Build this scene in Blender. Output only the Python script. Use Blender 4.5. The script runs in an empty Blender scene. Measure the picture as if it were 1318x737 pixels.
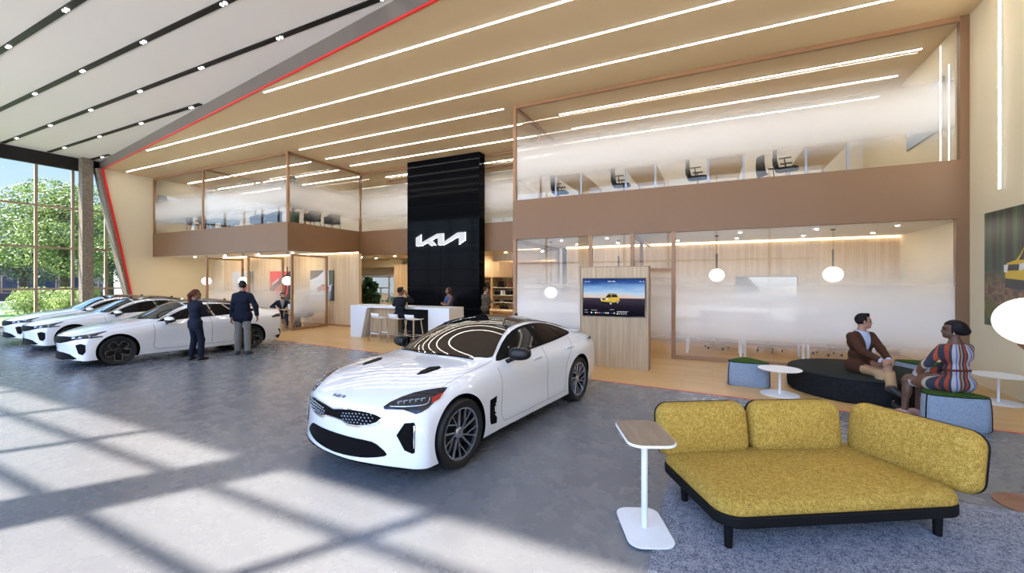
import bpy, bmesh, math, random
import numpy as np
from mathutils import Vector, Matrix, Euler
from mathutils.bvhtree import BVHTree
from mathutils.geometry import delaunay_2d_cdt

SC = bpy.context.scene
COL = SC.collection
R = math.radians
PI = math.pi
random.seed(7)

# ------------------------------------------------------------------ materials
def lin(c):
    if isinstance(c, str):
        c = c.lstrip('#')
        c = [int(c[i:i + 2], 16) / 255 for i in (0, 2, 4)]
        return tuple(((v / 12.92) if v <= .04045 else ((v + .055) / 1.055) ** 2.4) for v in c)
    return tuple(c)

class NT:
    def __init__(s, name):
        s.m = bpy.data.materials.new(name)
        s.m.use_nodes = True
        s.t = s.m.node_tree
        s.t.nodes.clear()
        s.out = s.t.nodes.new('ShaderNodeOutputMaterial')
    def n(s, typ, **kw):
        nd = s.t.nodes.new(typ)
        for k, v in kw.items():
            if k.startswith('i_'):
                key = k[2:]
                key = int(key) if key.isdigit() else key.replace('_', ' ')
                s.set(nd, key, v)
            else:
                setattr(nd, k, v)
        return nd
    def set(s, nd, key, v):
        if isinstance(v, bpy.types.NodeSocket):
            s.t.links.new(v, nd.inputs[key])
        else:
            sock = nd.inputs[key]
            if sock.type == 'RGBA' and len(v) == 3:
                v = (*v, 1)
            sock.default_value = v
    def coords(s, scale=(1, 1, 1), kind='Object', rot=(0, 0, 0)):
        c = s.n('ShaderNodeTexCoord')
        mp = s.n('ShaderNodeMapping', i_Vector=c.outputs[kind], i_Scale=scale, i_Rotation=rot)
        return mp.outputs[0]
    def ramp(s, fac, stops, interp='LINEAR'):
        r = s.n('ShaderNodeValToRGB', i_Fac=fac)
        r.color_ramp.interpolation = interp
        el = r.color_ramp.elements
        el[0].position = stops[0][0]
        el[1].position = stops[-1][0]
        for p, _ in stops[1:-1]:
            el.new(p)
        for e, (p, c) in zip(el, stops):
            c = lin(c) if not isinstance(c, (int, float)) else (c, c, c)
            e.color = (*c[:3], 1)
        return r.outputs[0]
    def math(s, op, a, b=None, clamp=False):
        nd = s.n('ShaderNodeMath', operation=op, use_clamp=clamp)
        s.set(nd, 0, a)
        if b is not None:
            s.set(nd, 1, b)
        return nd.outputs[0]
    def mix(s, f, a, b, mode='MIX'):
        nd = s.n('ShaderNodeMix', data_type='RGBA', blend_type=mode)
        s.set(nd, 0, f)
        s.set(nd, 6, a)
        s.set(nd, 7, b)
        return nd.outputs[2]
    def bsdf(s, **kw):
        b = s.n('ShaderNodeBsdfPrincipled', **kw)
        s.t.links.new(b.outputs[0], s.out.inputs[0])
        return b
    def bump(s, h, strength=.2, dist=.01):
        return s.n('ShaderNodeBump', i_Height=h, i_Strength=strength, i_Distance=dist).outputs[0]

def pm(name, col, rough=.5, metal=0., var=.06, scale=8., coat=0., spec=.5, emit=None, es=0., bump=0., bscale=60., sheen=0.):
    """plain principled material with a slight procedural tone variation"""
    k = NT(name)
    c = lin(col)
    v = k.coords((scale,) * 3)
    nz = k.n('ShaderNodeTexNoise', i_Vector=v, i_Scale=1., i_Detail=3.)
    a = tuple(min(1, x * (1 - var)) for x in c)
    b = tuple(min(1, x * (1 + var)) for x in c)
    colr = k.mix(nz.outputs[0], a, b)
    kw = dict(i_Base_Color=colr, i_Roughness=rough, i_Metallic=metal)
    kw['i_Specular_IOR_Level'] = spec
    bs = k.bsdf(**kw)
    if coat:
        bs.inputs['Coat Weight'].default_value = coat
        bs.inputs['Coat Roughness'].default_value = .03
    if sheen:
        bs.inputs['Sheen Weight'].default_value = sheen
    if emit is not None:
        bs.inputs['Emission Color'].default_value = (*lin(emit), 1)
        bs.inputs['Emission Strength'].default_value = es
    if bump:
        n2 = k.n('ShaderNodeTexNoise', i_Vector=k.coords((bscale,) * 3), i_Scale=1., i_Detail=2.)
        k.set(bs, 'Normal', k.bump(n2.outputs[0], bump, .01))
    return k.m

def emission(name, col, strength):
    k = NT(name)
    e = k.n('ShaderNodeEmission', i_Color=lin(col), i_Strength=strength)
    k.t.links.new(e.outputs[0], k.out.inputs[0])
    return k.m

def wood_mat(name, c1, c2, stretch=(14, 14, .55), rough=.45, bump=.05):
    k = NT(name)
    v = k.coords(stretch)
    n1 = k.n('ShaderNodeTexNoise', i_Vector=v, i_Scale=1., i_Detail=5., i_Roughness=.6)
    n2 = k.n('ShaderNodeTexNoise', i_Vector=k.coords(tuple(x * 5 for x in stretch)), i_Scale=1., i_Detail=2.)
    f = k.math('ADD', k.math('MULTIPLY', n1.outputs[0], .75), k.math('MULTIPLY', n2.outputs[0], .25))
    col = k.ramp(f, [(.36, c1), (.64, c2)])
    bs = k.bsdf(i_Base_Color=col, i_Roughness=rough)
    k.set(bs, 'Normal', k.bump(f, bump, .01))
    return k.m

def slat_mat(name, c1, c2, freq=18.):
    """vertical grooved oak panelling (grooves run along z)"""
    k = NT(name)
    v = k.coords((1, 1, 1))
    sx = k.n('ShaderNodeSeparateXYZ', i_Vector=v)
    xy = k.math('ADD', sx.outputs[0], sx.outputs[1])
    gro = k.math('PINGPONG', k.math('MULTIPLY', xy, freq), .5)
    gm = k.math('SMOOTH_MIN', k.math('MULTIPLY', gro, 8.), 1.)
    n1 = k.n('ShaderNodeTexNoise', i_Vector=k.coords((freq * .8, freq * .8, .5)), i_Scale=1., i_Detail=4.)
    col = k.ramp(n1.outputs[0], [(.3, c1), (.7, c2)])
    bs = k.bsdf(i_Base_Color=col, i_Roughness=.5)
    k.set(bs, 'Normal', k.bump(gm, .5, .02))
    return k.m

def glass_mat(name, zlo=None, zhi=None, stops=None, refl=1., tint=(1, 1, 1)):
    """thin clear glass; optional white dot-gradient print between zlo and zhi (object z)"""
    k = NT(name)
    fr = k.n('ShaderNodeFresnel', i_IOR=1.5)
    gl = k.n('ShaderNodeBsdfGlossy', i_Color=(1, 1, 1), i_Roughness=.0)
    tr = k.n('ShaderNodeBsdfTransparent', i_Color=tint)
    if refl:
        mx = k.n('ShaderNodeMixShader', i_0=k.math('MULTIPLY', fr.outputs[0], refl))
        k.t.links.new(tr.outputs[0], mx.inputs[1])
        k.t.links.new(gl.outputs[0], mx.inputs[2])
        res = mx.outputs[0]
    else:
        res = tr.outputs[0]
    if stops:
        z = k.n('ShaderNodeSeparateXYZ', i_Vector=k.coords()).outputs[2]
        f = k.n('ShaderNodeMapRange', i_Value=z)
        f.inputs[1].default_value = zlo
        f.inputs[2].default_value = zhi
        # the print is laminated in three layers: each takes a third of the density
        fac = k.ramp(f.outputs[0], [(p, 1 - (1 - v) ** (1 / 3)) for p, v in stops], 'B_SPLINE')
        df = k.n('ShaderNodeBsdfDiffuse', i_Color=(.97, .97, .97))
        tl = k.n('ShaderNodeBsdfTranslucent', i_Color=(.97, .97, .97))
        md = k.n('ShaderNodeMixShader', i_0=.45)
        k.t.links.new(df.outputs[0], md.inputs[1])
        k.t.links.new(tl.outputs[0], md.inputs[2])
        m2 = k.n('ShaderNodeMixShader', i_0=fac)
        k.t.links.new(res, m2.inputs[1])
        k.t.links.new(md.outputs[0], m2.inputs[2])
        res = m2.outputs[0]
    k.t.links.new(res, k.out.inputs[0])
    return k.m

# ------------------------------------------------------------------ mesh builder
class MB:
    def __init__(s):
        s.v = []
        s.f = []
        s.mi = []
        s.cur = 0
    def add(s, verts, faces):
        o = len(s.v)
        s.v += [tuple(p) for p in verts]
        s.f += [tuple(o + i for i in f) for f in faces]
        s.mi += [s.cur] * len(faces)
        return s
    def box(s, x0, x1, y0, y1, z0, z1, M=None):
        v = [(x, y, z) for z in (z0, z1) for y in (y0, y1) for x in (x0, x1)]
        if M is not None:
            v = [M @ Vector(p) for p in v]
        return s.add(v, [(0, 2, 3, 1), (4, 5, 7, 6), (0, 1, 5, 4), (2, 6, 7, 3), (0, 4, 6, 2), (1, 3, 7, 5)])
    def bar(s, p0, p1, w, h, up=(0, 0, 1)):
        """rectangular bar from p0 to p1 (w sideways, h along up)"""
        p0, p1 = Vector(p0), Vector(p1)
        d = (p1 - p0).normalized()
        u = Vector(up)
        if abs(d.dot(u)) > .99:
            u = Vector((0, 0, 1)) if abs(d.z) < .9 else Vector((0, 1, 0))
        sd = d.cross(u).normalized()
        u = sd.cross(d).normalized()
        v = [p + sd * a * w / 2 + u * b * h / 2 for p in (p0, p1) for a, b in ((-1, -1), (1, -1), (1, 1), (-1, 1))]
        return s.add(v, [(0, 3, 2, 1), (4, 5, 6, 7), (0, 1, 5, 4), (1, 2, 6, 5), (2, 3, 7, 6), (3, 0, 4, 7)])
    def tube(s, pts, r, n=10, caps=True, closed=False):
        pts = [Vector(p) for p in pts]
        m = len(pts)
        rs = r if isinstance(r, (list, tuple)) else [r] * m
        ref = None
        vs = []
        for i, p in enumerate(pts):
            if closed:
                d = pts[(i + 1) % m] - pts[i - 1]
            else:
                d = pts[min(i + 1, m - 1)] - pts[max(i - 1, 0)]
            d = d.normalized() if d.length > 1e-9 else Vector((0, 0, 1))
            if ref is None:
                ref = Vector((0, 0, 1)) if abs(d.z) < .9 else Vector((1, 0, 0))
            a = d.cross(ref).normalized()
            b = a.cross(d).normalized()
            ref = b
            vs += [p + (a * math.cos(t) + b * math.sin(t)) * rs[i] for t in [2 * PI * j / n for j in range(n)]]
        fs = []
        for i in range(m if closed else m - 1):
            for j in range(n):
                a0, a1 = i * n + j, i * n + (j + 1) % n
                b0, b1 = ((i + 1) % m) * n + j, ((i + 1) % m) * n + (j + 1) % n
                fs.append((a0, a1, b1, b0))
        if caps and not closed:
            fs.append(tuple(range(n - 1, -1, -1)))
            fs.append(tuple((m - 1) * n + j for j in range(n)))
        return s.add(vs, fs)
    def cyl(s, p0, p1, r0, r1=None, n=20):
        return s.tube([p0, p1], [r0, r0 if r1 is None else r1], n)
    def lathe(s, prof, n=32, c=(0, 0, 0), axis='z', M=None, sx=1., sy=1., caps=True):
        """prof: list of (r, h)"""
        vs, fs = [], []
        for (r, h) in prof:
            for j in range(n):
                t = 2 * PI * j / n
                p = (r * math.cos(t) * sx, r * math.sin(t) * sy, h)
                if axis == 'y':
                    p = (p[0], h, p[1])
                elif axis == 'x':
                    p = (h, p[0], p[1])
                p = Vector(p) + Vector(c)
                vs.append(M @ p if M is not None else p)
        m = len(prof)
        for i in range(m - 1):
            for j in range(n):
                fs.append((i * n + j, i * n + (j + 1) % n, (i + 1) * n + (j + 1) % n, (i + 1) * n + j))
        if caps and prof[0][0] > 1e-6:
            fs.append(tuple(range(n - 1, -1, -1)))
        if caps and prof[-1][0] > 1e-6:
            fs.append(tuple((m - 1) * n + j for j in range(n)))
        return s.add(vs, fs)
    def ell(s, c, r, n=20, m=12, M=None):
        vs, fs = [], []
        for i in range(m + 1):
            a = PI * i / m
            for j in range(n):
                t = 2 * PI * j / n
                p = Vector((c[0] + r[0] * math.sin(a) * math.cos(t), c[1] + r[1] * math.sin(a) * math.sin(t), c[2] + r[2] * math.cos(a)))
                vs.append(M @ p if M is not None else p)
        for i in range(m):
            for j in range(n):
                fs.append((i * n + j, (i + 1) * n + j, (i + 1) * n + (j + 1) % n, i * n + (j + 1) % n))
        return s.add(vs, fs)
    def prism(s, poly, z0, z1, f=None):
        """poly: 2-D loop (ccw); f maps (u,v,h) to a point"""
        if f is None:
            f = lambda u, v, h: (u, v, h)
        n = len(poly)
        vs = [f(u, v, z0) for u, v in poly] + [f(u, v, z1) for u, v in poly]
        fs = [tuple(range(n - 1, -1, -1)), tuple(range(n, 2 * n))]
        fs += [(i, (i + 1) % n, n + (i + 1) % n, n + i) for i in range(n)]
        return s.add(vs, fs)
    def build(s, name, mat, parent=None, smooth=None, bevel=0., seg=2, subsurf=0, weld=False, M=None, kind=None):
        me = bpy.data.meshes.new(name)
        v = s.v if M is None else [tuple(M @ Vector(p)) for p in s.v]
        me.from_pydata(v, [], s.f)
        mats = mat if isinstance(mat, (list, tuple)) else [mat]
        for m_ in mats:
            me.materials.append(m_)
        if len(mats) > 1:
            me.polygons.foreach_set('material_index', s.mi)
        bm = bmesh.new()
        bm.from_mesh(me)
        if weld:
            bmesh.ops.remove_doubles(bm, verts=bm.verts, dist=1e-5)
        bmesh.ops.recalc_face_normals(bm, faces=bm.faces)
        bm.to_mesh(me)
        bm.free()
        o = bpy.data.objects.new(name, me)
        COL.objects.link(o)
        if parent is not None:
            o.parent = parent
        if bevel:
            b = o.modifiers.new('Bevel', 'BEVEL')
            b.width = bevel
            b.segments = seg
            b.limit_method = 'ANGLE'
            b.angle_limit = R(40)
        if subsurf:
            b = o.modifiers.new('Subsurf', 'SUBSURF')
            b.levels = b.render_levels = subsurf
        if smooth is not None or subsurf or bevel:
            me.polygons.foreach_set('use_smooth', [True] * len(me.polygons))
            if not subsurf:
                me.set_sharp_from_angle(angle=R(40 if smooth is None else smooth))
        if kind:
            o['kind'] = kind
        return o

def tag(o, label, cat, group=None, kind=None):
    o['label'] = label
    o['category'] = cat
    if group:
        o['group'] = group
    if kind:
        o['kind'] = kind
    return o

def thing(name, label, cat, loc=(0, 0, 0), rz=0., group=None):
    o = bpy.data.objects.new(name, None)
    COL.objects.link(o)
    o.location = loc
    o.rotation_euler = (0, 0, rz)
    o.empty_display_size = .2
    return tag(o, label, cat, group)

def structure(name, loc=(0, 0, 0)):
    o = bpy.data.objects.new(name, None)
    COL.objects.link(o)
    o.location = loc
    o['kind'] = 'structure'
    return o

def dup(root, loc=None, rz=None, label=None, group=None):
    def rec(o, par):
        c = o.copy()
        COL.objects.link(c)
        if par is not None:
            c.parent = par
        for ch in list(o.children):
            rec(ch, c)
        return c
    r = rec(root, None)
    if loc is not None:
        r.location = loc
    if rz is not None:
        r.rotation_euler = (0, 0, rz)
    if label:
        r['label'] = label
    if group:
        r['group'] = group
    return r

def rrect(w, h, r, n=6, cx=0., cy=0.):
    """rounded rectangle loop"""
    out = []
    for (sx, sy, a0) in ((1, -1, -90), (1, 1, 0), (-1, 1, 90), (-1, -1, 180)):
        for i in range(n + 1):
            a = R(a0 + 90 * i / n)
            out.append((cx + sx * (w / 2 - r) + r * math.cos(a), cy + sy * (h / 2 - r) + r * math.sin(a)))
    return out

def catmull(pts, n=6, closed=False):
    pts = [Vector(p) for p in pts]
    m = len(pts)
    out = []
    for i in range(m if closed else m - 1):
        if closed:
            p0, p1, p2, p3 = pts[i - 1], pts[i], pts[(i + 1) % m], pts[(i + 2) % m]
        else:
            p0, p1, p2, p3 = pts[max(i - 1, 0)], pts[i], pts[i + 1], pts[min(i + 2, m - 1)]
        for j in range(n):
            t = j / n
            out.append(.5 * ((2 * p1) + (p2 - p0) * t + (2 * p0 - 5 * p1 + 4 * p2 - p3) * t * t + (3 * p1 - p0 - 3 * p2 + p3) * t ** 3))
    if not closed:
        out.append(pts[-1])
    return out
M = {}
M['white_paint'] = pm('white_ceiling_paint', (.66, .635, .61), .7, var=.02, scale=.5)
M['tan_ceiling'] = pm('tan_ceiling_panel', (.54, .405, .235), .6, var=.03, scale=.7)
M['cream'] = pm('cream_wall_paint', (.75, .67, .49), .7, var=.02, scale=.5)
M['cream_light'] = pm('pale_wall_paint', (.78, .74, .66), .7, var=.02, scale=.5)
M['bronze_slab'] = pm('terracotta_bronze_cladding', (.205, .114, .059), .48, var=.05, scale=1.2)
M['bronze'] = pm('bronze_frame', (.31, .165, .085), .4, var=.08, scale=6)
M['red'] = pm('red_edge', (.75, .02, .02), .4, emit=(1, .03, .03), es=.0)
M['fascia'] = pm('grey_fascia', (.16, .14, .125), .6, var=.12, scale=3)
M['black'] = pm('matt_black', (.008, .008, .009), .5, spec=.2)
M['black_beam'] = pm('black_beam', (.004, .004, .004), .6)
M['alu'] = pm('mullion_metal', (.34, .27, .19), .4, metal=.2)
M['concrete_col'] = None
M['glass'] = glass_mat('clear_glass')
M['glass_out'] = glass_mat('window_glass', refl=.7)
M['frost_up'] = glass_mat('gradient_printed_glass_upper', 4.1, 6.7, [(0., 0.), (.05, .0), (.10, .015), (.16, .12), (.24, .55), (.34, .95), (.48, .96), (.57, .66), (.65, .24), (.74, .05), (.83, 0.), (1., 0.)], refl=1.)
M['frost_low'] = glass_mat('gradient_printed_glass_lower', 0., 3., [(0., 0.), (.04, .0), (.09, .06), (.15, .30), (.23, .88), (.36, .95), (.47, .88), (.58, .58), (.70, .24), (.82, .07), (1., .01)], refl=1.2)
M['frost_screen'] = glass_mat('gradient_printed_glass_screen', 0., 2.9, [(0., 0.), (.06, .02), (.13, .22), (.25, .74), (.40, .80), (.50, .56), (.60, .24), (.70, .07), (.82, 0.), (1., 0.)], refl=.8)
M['frost_up_film'] = glass_mat('gradient_printed_glass_upper_film', 4.1, 6.7, [(0., 0.), (.05, .0), (.10, .015), (.16, .12), (.24, .55), (.34, .95), (.48, .96), (.57, .66), (.65, .24), (.74, .05), (.83, 0.), (1., 0.)], refl=0.)
M['frost_low_film'] = glass_mat('gradient_printed_glass_lower_film', 0., 3., [(0., 0.), (.04, .0), (.09, .06), (.15, .30), (.23, .88), (.36, .95), (.47, .88), (.58, .58), (.70, .24), (.82, .07), (1., .01)], refl=0.)
M['frost_screen_film'] = glass_mat('gradient_printed_glass_screen_film', 0., 2.9, [(0., 0.), (.06, .02), (.13, .22), (.25, .74), (.40, .80), (.50, .56), (.60, .24), (.70, .07), (.82, 0.), (1., 0.)], refl=0.)
M['strip'] = emission('light_strip', (1., .94, .84), 34.)
M['strip_soft'] = emission('soft_light_strip', (1., .94, .84), 7.)
M['lamp_glow'] = emission('globe_glow', (1., .95, .88), 3.0)
M['cove'] = emission('cove_light', (1., .80, .50), 8.)
M['spot'] = emission('spot_glow', (1., .97, .92), 6.)
M['white_plastic'] = pm('white_plastic', (.80, .80, .80), .35)
M['white_metal'] = pm('white_metal', (.80, .81, .83), .35)
M['chrome'] = pm('chrome', (.75, .76, .78), .12, metal=1., var=.01)
M['screen_black'] = pm('screen_black', (.006, .006, .008), .12)
M['oak_slat'] = slat_mat('oak_grooved_panel', (.52, .37, .21), (.68, .51, .32))
M['oak_pale'] = wood_mat('pale_streaked_oak', (.37, .265, .165), (.57, .415, .25), (16, 16, .45))
M['oak'] = wood_mat('oak', (.46, .31, .16), (.62, .45, .26))
M['oak_x'] = wood_mat('oak_table_top', (.20, .14, .095), (.33, .24, .16), (3, 26, 26), .4)
M['leg_wood'] = wood_mat('ash_leg', (.38, .27, .15), (.50, .36, .21))
M['tower'] = pm('black_glass_cladding', (.003, .0035, .005), .08, var=.0, spec=.035)
M['stone_white'] = pm('white_solid_surface', (.74, .76, .80), .3, var=.03, scale=30)

def floor_concrete():
    k = NT('polished_concrete')
    v = k.coords()
    n1 = k.n('ShaderNodeTexNoise', i_Vector=v, i_Scale=.55, i_Detail=6., i_Roughness=.62)
    n2 = k.n('ShaderNodeTexNoise', i_Vector=v, i_Scale=3.2, i_Detail=8., i_Roughness=.68)
    n3 = k.n('ShaderNodeTexVoronoi', i_Vector=v, i_Scale=.9, feature='DISTANCE_TO_EDGE')
    n4 = k.n('ShaderNodeTexNoise', i_Vector=v, i_Scale=9., i_Detail=6., i_Roughness=.75)
    f = k.math('ADD', k.math('MULTIPLY', n1.outputs[0], .5), k.math('MULTIPLY', n2.outputs[0], .5))
    col = k.ramp(f, [(.28, (.150, .152, .166)), (.52, (.170, .172, .184)), (.74, (.196, .196, .203))])
    dk = k.ramp(n4.outputs[0], [(.60, 0.), (.70, .45)])
    n5 = k.n('ShaderNodeTexNoise', i_Vector=v, i_Scale=1.3, i_Detail=4.)
    patch = k.math('MULTIPLY', dk, k.ramp(n5.outputs[0], [(.52, 0.), (.62, 1.)]))
    col = k.mix(patch, col, (.15, .147, .145))
    rg = k.ramp(n2.outputs[0], [(.3, .20), (.7, .34)])
    bs = k.bsdf(i_Base_Color=col, i_Roughness=rg)
    bs.inputs['Specular IOR Level'].default_value = .5
    k.set(bs, 'Normal', k.bump(n2.outputs[0], .02, .01))
    return k.m
M['concrete'] = floor_concrete()

def floor_planks():
    k = NT('oak_plank_floor')
    v = k.coords()
    br = k.n('ShaderNodeTexBrick', i_Vector=v, i_Scale=1., i_Color1=(.42, .42, .42), i_Color2=(.60, .60, .60), i_Mortar=(.0, .0, .0))
    br.inputs['Mortar Size'].default_value = .0025
    br.inputs['Brick Width'].default_value = 1.35
    br.inputs['Row Height'].default_value = .15
    br.offset = .37
    br.inputs['Bias'].default_value = 0.
    n1 = k.n('ShaderNodeTexNoise', i_Vector=k.coords((1.2, 22, 1)), i_Scale=1., i_Detail=5., i_Roughness=.6)
    f = k.math('ADD', k.math('MULTIPLY', br.outputs[0], .8), k.math('MULTIPLY', n1.outputs[0], .4))
    col = k.ramp(f, [(.40, (.44, .26, .095)), (.60, (.57, .355, .14)), (.76, (.66, .44, .19))])
    col = k.mix(k.math('MULTIPLY', br.outputs[1], .7), col, (.25, .15, .07))
    k.bsdf(i_Base_Color=col, i_Roughness=.32)
    return k.m
M['planks'] = floor_planks()

def column_mat():
    k = NT('rough_concrete_column')
    n = k.n('ShaderNodeTexNoise', i_Vector=k.coords((14,) * 3), i_Scale=1., i_Detail=6., i_Roughness=.7)
    col = k.ramp(n.outputs[0], [(.3, (.13, .11, .085)), (.7, (.33, .29, .235))])
    bs = k.bsdf(i_Base_Color=col, i_Roughness=.8)
    k.set(bs, 'Normal', k.bump(n.outputs[0], .3, .01))
    return k.m
M['column'] = column_mat()
# ------------------------------------------------------------------ the building
XL, XR = -24.3, 4.3          # tan volume: inner faces of its side walls
XG = -25.07                  # west glazing
YS = -.60                    # south glazing, behind the camera
YF = 10.65                   # face of the two mezzanine volumes
YI = 14.3                    # face of the recessed middle part
YB = 13.85                   # rear wall of the room under the east mezzanine
YEND = 19.
ZT, ZW = 6.8, 7.2            # tan and white ceiling
Z1, Z2 = 3.02, 4.12          # mezzanine soffit / top of its parapet band
redy_c = lambda x: 5.46 - .139 * x      # red edge on the ceiling
redy_f = lambda x: 7.54 - .0876 * x     # red edge on the floor

def slab(name, boxes, mat, parent=None, bevel=0.):
    b = MB()
    for q in boxes:
        b.box(*q)
    o = b.build(name, mat, parent, bevel=bevel)
    if parent is None:
        o['kind'] = 'structure'
    return o

# floors: concrete up to the red line, oak planks beyond (tops flush at z = 0)
xa, xb = XG - .2, XR + .2
b = MB()
b.prism([(xa, YS - .2), (xb, YS - .2), (xb, redy_f(xb)), (xa, redy_f(xa))], -.2, 0)
b.build('floor', M['concrete'], kind='structure')
b = MB()
b.prism([(xa, redy_f(xa) + .022), (xb, redy_f(xb) + .022), (xb, YEND + .5), (xa, YEND + .5)], -.2, 0)
b.build('floor_planks', M['planks'], kind='structure')
b = MB()
b.prism([(xa, redy_f(xa)), (xb, redy_f(xb)), (xb, redy_f(xb) + .022), (xa, redy_f(xa) + .022)], -.2, .004)
b.build('trim_1', M['red'], kind='structure')

# ceilings
b = MB()
b.prism([(xa, YS - .2), (xb, YS - .2), (xb, redy_c(xb)), (xa, redy_c(xa))], ZW, ZW + .3)
b.build('ceiling', M['white_paint'], kind='structure')
b = MB()
b.prism([(XL - .15, redy_c(XL - .15)), (xb, redy_c(xb)), (xb, YEND + .5), (XL - .15, YEND + .5)], ZT, ZT + .25)
b.build('ceiling_tan', M['tan_ceiling'], kind='structure')
b = MB()   # grey fascia between the two ceilings
for x0, x1 in ((xa, xb),):
    b.prism([(x0, redy_c(x0) - .012), (x1, redy_c(x1) - .012), (x1, redy_c(x1)), (x0, redy_c(x0))], ZT - .002, ZW)
b.build('trim_2', M['fascia'], kind='structure')
# red portal edge: along the ceiling and down the leading edge of the west wall
b = MB()
b.bar((XL - .15, redy_c(XL - .15) - .03, ZT - .02), (xb, redy_c(xb) - .03, ZT - .012), .035, .04)
b.bar((XL - .02, redy_c(XL) - .03, ZT + .02), (XL - .02, 10.05, 0), .16, .05, up=(0, 1, 0))
b.build('trim_3', M['red'], kind='structure')

# side walls of the tan volume; the west one has a leaning front edge
b = MB()
b.prism([(redy_c(XL), ZT), (10.07, 0), (YEND, 0), (YEND, ZT)], XL - .15, XL, f=lambda u, v, h: (h, u, v))
b.build('wall_west', M['cream'], kind='structure')
b = MB()
b.prism([(redy_c(XL) - .02, ZT + .02), (10.06, 0), (9.92, 0), (redy_c(XL) - .18, ZT + .02)], XL - .5, XL - .05, f=lambda u, v, h: (h, u, v))
b.build('trim_4', M['column'], kind='structure')
slab('wall_east', [(XR, XR + .2, YS - .2, YEND + .5, 0, ZW)], M['cream'])
slab('wall_north', [(xa, -19.3, YEND, YEND + .2, 0, ZT), (-16.6, xb, YEND, YEND + .2, 0, ZT), (-19.3, -16.6, YEND, YEND + .2, 2.15, ZT)], M['cream_light'])
slab('wall_west_rear', [(XG - .12, XG + .08, 10.9, YEND, 0, ZW)], M['cream_light'])

# mezzanine bands (floor slab + parapet) and their soffits
def band(name, x0, x1, y0, y1):
    return slab(name, [(x0, x1, y0, y1, Z1, Z2)], M['bronze_slab'])
band('floor_mezzanine_east_band', -5.08, XR, YF, YF + .12)
slab('floor_mezzanine_east', [(-4.96, XR, YF + .12, YEND, Z1, 4.10)], M['cream_light'])
slab('wall_mezzanine_east_side', [(-5.08, -4.96, YF + .12, YI - .005, Z1, Z2)], M['bronze_slab'])
slab('floor_mezzanine_west_band', [(XL, -14.6, YF, YF + .12, Z1, Z2), (-14.72, -14.6, YF + .12, YI, Z1, Z2)], M['bronze_slab'])
slab('floor_mezzanine_west', [(XL, -14.72, YF + .12, YEND, Z1, 4.10)], M['cream_light'])
slab('floor_mezzanine_middle', [(-14.6, -4.96, YI, YI + .12, Z1, Z2)], M['bronze_slab'])
slab('ceiling_soffit_middle', [(-14.6, -4.96, YI + .12, YEND, Z1, 4.10)], M['cream'])

# bronze frame bars standing on / in the bands
def frame(name, bars, w=.09):
    b = MB()
    for p, q in bars:
        b.bar(p, q, w, w, up=(0, 1, 0))
    return b.build(name, M['bronze'], None, kind='structure')
win_n = [0]
def films(q, gmat, par):
    """the printed interlayers of a gradient pane, 5 and 10 mm behind its face"""
    fm = M.get({M['frost_up']: 'frost_up_film', M['frost_low']: 'frost_low_film', M['frost_screen']: 'frost_screen_film'}.get(gmat, ''))
    if fm is None:
        return
    p = [Vector(v) for v in q[0]]
    n = (p[1] - p[0]).cross(p[2] - p[0]).normalized()
    if n.y < 0 or n.x < 0:
        n = -n
    for d in (.005, .010):
        MB().add([v + n * d for v in p], q[1]).build('printed_film', fm, par)
def window(bars, panes, gmat, w=.09, name=None, framemat=None, thick=.012):
    """one glazed front: frame bars + panes (x0,x1,y0,y1,z0,z1 thin boxes)"""
    win_n[0] += 1
    s = structure(name or 'window_%d' % win_n[0])
    b = MB()
    for p, q in bars:
        v_ = w if abs(p[2] - q[2]) > .01 else w * .93
        b.bar(p, q, v_, v_, up=(0, 1, 0))
    if bars:
        b.build('frame', framemat or M['bronze'], s)
    for q in panes:
        g = MB()
        g.add(*q)
        g.build('glass_pane', gmat, s)
        films(q, gmat, s)
    return s
def paneY(x0, x1, y, z0, z1):
    return ([(x0, y, z0), (x1, y, z0), (x1, y, z1), (x0, y, z1)], [(0, 1, 2, 3)])
def paneX(x, y0, y1, z0, z1):
    return ([(x, y0, z0), (x, y1, z0), (x, y1, z1), (x, y0, z1)], [(0, 1, 2, 3)])

ZB = ZT - .045
# upper east front and its west return
window([((-5.035, YF + .05, Z2), (-5.035, YF + .05, ZT)), ((-4.98, YF + .05, ZB), (XR, YF + .05, ZB)), ((-5.035, YF + .05, ZB), (-5.035, YI, ZB)),
        ((-5.035, YI, Z2), (-5.035, YI, ZT)), ((-5.035, 12.6, Z2), (-5.035, 12.6, ZB))],
       [paneY(-4.99, 4.12, YF + .05, Z2, ZB - .045), paneX(-5.035, YF + .1, 12.55, Z2, ZB - .045), paneX(-5.035, 12.65, YI, Z2, ZB - .045)], M['frost_up'])
# upper west front, side and middle recess
window([((XL + .045, YF + .05, Z2), (XL + .045, YF + .05, ZT)), ((XL, YF + .05, ZB), (-14.6, YF + .05, ZB)),
        ((-14.645, YF + .05, Z2), (-14.645, YF + .05, ZT)), ((-20.2, YF + .05, Z2), (-20.2, YF + .05, ZT)),
        ((-14.645, YF + .05, ZB), (-14.645, YI, ZB)), ((-14.645, YI + .05, Z2), (-14.645, YI + .05, ZT))],
       [paneY(XL + .09, -20.25, YF + .05, Z2, ZB - .045), paneY(-20.15, -14.69, YF + .05, Z2, ZB - .045), paneX(-14.645, YF + .1, YI, Z2, ZB - .045)], M['frost_up'])
window([((-14.6, YI + .05, ZB), (-5.08, YI + .05, ZB)), ((-6.2, 16., Z2), (-6.2, 16., ZB)), ((-14.6, 16., ZB), (-5.08, 16., ZB))],
       [paneY(-14.6, -5.08, YI + .05, Z2, ZB - .045)], M['frost_up'])
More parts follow.
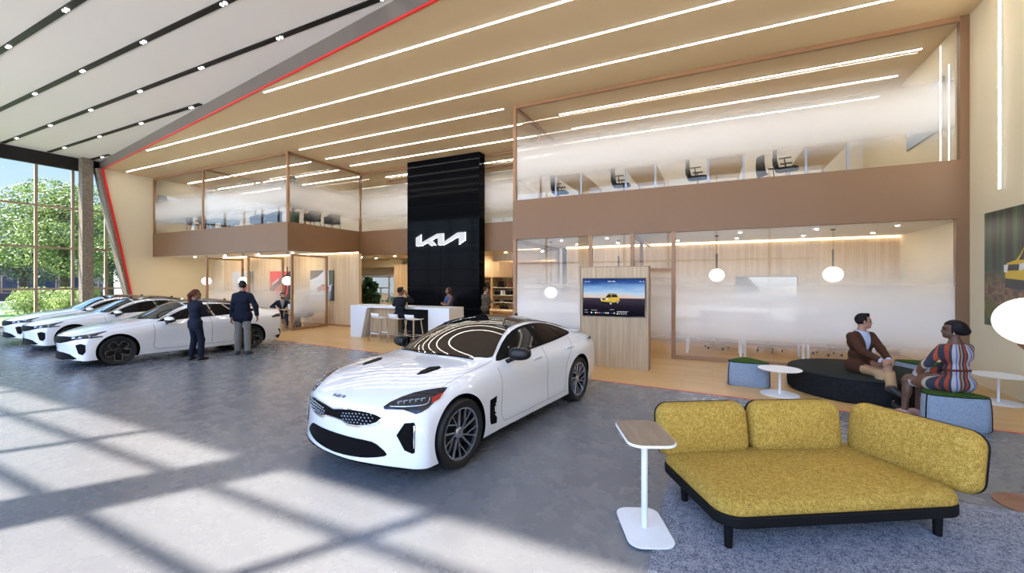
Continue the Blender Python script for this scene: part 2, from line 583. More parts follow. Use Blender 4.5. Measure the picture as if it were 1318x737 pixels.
# inner partition of the upper west rooms
window([((-20.2, YF + .1, ZB), (-20.2, 15.8, ZB)), ((-20.2, 13., 4.10), (-20.2, 13., ZB)), ((-20.2, 15.8, 4.10), (-20.2, 15.8, ZB)), ((-20.2, YF + .1, 5.7), (-20.2, 13., 5.7))],
       [paneX(-20.2, YF + .15, 12.95, 4.11, ZB - .05), paneX(-20.2, 13.05, 15.75, 4.11, ZB - .05)], M['frost_up'], w=.08)
# lower east front: posts to the floor, door opening behind the kiosk
zl = Z1 - .04
window([((-5.035, YF + .05, 0), (-5.035, YF + .05, Z1)), ((-2.86, YF + .05, 0), (-2.86, YF + .05, Z1)), ((-1.80, YF + .05, 0), (-1.80, YF + .05, Z1)),
        ((-.84, YF + .05, 0), (-.84, YF + .05, Z1)), ((-1.80, YF + .05, 2.12), (-.84, YF + .05, 2.12)),
        ((-.84, YF + .05, .045), (XR - .1, YF + .05, .045)), ((-5., YF + .05, .045), (-1.8, YF + .05, .045))],
       [paneY(-4.99, -2.90, YF + .05, .09, Z1), paneY(-2.82, -1.84, YF + .05, .09, Z1), paneY(-1.76, -.88, YF + .05, 2.16, Z1), paneY(-.80, XR - .18, YF + .05, .09, Z1)], M['frost_low'])
dr = structure('door_1')
MB().add(*paneY(-1.75, -.89, YF + .05, .02, 2.075)).build('glass_pane', M['frost_low'], dr)
films(paneY(-1.75, -.89, YF + .05, .02, 2.075), M['frost_low'], dr)
hb = MB()
hb.bar((-1.66, YF - .01, .95), (-1.66, YF - .01, 1.30), .02, .02)
hb.bar((-1.66, YF - .01, 1.0), (-1.66, YF + .05, 1.0), .016, .016)
hb.bar((-1.66, YF - .01, 1.25), (-1.66, YF + .05, 1.25), .016, .016)
hb.build('handle', M['bronze'], dr)
window([((-5.035, YF + .1, zl), (-5.035, YI, zl)), ((-5.035, YI, 0), (-5.035, YI, Z1))], [paneX(-5.035, YF + .1, YI - .05, .02, zl - .04)], M['frost_low'])
window([((-1.80, YF + .1, zl), (-1.80, YB, zl)), ((-1.80, 12.2, 0), (-1.80, 12.2, Z1))], [paneX(-1.80, YF + .1, 12.15, .02, zl - .04)], M['glass'])
slab('trim_5', [(XR - .18, XR, YF, YF + .12, 0, Z1), (XR - .13, XR, YF, YF + .12, Z2, ZT)], M['bronze_slab'])

# rooms below: oak rear walls with a lit cove
slab('wall_rear_east', [(-4.55, XR, YB, YB + .15, 0, Z1 - .06)], M['oak_slat'])
slab('wall_rear_west', [(-21.7, -12.75, 12.41, 12.56, 0, Z1 - .06)], M['oak_slat'])
slab('baseboard_rear_east', [(-4.55, XR, YB - .012, YB, 0, .07)], M['bronze'])
slab('baseboard_rear_west', [(-21.7, -12.75, 12.398, 12.41, 0, .07)], M['bronze'])
slab('wall_return_west', [(XL, -21.7, 13.4, 13.5, 0, Z1), (-21.8, -21.7, 12.41, 13.4, 0, Z1)], M['cream'])
slab('ceiling_cove_east', [(-4.55, XR, YB - .03, YB - .01, Z1 - .05, Z1 - .012)], M['cove'])
slab('ceiling_cove_west', [(-21.7, -12.75, 12.37, 12.39, Z1 - .05, Z1 - .012)], M['cove'])
slab('wall_shop_side', [(-4.96, -4.86, YI, YEND, 0, Z1)], M['cream_light'])
slab('wall_column_oak', [(-15.0, -13.0, 17.0, 17.9, 0, 2.72)], M['oak_slat'])
slab('wall_bulkhead', [(-19.3, -15.25, 17.9, 18., 2.62, Z1)], M['cream'])
# upper rear walls
slab('wall_upper_north', [(XL, XR, 16.7, 16.85, 4.10, ZT)], M['cream_light'])

# west glazing: black header beam, mullions, transoms
b = MB()
b.box(XG - .06, XG + .12, YS, 11., 6.66, ZW)
b.build('trim_6', M['black_beam'], kind='structure')
zs = [1.52, 3.26, 4.98]
ym = [-.5 + .0] + [.43 + 1.0967 * i for i in range(10)]
bars = [((XG, y, 0), (XG, y, 6.66)) for y in ym] + [((XG, YS, z), (XG, 10.9, z)) for z in zs + [.05]]
window(bars, [paneX(XG, YS, 10.9, .05, 6.66)], M['glass_out'], w=.09, framemat=M['alu'])
slab('wall_pillar_west', [(XG + .15, XG + .52, 8.24, 8.60, 0, ZW)], M['column'])
# south glazing behind the camera: posts, transoms and one broad pillar
zs2 = [1.4, 2.85, 4.29, 5.75]
xm = [-8.41 + 2.145 * i for i in range(-8, 7) if i != 1]
bars = [((x, YS, 0), (x, YS, 6.9)) for x in xm] + [((XG, YS, z), (XR, YS, z)) for z in zs2 + [.05, 6.9]]
window(bars, [paneY(XG, XR, YS, .05, 6.9)], M['glass_out'], w=.10, framemat=M['alu'])
slab('wall_pillar_south', [(-6.50, -6.02, YS - .2, YS + .2, 0, ZW)], M['column'])
slab('trim_7', [(XG, XR, YS - .06, YS + .06, 6.9, ZW)], M['black_beam'])

# ------------------------------------------------------------------ linear lights
def strip_light(x0, x1, y, label, z=ZT, w=.034):
    b = MB()
    b.box(x0, x1, y - w / 2 - .012, y + w / 2 + .012, z - .016, z - .001)
    o = b.build('ceiling_light', M['white_metal'])
    tag(o, label, 'ceiling light', 'linear lights in the tan ceiling')
    b = MB()
    b.box(x0 + .01, x1 - .01, y - w / 2, y + w / 2, z - .021, z - .012)
    b.build('diffuser', M['strip'], o)
    return o
strip_light(-10.6, 4.0, 7.05, 'long white light line in the tan ceiling, first in from the red edge')
strip_light(-19.3, 4.0, 8.27, 'long white light line in the tan ceiling, second in from the red edge')
strip_light(-23.86, 4.0, 9.48, 'longest white light line in the tan ceiling, just before the glazed balconies')
strip_light(-14.0, -5.4, 10.70, 'white light line in the tan ceiling in front of the black tower, nearest the viewer')
strip_light(-14.1, -5.4, 11.98, 'white light line in the tan ceiling in front of the black tower, second row')
strip_light(-14.0, -5.4, 13.15, 'white light line in the tan ceiling just in front of the black tower')
for i, (y, w_) in enumerate(((11.78, 'first'), (13.06, 'second'), (14.32, 'third'))):
    strip_light(-4.1, 4.02, y, 'white light line inside the upper room beside the east wall, %s behind the glass' % w_)
for i, (y, w_) in enumerate(((12.0, 'first'), (13.42, 'second'), (14.7, 'third'))):
    strip_light(-24.0, -15.0, y, 'white light line inside the upper glazed room by the west wall, %s behind the glass' % w_)
strip_light(-14., -5.4, 15.3, 'white light line behind the glass beside the black tower top')

def track(x0, x1, y, x_first, label):
    b = MB()
    b.box(x0, x1, y - .055, y + .055, ZW - .03, ZW - .001)
    o = b.build('ceiling_track', M['black'])
    tag(o, label, 'light track', 'black light tracks in the white ceiling')
    x = x_first
    while x < x1 - .2:
        if x > x0 + .1:
            b = MB()
            for dx in (-.055, .055):
                b.lathe([(.034, ZW - .05), (.038, ZW - .03)], 14, c=(x + dx, y, 0))
            b.build('spot_lamp', M['spot'], o)
        x += 2.965
xe = lambda y: (5.46 - y) / .139 - .75
track(XG + .3, xe(3.6) if xe(3.6) < 4.2 else 4.2, 3.60, -23.3, 'black slot track in the white ceiling, nearest to the viewer')
track(XG + .3, xe(4.83), 4.83, -23.28, 'black slot track in the white ceiling, second from the viewer')
track(XG + .3, xe(6.04), 6.04, -23.36, 'black slot track in the white ceiling, third from the viewer')
track(XG + .3, xe(7.29), 7.29, -23.3, 'black slot track in the white ceiling, second from the west glazing corner')
track(XG + .3, xe(8.55), 8.55, -23.6, 'shortest black slot track, at the corner of the white ceiling and the glazing')
# vertical light line on the east wall and one inside the upper room
for (y, z0, z1, lb, w_) in ((9.71, 3.37, 6.75, 'vertical white light line on the cream wall above the forest picture', .025), (11.35, Z2 - .01, 6.2, 'vertical white light line inside the upper room beside its screen', .012)):
    b = MB()
    b.box(XR - .02, XR - .001, y - w_ - .008, y + w_ + .008, z0, z1)
    o = b.build('wall_light', M['white_metal'])
    tag(o, lb, 'wall light')
    b = MB()
    b.box(XR - .026, XR - .018, y - w_, y + w_, z0 + .01, z1 - .01)
    b.build('diffuser', M['strip' if y < 10 else 'strip_soft'], o)
# ------------------------------------------------------------------ cars
def pchip(pts):
    xs = np.array([p[0] for p in pts], float)
    ys = np.array([p[1] for p in pts], float)
    h = np.diff(xs)
    d = np.diff(ys) / h
    m = np.zeros_like(ys)
    m[0], m[-1] = d[0], d[-1]
    for i in range(1, len(xs) - 1):
        if d[i - 1] * d[i] > 0:
            w1, w2 = 2 * h[i] + h[i - 1], h[i] + 2 * h[i - 1]
            m[i] = (w1 + w2) / (w1 / d[i - 1] + w2 / d[i])
    def f(x):
        if x <= xs[0]:
            return float(ys[0] + m[0] * (x - xs[0]))
        if x >= xs[-1]:
            return float(ys[-1] + m[-1] * (x - xs[-1]))
        i = int(np.searchsorted(xs, x)) - 1
        t = (x - xs[i]) / h[i]
        return float((1 + 2 * t) * (1 - t) ** 2 * ys[i] + t * (1 - t) ** 2 * h[i] * m[i] + t * t * (3 - 2 * t) * ys[i + 1] + t * t * (t - 1) * h[i] * m[i + 1])
    return f

def ev_mesh(o):
    dg = bpy.context.evaluated_depsgraph_get()
    dg.update()
    me = bpy.data.meshes.new_from_object(o.evaluated_get(dg))
    return me

class Body:
    """closed car-body surface from profile lines, a Catmull-Clark cage evaluated to a dense mesh"""
    US = (0., .36, .70, 1.)
    def __init__(s, P):
        s.P = P
        zc, bz, by, rz_, ry = (pchip(P[k]) for k in ('zc', 'bz', 'by', 'rz', 'ry'))
        bow = pchip(P['bow'])
        rows = P['rows']               # list of dicts: z(x), y(x), front (xc, z), rear (xc, z), pf, pr
        st = P['st']
        V, idx = [], {}
        def vid(key, p):
            if key not in idx:
                idx[key] = len(V)
                V.append(p)
            return idx[key]
        n = len(st)
        def edge_x(i):
            return st[i] - bow(st[i])
        def top(i, u):
            x = st[i] - bow(st[i]) * u * u
            if u == 0:
                return (x, 0., zc(x))
            if u == 1.:
                return (x, by(x), bz(x))
            r = (ry(x), rz_(x))
            if u == .70:
                return (x, r[0], r[1])
            return (x, r[0] * .52, r[1] + (zc(st[i]) - r[1]) * .78)
        def ss(t):
            t = min(1., max(0., t))
            return t * t * (3 - 2 * t)
        def side(i, k):
            x0 = edge_x(i)
            r = rows[k]
            pf = r['pf'] * ss((st[i] - P['fs']) / (st[-1] - P['fs']))
            pr = r['pr'] * ss((P['rs'] - st[i]) / (P['rs'] - st[0]))
            return (x0 + pf - pr, r['y'](x0), r['z'](x0))
        def front(k, u, end):
            i = n - 1 if end == 'f' else 0
            c = side(i, k)
            xc, zc_ = rows[k]['front' if end == 'f' else 'rear']
            uu = u ** s.P.get('fp', 2.3)
            return (xc + (c[0] - xc) * uu, c[1] * (u if u < 1 else 1.), zc_ + (c[2] - zc_) * u * u)
        F = []
        def T(i, j, sg):
            u = s.US[j]
            return vid(('t', i, j, sg if j else 0), (lambda p: (p[0], p[1] * sg, p[2]))(top(i, u)))
        nr = len(rows)
        def S(i, k, sg):
            if k < 0:
                return T(i, 3, sg)
            return vid(('s', i, k, sg), (lambda p: (p[0], p[1] * sg, p[2]))(side(i, k)))
        def E(end, j, k, sg):
            i = n - 1 if end == 'f' else 0
            if k < 0:
                return T(i, j, sg)
            if j == 3:
                return S(i, k, sg)
            return vid(('e', end, j, k, sg if j else 0), (lambda p: (p[0], p[1] * sg, p[2]))(front(k, s.US[j], end)))
        for sg in (1, -1):
            for i in range(n - 1):
                for j in range(3):
                    F.append([T(i, j, sg), T(i + 1, j, sg), T(i + 1, j + 1, sg), T(i, j + 1, sg)])
                for k in range(-1, nr - 1):
                    F.append([S(i, k, sg), S(i + 1, k, sg), S(i + 1, k + 1, sg), S(i, k + 1, sg)])
            for end in 'fr':
                for j in range(3):
                    for k in range(-1, nr - 1):
                        F.append([E(end, j, k, sg), E(end, j + 1, k, sg), E(end, j + 1, k + 1, sg), E(end, j, k + 1, sg)])
        for i in range(n - 1):
            F.append([S(i, nr - 1, 1), S(i + 1, nr - 1, 1), S(i + 1, nr - 1, -1), S(i, nr - 1, -1)])
        for end in 'fr':
            F.append([E(end, j, nr - 1, 1) for j in (3, 2, 1, 0)] + [E(end, j, nr - 1, -1) for j in (1, 2, 3)])
        me = bpy.data.meshes.new('cage')
        me.from_pydata(V, [], F)
        bm = bmesh.new()
        bm.from_mesh(me)
        bmesh.ops.recalc_face_normals(bm, faces=bm.faces)
        cl = bm.edges.layers.float.new('crease_edge')
        inv = {v: k for k, v in idx.items()}
        bm.verts.ensure_lookup_table()
        cr = P.get('crease', lambda a, b: 0.)
        for e in bm.edges:
            e[cl] = cr(inv[e.verts[0].index], inv[e.verts[1].index])
        bm.to_mesh(me)
        bm.free()
        o = bpy.data.objects.new('cage', me)
        COL.objects.link(o)
        m_ = o.modifiers.new('s', 'SUBSURF')
        m_.levels = m_.render_levels = P.get('sub', 3)
        d = ev_mesh(o)
        bpy.data.objects.remove(o)
        s.dense = d
        s.bvh = BVHTree.FromPolygons([v.co for v in d.vertices], [tuple(p.vertices) for p in d.polygons])
    def cut(s, axles, r, track_in, name, mats):
        """body mesh with round wheel openings"""
        o = bpy.data.objects.new(name, s.dense)
        COL.objects.link(o)
        cut = []
        for (x, z, rr) in axles:
            for sg in (1, -1):
                b = MB()
                b.cyl((x, sg * track_in, z), (x, sg * 1.3, z), rr, n=56)
                c = b.build('c', mats[1])
                md = o.modifiers.new('b', 'BOOLEAN')
                md.operation = 'DIFFERENCE'
                md.solver = 'EXACT'
                md.object = c
                cut.append(c)
        me = ev_mesh(o)
        bpy.data.objects.remove(o)
        for c in cut:
            bpy.data.objects.remove(c)
        me.materials.clear()
        for m_ in mats:
            me.materials.append(m_)
        for p in me.polygons:
            c = p.center
            p.material_index = 0
            for (x, z, rr) in axles:
                d = math.hypot(c.x - x, c.z - z)
                if d < rr + .02 and (abs(abs(c.y) - track_in) < .004 or (abs(d - rr) < .012 and abs(p.normal.y) < .3)):
                    p.material_index = 1
            if c.z < P_UNDER and p.normal.z < -.7:
                p.material_index = 1
        me.polygons.foreach_set('use_smooth', [True] * len(me.polygons))
        me.set_sharp_from_angle(angle=R(35))
        ob = bpy.data.objects.new(name, me)
        COL.objects.link(ob)
        return ob
    # ---- surface patches that follow the body
    def patch(s, loop, n, name, mat, parent, off=.004, step=.03, sm=0, closed=True, skirt=.012, far=1.5, fit=0, onto=None):
        bvh = s.bvh
        if onto is not None:
            bvh = BVHTree.FromPolygons([v.co for v in onto.data.vertices], [tuple(p.vertices) for p in onto.data.polygons])
        """loop: 3-D points near the surface (car space); n: outward direction used for projecting"""
        pts = [Vector(p) for p in loop]
        if sm:
            pts = catmull(pts, sm, closed=True)
        n = Vector(n).normalized()
        c = sum(pts, Vector()) / len(pts)
        a = n.cross(Vector((0, 0, 1)))
        if a.length < .1:
            a = n.cross(Vector((1, 0, 0)))
        a.normalize()
        b = n.cross(a)
        q = [Vector(((p - c).dot(a), (p - c).dot(b))) for p in pts]
        # resample boundary
        bd = []
        m = len(q)
        for i in range(m):
            p0, p1 = q[i], q[(i + 1) % m]
            k = max(1, int((p1 - p0).length / step))
            bd += [p0.lerp(p1, t / k) for t in range(k)]
        xs = [p.x for p in bd]
        ys = [p.y for p in bd]
        ins = []
        def inside(x, y):
            r = False
            for i in range(len(bd)):
                p0, p1 = bd[i], bd[i - 1]
                if (p0.y > y) != (p1.y > y) and x < (p1.x - p0.x) * (y - p0.y) / (p1.y - p0.y) + p0.x:
                    r = not r
            return r
        B2 = np.array([(p.x, p.y) for p in bd])
        y = min(ys) + step * .5
        while y < max(ys):
            x = min(xs) + step * .5
            while x < max(xs):
                if inside(x, y) and np.min(np.hypot(B2[:, 0] - x, B2[:, 1] - y)) > step * .45:
                    ins.append(Vector((x, y)))
                x += step
            y += step
        nb = len(bd)
        res = delaunay_2d_cdt(bd + ins, [(i, (i + 1) % nb) for i in range(nb)], [list(range(nb))], 1, 1e-6)
        v2, faces, orig = res[0], res[2], res[3]
        vs = []
        for p in v2:
            w = c + a * p.x + b * p.y
            hit = bvh.ray_cast(w + n * far, -n, 3.5)
            if hit[0] is None:
                near = bvh.find_nearest(w)
                vs.append(near[0] + near[1] * off)
            else:
                vs.append(hit[0] + (hit[1] if hit[1].dot(n) > 0 else n) * off)
        if fit:                      # fair the patch: low-order surface through the hits
            U = np.array([(p.x, p.y) for p in v2])
            D = np.array([(v - c).dot(n) for v in vs])
            A = np.stack([U[:, 0] ** i * U[:, 1] ** j for i in range(fit + 1) for j in range(fit + 1 - i)], 1)
            co, *_ = np.linalg.lstsq(A, D, rcond=None)
            E_ = A @ co
            lift = min(.012, max(0., float((D - E_).max()) * .6))
            vs = [c + a * p.x + b * p.y + n * float(E_[i] + lift) for i, p in enumerate(v2)]
        fs = [tuple(f) for f in faces]
        bmap = {}
        for i, og in enumerate(orig):
            for k in og:
                if k < nb and k not in bmap:
                    bmap[k] = i
        M_ = MB()
        M_.add(vs, fs)
        if skirt:
            loopi = [bmap[k] for k in range(nb) if k in bmap]
            base = len(M_.v)
            lo = []
            for i in loopi:
                near = s.bvh.find_nearest(Vector(vs[i]))
                lo.append(Vector(near[0]) - near[1] * skirt)
            M_.v += [tuple(p) for p in lo]
            L = len(loopi)
            for i in range(L):
                M_.f.append((loopi[i], loopi[(i + 1) % L], base + (i + 1) % L, base + i))
                M_.mi.append(0)
        return M_.build(name, mat, parent, smooth=50)
    def on(s, p, n, far=1.5):
        n = Vector(n).normalized()
        h = s.bvh.ray_cast(Vector(p) + n * far, -n, 3.5)
        if h[0] is None:
            h = s.bvh.find_nearest(Vector(p))
        return Vector(h[0]), Vector(h[1])
    def line(s, pts, n, r, name, mat, parent, off=.0, sm=6, seg=6):
        q = catmull(pts, sm) if sm else [Vector(p) for p in pts]
        w = []
        for p in q:
            a, nn = s.on(p, n)
            w.append(a + nn * off)
        b = MB()
        b.tube(w, r, seg)
        return b.build(name, mat, parent, smooth=60)

P_UNDER = .24
M['car_white'] = pm('car_white_paint', (.82, .83, .85), .22, var=.0, coat=1., spec=.5)
M['car_glass'] = pm('tinted_car_glass', (.010, .011, .013), .03, var=.0, coat=.3)
M['car_black'] = pm('gloss_black_trim', (.005, .005, .006), .32, var=.0, spec=.3)
M['car_matt'] = pm('matt_black_plastic', (.004, .004, .005), .55, var=.0, spec=.05)
M['tire'] = pm('tire_rubber', (.006, .006, .0065), .65, var=.1, scale=30)
M['rim_face'] = pm('machined_rim', (.42, .45, .50), .25, metal=.9, var=.02)
M['rim_dark'] = pm('dark_rim', (.007, .007, .008), .5, var=.0)
M['side_glass'] = pm('dark_side_glass', (.006, .006, .007), .05, var=.0, spec=.25)
M['seam'] = pm('panel_gap', (.05, .05, .055), .6, var=.0)
M['red_lens'] = pm('red_lens', (.35, .02, .015), .15, var=.0, coat=.5)
M['lamp_lens'] = pm('lamp_lens', (.012, .015, .022), .06, var=.0, coat=.5)
M['lamp_silver'] = pm('lamp_reflector', (.45, .52, .62), .2, metal=.8, var=.0)
M['badge'] = pm('badge_grey', (.22, .24, .28), .3, metal=.6, var=.0)

def mirror_pts(pts):
    return [(p[0], -p[1], p[2]) for p in pts]

def wheel(car, pos, side, rad, width, kind):
    """side: +1 wheel on the left (outer face towards +y)"""
    b = MB()
    w = width / 2
    rr = rad * (.775 if kind == 'grey' else .76)
    prof = [(rr - .012, -w * .9), (rr + .01, -w), (rad * .93, -w), (rad - .008, -w * .80), (rad, -w * .5), (rad, w * .5), (rad - .008, w * .80), (rad * .93, w), (rr + .012, w * .98), (rr - .006, w * .88), (rr - .012, -w * .9)]
    b.lathe(prof, 48, axis='y')
    b.f = b.f[:-2]
    b.mi = b.mi[:-2]
    o = b.build('wheel', M['tire'], car, smooth=40, weld=True)
    o.location = pos
    if side < 0:
        o.rotation_euler = (0, 0, PI)
    # barrel + disc
    d = MB()
    d.lathe([(rr - .012, -w * .8), (rr - .014, w * .78), (rr - .03, w * .75), (rr - .03, -w * .2), (.02, -w * .2), (.001, -w * .2)], 40, axis='y')
    d.build('rim_barrel', M['rim_dark'], o, smooth=40)
    d = MB()
    d.lathe([(.001, -.02), (rr * .72, -.02), (rr * .72, .01), (rr * .4, .012), (.001, .012)], 36, axis='y')
    d.build('brake_disc', M['rim_dark'], o, smooth=40)
    s = MB()
    yo = w * .80
    s.lathe([(rr - .032, yo - .02), (rr - .030, yo + .006), (rr - .012, yo + .010), (rr - .010, yo - .02)], 56, axis='y', caps=False)
    def spoke(a0, a1, r0, r1, w0, w1, y0, y1, t=.03):
        p0 = Vector((math.sin(a0) * r0, y0, math.cos(a0) * r0))
        p1 = Vector((math.sin(a1) * r1, y1, math.cos(a1) * r1))
        dd = (p1 - p0).normalized()
        sd = dd.cross(Vector((0, 1, 0))).normalized()
        v = []
        for p, ww in ((p0, w0), (p1, w1)):
            for sg, dy in ((-1, -t), (1, -t), (.75, 0), (-.75, 0)):
                v.append(p + sd * sg * ww / 2 + Vector((0, dy, 0)))
        s.add(v, [(0, 1, 2, 3), (7, 6, 5, 4), (0, 4, 5, 1), (1, 5, 6, 2), (2, 6, 7, 3), (3, 7, 4, 0)])
    yc = yo - .022
    ro = rr - .02
    if kind == 'grey':
        for k in range(5):
            a = 2 * PI * k / 5
            spoke(a, a + .10, .045, ro, .026, .030, yc, yo + .006, .012)
            spoke(a + .30, a + .30 + .28, .05, ro, .018, .022, yc, yo + .004, .012)
            spoke(a + .50, a + .98, ro * .42, ro, .018, .020, yc + .008, yo + .004, .012)
        s.lathe([(.001, yc + .012), (.045, yc + .010), (.062, yc - .005), (.062, yc - .03)], 24, axis='y')
        s.build('rim', M['rim_face'], o, smooth=30)
    else:
        for k in range(5):
            a = 2 * PI * k / 5
            spoke(a, a, .045, ro, .055, .05, yc, yo + .002)
            spoke(a + .1, a + .33, ro * .55, ro, .03, .035, yc, yo + .002)
            spoke(a - .1, a - .33, ro * .55, ro, .03, .035, yc, yo + .002)
        s.lathe([(.001, yc + .012), (.05, yc + .010), (.07, yc - .005), (.07, yc - .03)], 24, axis='y')
        s.build('rim', M['rim_dark'], o, smooth=30)
        s = MB()
        for k in range(5):
            a = 2 * PI * k / 5
            for sg in (-1, 1):
                spoke(a + sg * .045, a + sg * .30, ro * .50, ro * .96, .008, .010, yc + .014, yo + .008, .006)
                spoke(a + sg * .31, a + sg * .58, ro * .95, ro * .95, .010, .010, yo + .008, yo + .008, .006)
        s.build('rim_accent', M['rim_face'], o, smooth=30)
    return o

# the maker's mark, drawn as closed strokes in a unit box
def mark_polys():
    k = [(0, 0), (0, .74), (.105, .99), (.105, .25), (.44, .98), (.475, 1.), (.57, 1.), (.57, .22), (.845, .97), (.88, 1.), (1., 1.), (1., .33), (.885, .0), (.885, .70), (.60, .03), (.57, 0.), (.465, .0), (.465, .73), (.315, .45), (.235, .25), (.115, 0.)]
    leg = [(.242, .262), (.318, .455), (.42, 0.), (.305, .0)]
    return k, leg
# ------------------------------------------------------------------ the white sports sedan up front
def stinger_params():
    P = {}
    P['st'] = [-2.50, -2.42, -2.28, -2.05, -1.78, -1.453, -1.1, -.75, -.4, -.05, .3, .65, .92, 1.2, 1.453, 1.70, 1.92, 2.10, 2.22]
    P['bow'] = [(-2.50, -.24), (-2.0, -.14), (-1.4, -.06), (-.6, 0.), (.1, .08), (.7, .15), (1., .18), (1.3, .14), (1.7, .17), (2.22, .30)]
    P['zc'] = [(-2.50, 1.035), (-2.42, 1.04), (-2.28, 1.045), (-2.05, 1.085), (-1.78, 1.175), (-1.453, 1.275), (-1.1, 1.35), (-.75, 1.395), (-.4, 1.41), (-.05, 1.395), (.15, 1.355), (.3, 1.30), (.65, 1.13), (.92, 1.005), (1.2, .99), (1.453, .965), (1.7, .93), (1.92, .885), (2.10, .835), (2.22, .785)]
    P['bz'] = [(-2.3, 1.005), (-2.0, 1.02), (-1.6, 1.03), (-1.2, 1.015), (-.6, .98), (0, .955), (.5, .94), (.75, .93), (1., .92), (1.3, .905), (1.5, .885), (1.7, .85), (1.83, .81), (1.97, .735)]
    P['by'] = [(-2.3, .70), (-2.0, .755), (-1.6, .80), (-1.2, .815), (-.6, .825), (0, .83), (.5, .825), (.75, .82), (1., .815), (1.3, .81), (1.5, .80), (1.7, .78), (1.83, .76), (1.97, .72)]
    P['rz'] = [(-2.4, 1.03), (-2.2, 1.04), (-2.0, 1.065), (-1.75, 1.125), (-1.45, 1.21), (-1.1, 1.285), (-.7, 1.35), (-.3, 1.36), (-.05, 1.335), (.2, 1.24), (.5, 1.065), (.72, .985), (.95, .97), (1.2, .955), (1.5, .925), (1.75, .88), (1.97, .815), (2.1, .765)]
    P['ry'] = [(-2.4, .54), (-2.0, .585), (-1.45, .565), (-1.1, .56), (-.7, .57), (-.3, .585), (0, .60), (.3, .66), (.55, .72), (.75, .745), (.95, .72), (1.2, .69), (1.5, .66), (1.75, .62), (1.97, .57), (2.1, .54)]
    P['fs'], P['rs'] = 1.45, -1.6
    P['fp'] = 2.4
    P['rows'] = [
        dict(z=pchip([(-2.3, .90), (-1.45, .93), (-.8, .895), (.5, .86), (1.2, .84), (1.5, .82), (1.75, .77), (1.97, .685)]), y=pchip([(-2.3, .80), (-1.9, .885), (-1.45, .915), (-.9, .880), (0, .875), (.8, .875), (1.3, .885), (1.55, .880), (1.75, .865), (1.97, .80)]), front=(2.275, .735), rear=(-2.53, .965), pf=.03, pr=.03),
        dict(z=pchip([(-2.3, .76), (-1.45, .76), (-.8, .72), (.5, .70), (1.45, .68), (1.97, .60)]), y=pchip([(-2.3, .84), (-1.9, .91), (-1.45, .942), (-.9, .905), (0, .895), (.8, .90), (1.3, .928), (1.55, .922), (1.75, .905), (1.97, .845)]), front=(2.285, .63), rear=(-2.53, .80), pf=.05, pr=.02),
        dict(z=pchip([(-2.3, .52), (-.8, .48), (.8, .48), (1.97, .46)]), y=pchip([(-2.3, .845), (-1.9, .905), (-1.45, .935), (-.9, .890), (0, .878), (.8, .885), (1.3, .922), (1.55, .922), (1.75, .91), (1.97, .87)]), front=(2.265, .47), rear=(-2.55, .56), pf=.06, pr=.03),
        dict(z=pchip([(-2.3, .32), (-.8, .31), (.8, .31), (1.97, .31)]), y=pchip([(-2.3, .83), (-1.9, .885), (-1.45, .92), (-.9, .905), (0, .90), (.8, .90), (1.3, .922), (1.55, .928), (1.75, .915), (1.97, .885)]), front=(2.255, .32), rear=(-2.51, .34), pf=.06, pr=.0),
        dict(z=pchip([(-2.3, .22), (-.8, .19), (.8, .19), (1.97, .175)]), y=pchip([(-2.3, .80), (-1.9, .86), (-1.45, .90), (-.9, .895), (0, .89), (.8, .89), (1.3, .915), (1.55, .925), (1.75, .92), (1.97, .90)]), front=(2.275, .20), rear=(-2.44, .22), pf=.07, pr=-.04),
        dict(z=pchip([(-2.3, .20), (1.97, .16)]), y=pchip([(-2.3, .74), (-1.45, .82), (1.55, .84), (1.97, .82)]), front=(2.22, .175), rear=(-2.38, .20), pf=.04, pr=-.06),
    ]
    def cr(a, b):
        if a[0] == 's' and b[0] == 's' and a[2] == b[2] == 4:
            return .55
        if a[0] == 'e' and b[0] == 'e' and a[3] == b[3] == 4:
            return .6
        if {a[0], b[0]} == {'e', 's'} and 4 in (a[2], a[3]) and 4 in (b[2], b[3]):
            return .6
        if a[0] == 't' and b[0] == 't' and a[2] == b[2] == 3 and 3 < a[1] < 13 and a[3] == b[3]:
            return .35
        return 0.
    P['crease'] = cr
    return P

def sym(half):
    """half outline from centre top round to centre bottom -> closed loop"""
    return half + [(p[0], -p[1], p[2]) for p in reversed(half) if abs(p[1]) > 1e-6]

def badge_on(B, car, x, z, w, h, n, nm, mat, off=.006, depth=.0):
    """the maker's mark laid on the body around (x, 0, z), facing n"""
    n = Vector(n).normalized()
    up = Vector((0, 0, 1))
    a = Vector((0, -1, 0)) if n.x < 0 else Vector((0, 1, 0))
    up = n.cross(a).normalized()
    for poly in mark_polys():
        loop = [Vector((x, 0, z)) + a * (u - .5) * w + up * (v - .5) * h for u, v in poly]
        B.patch(loop, n, nm, mat, car, off=off, step=.02, skirt=.01)

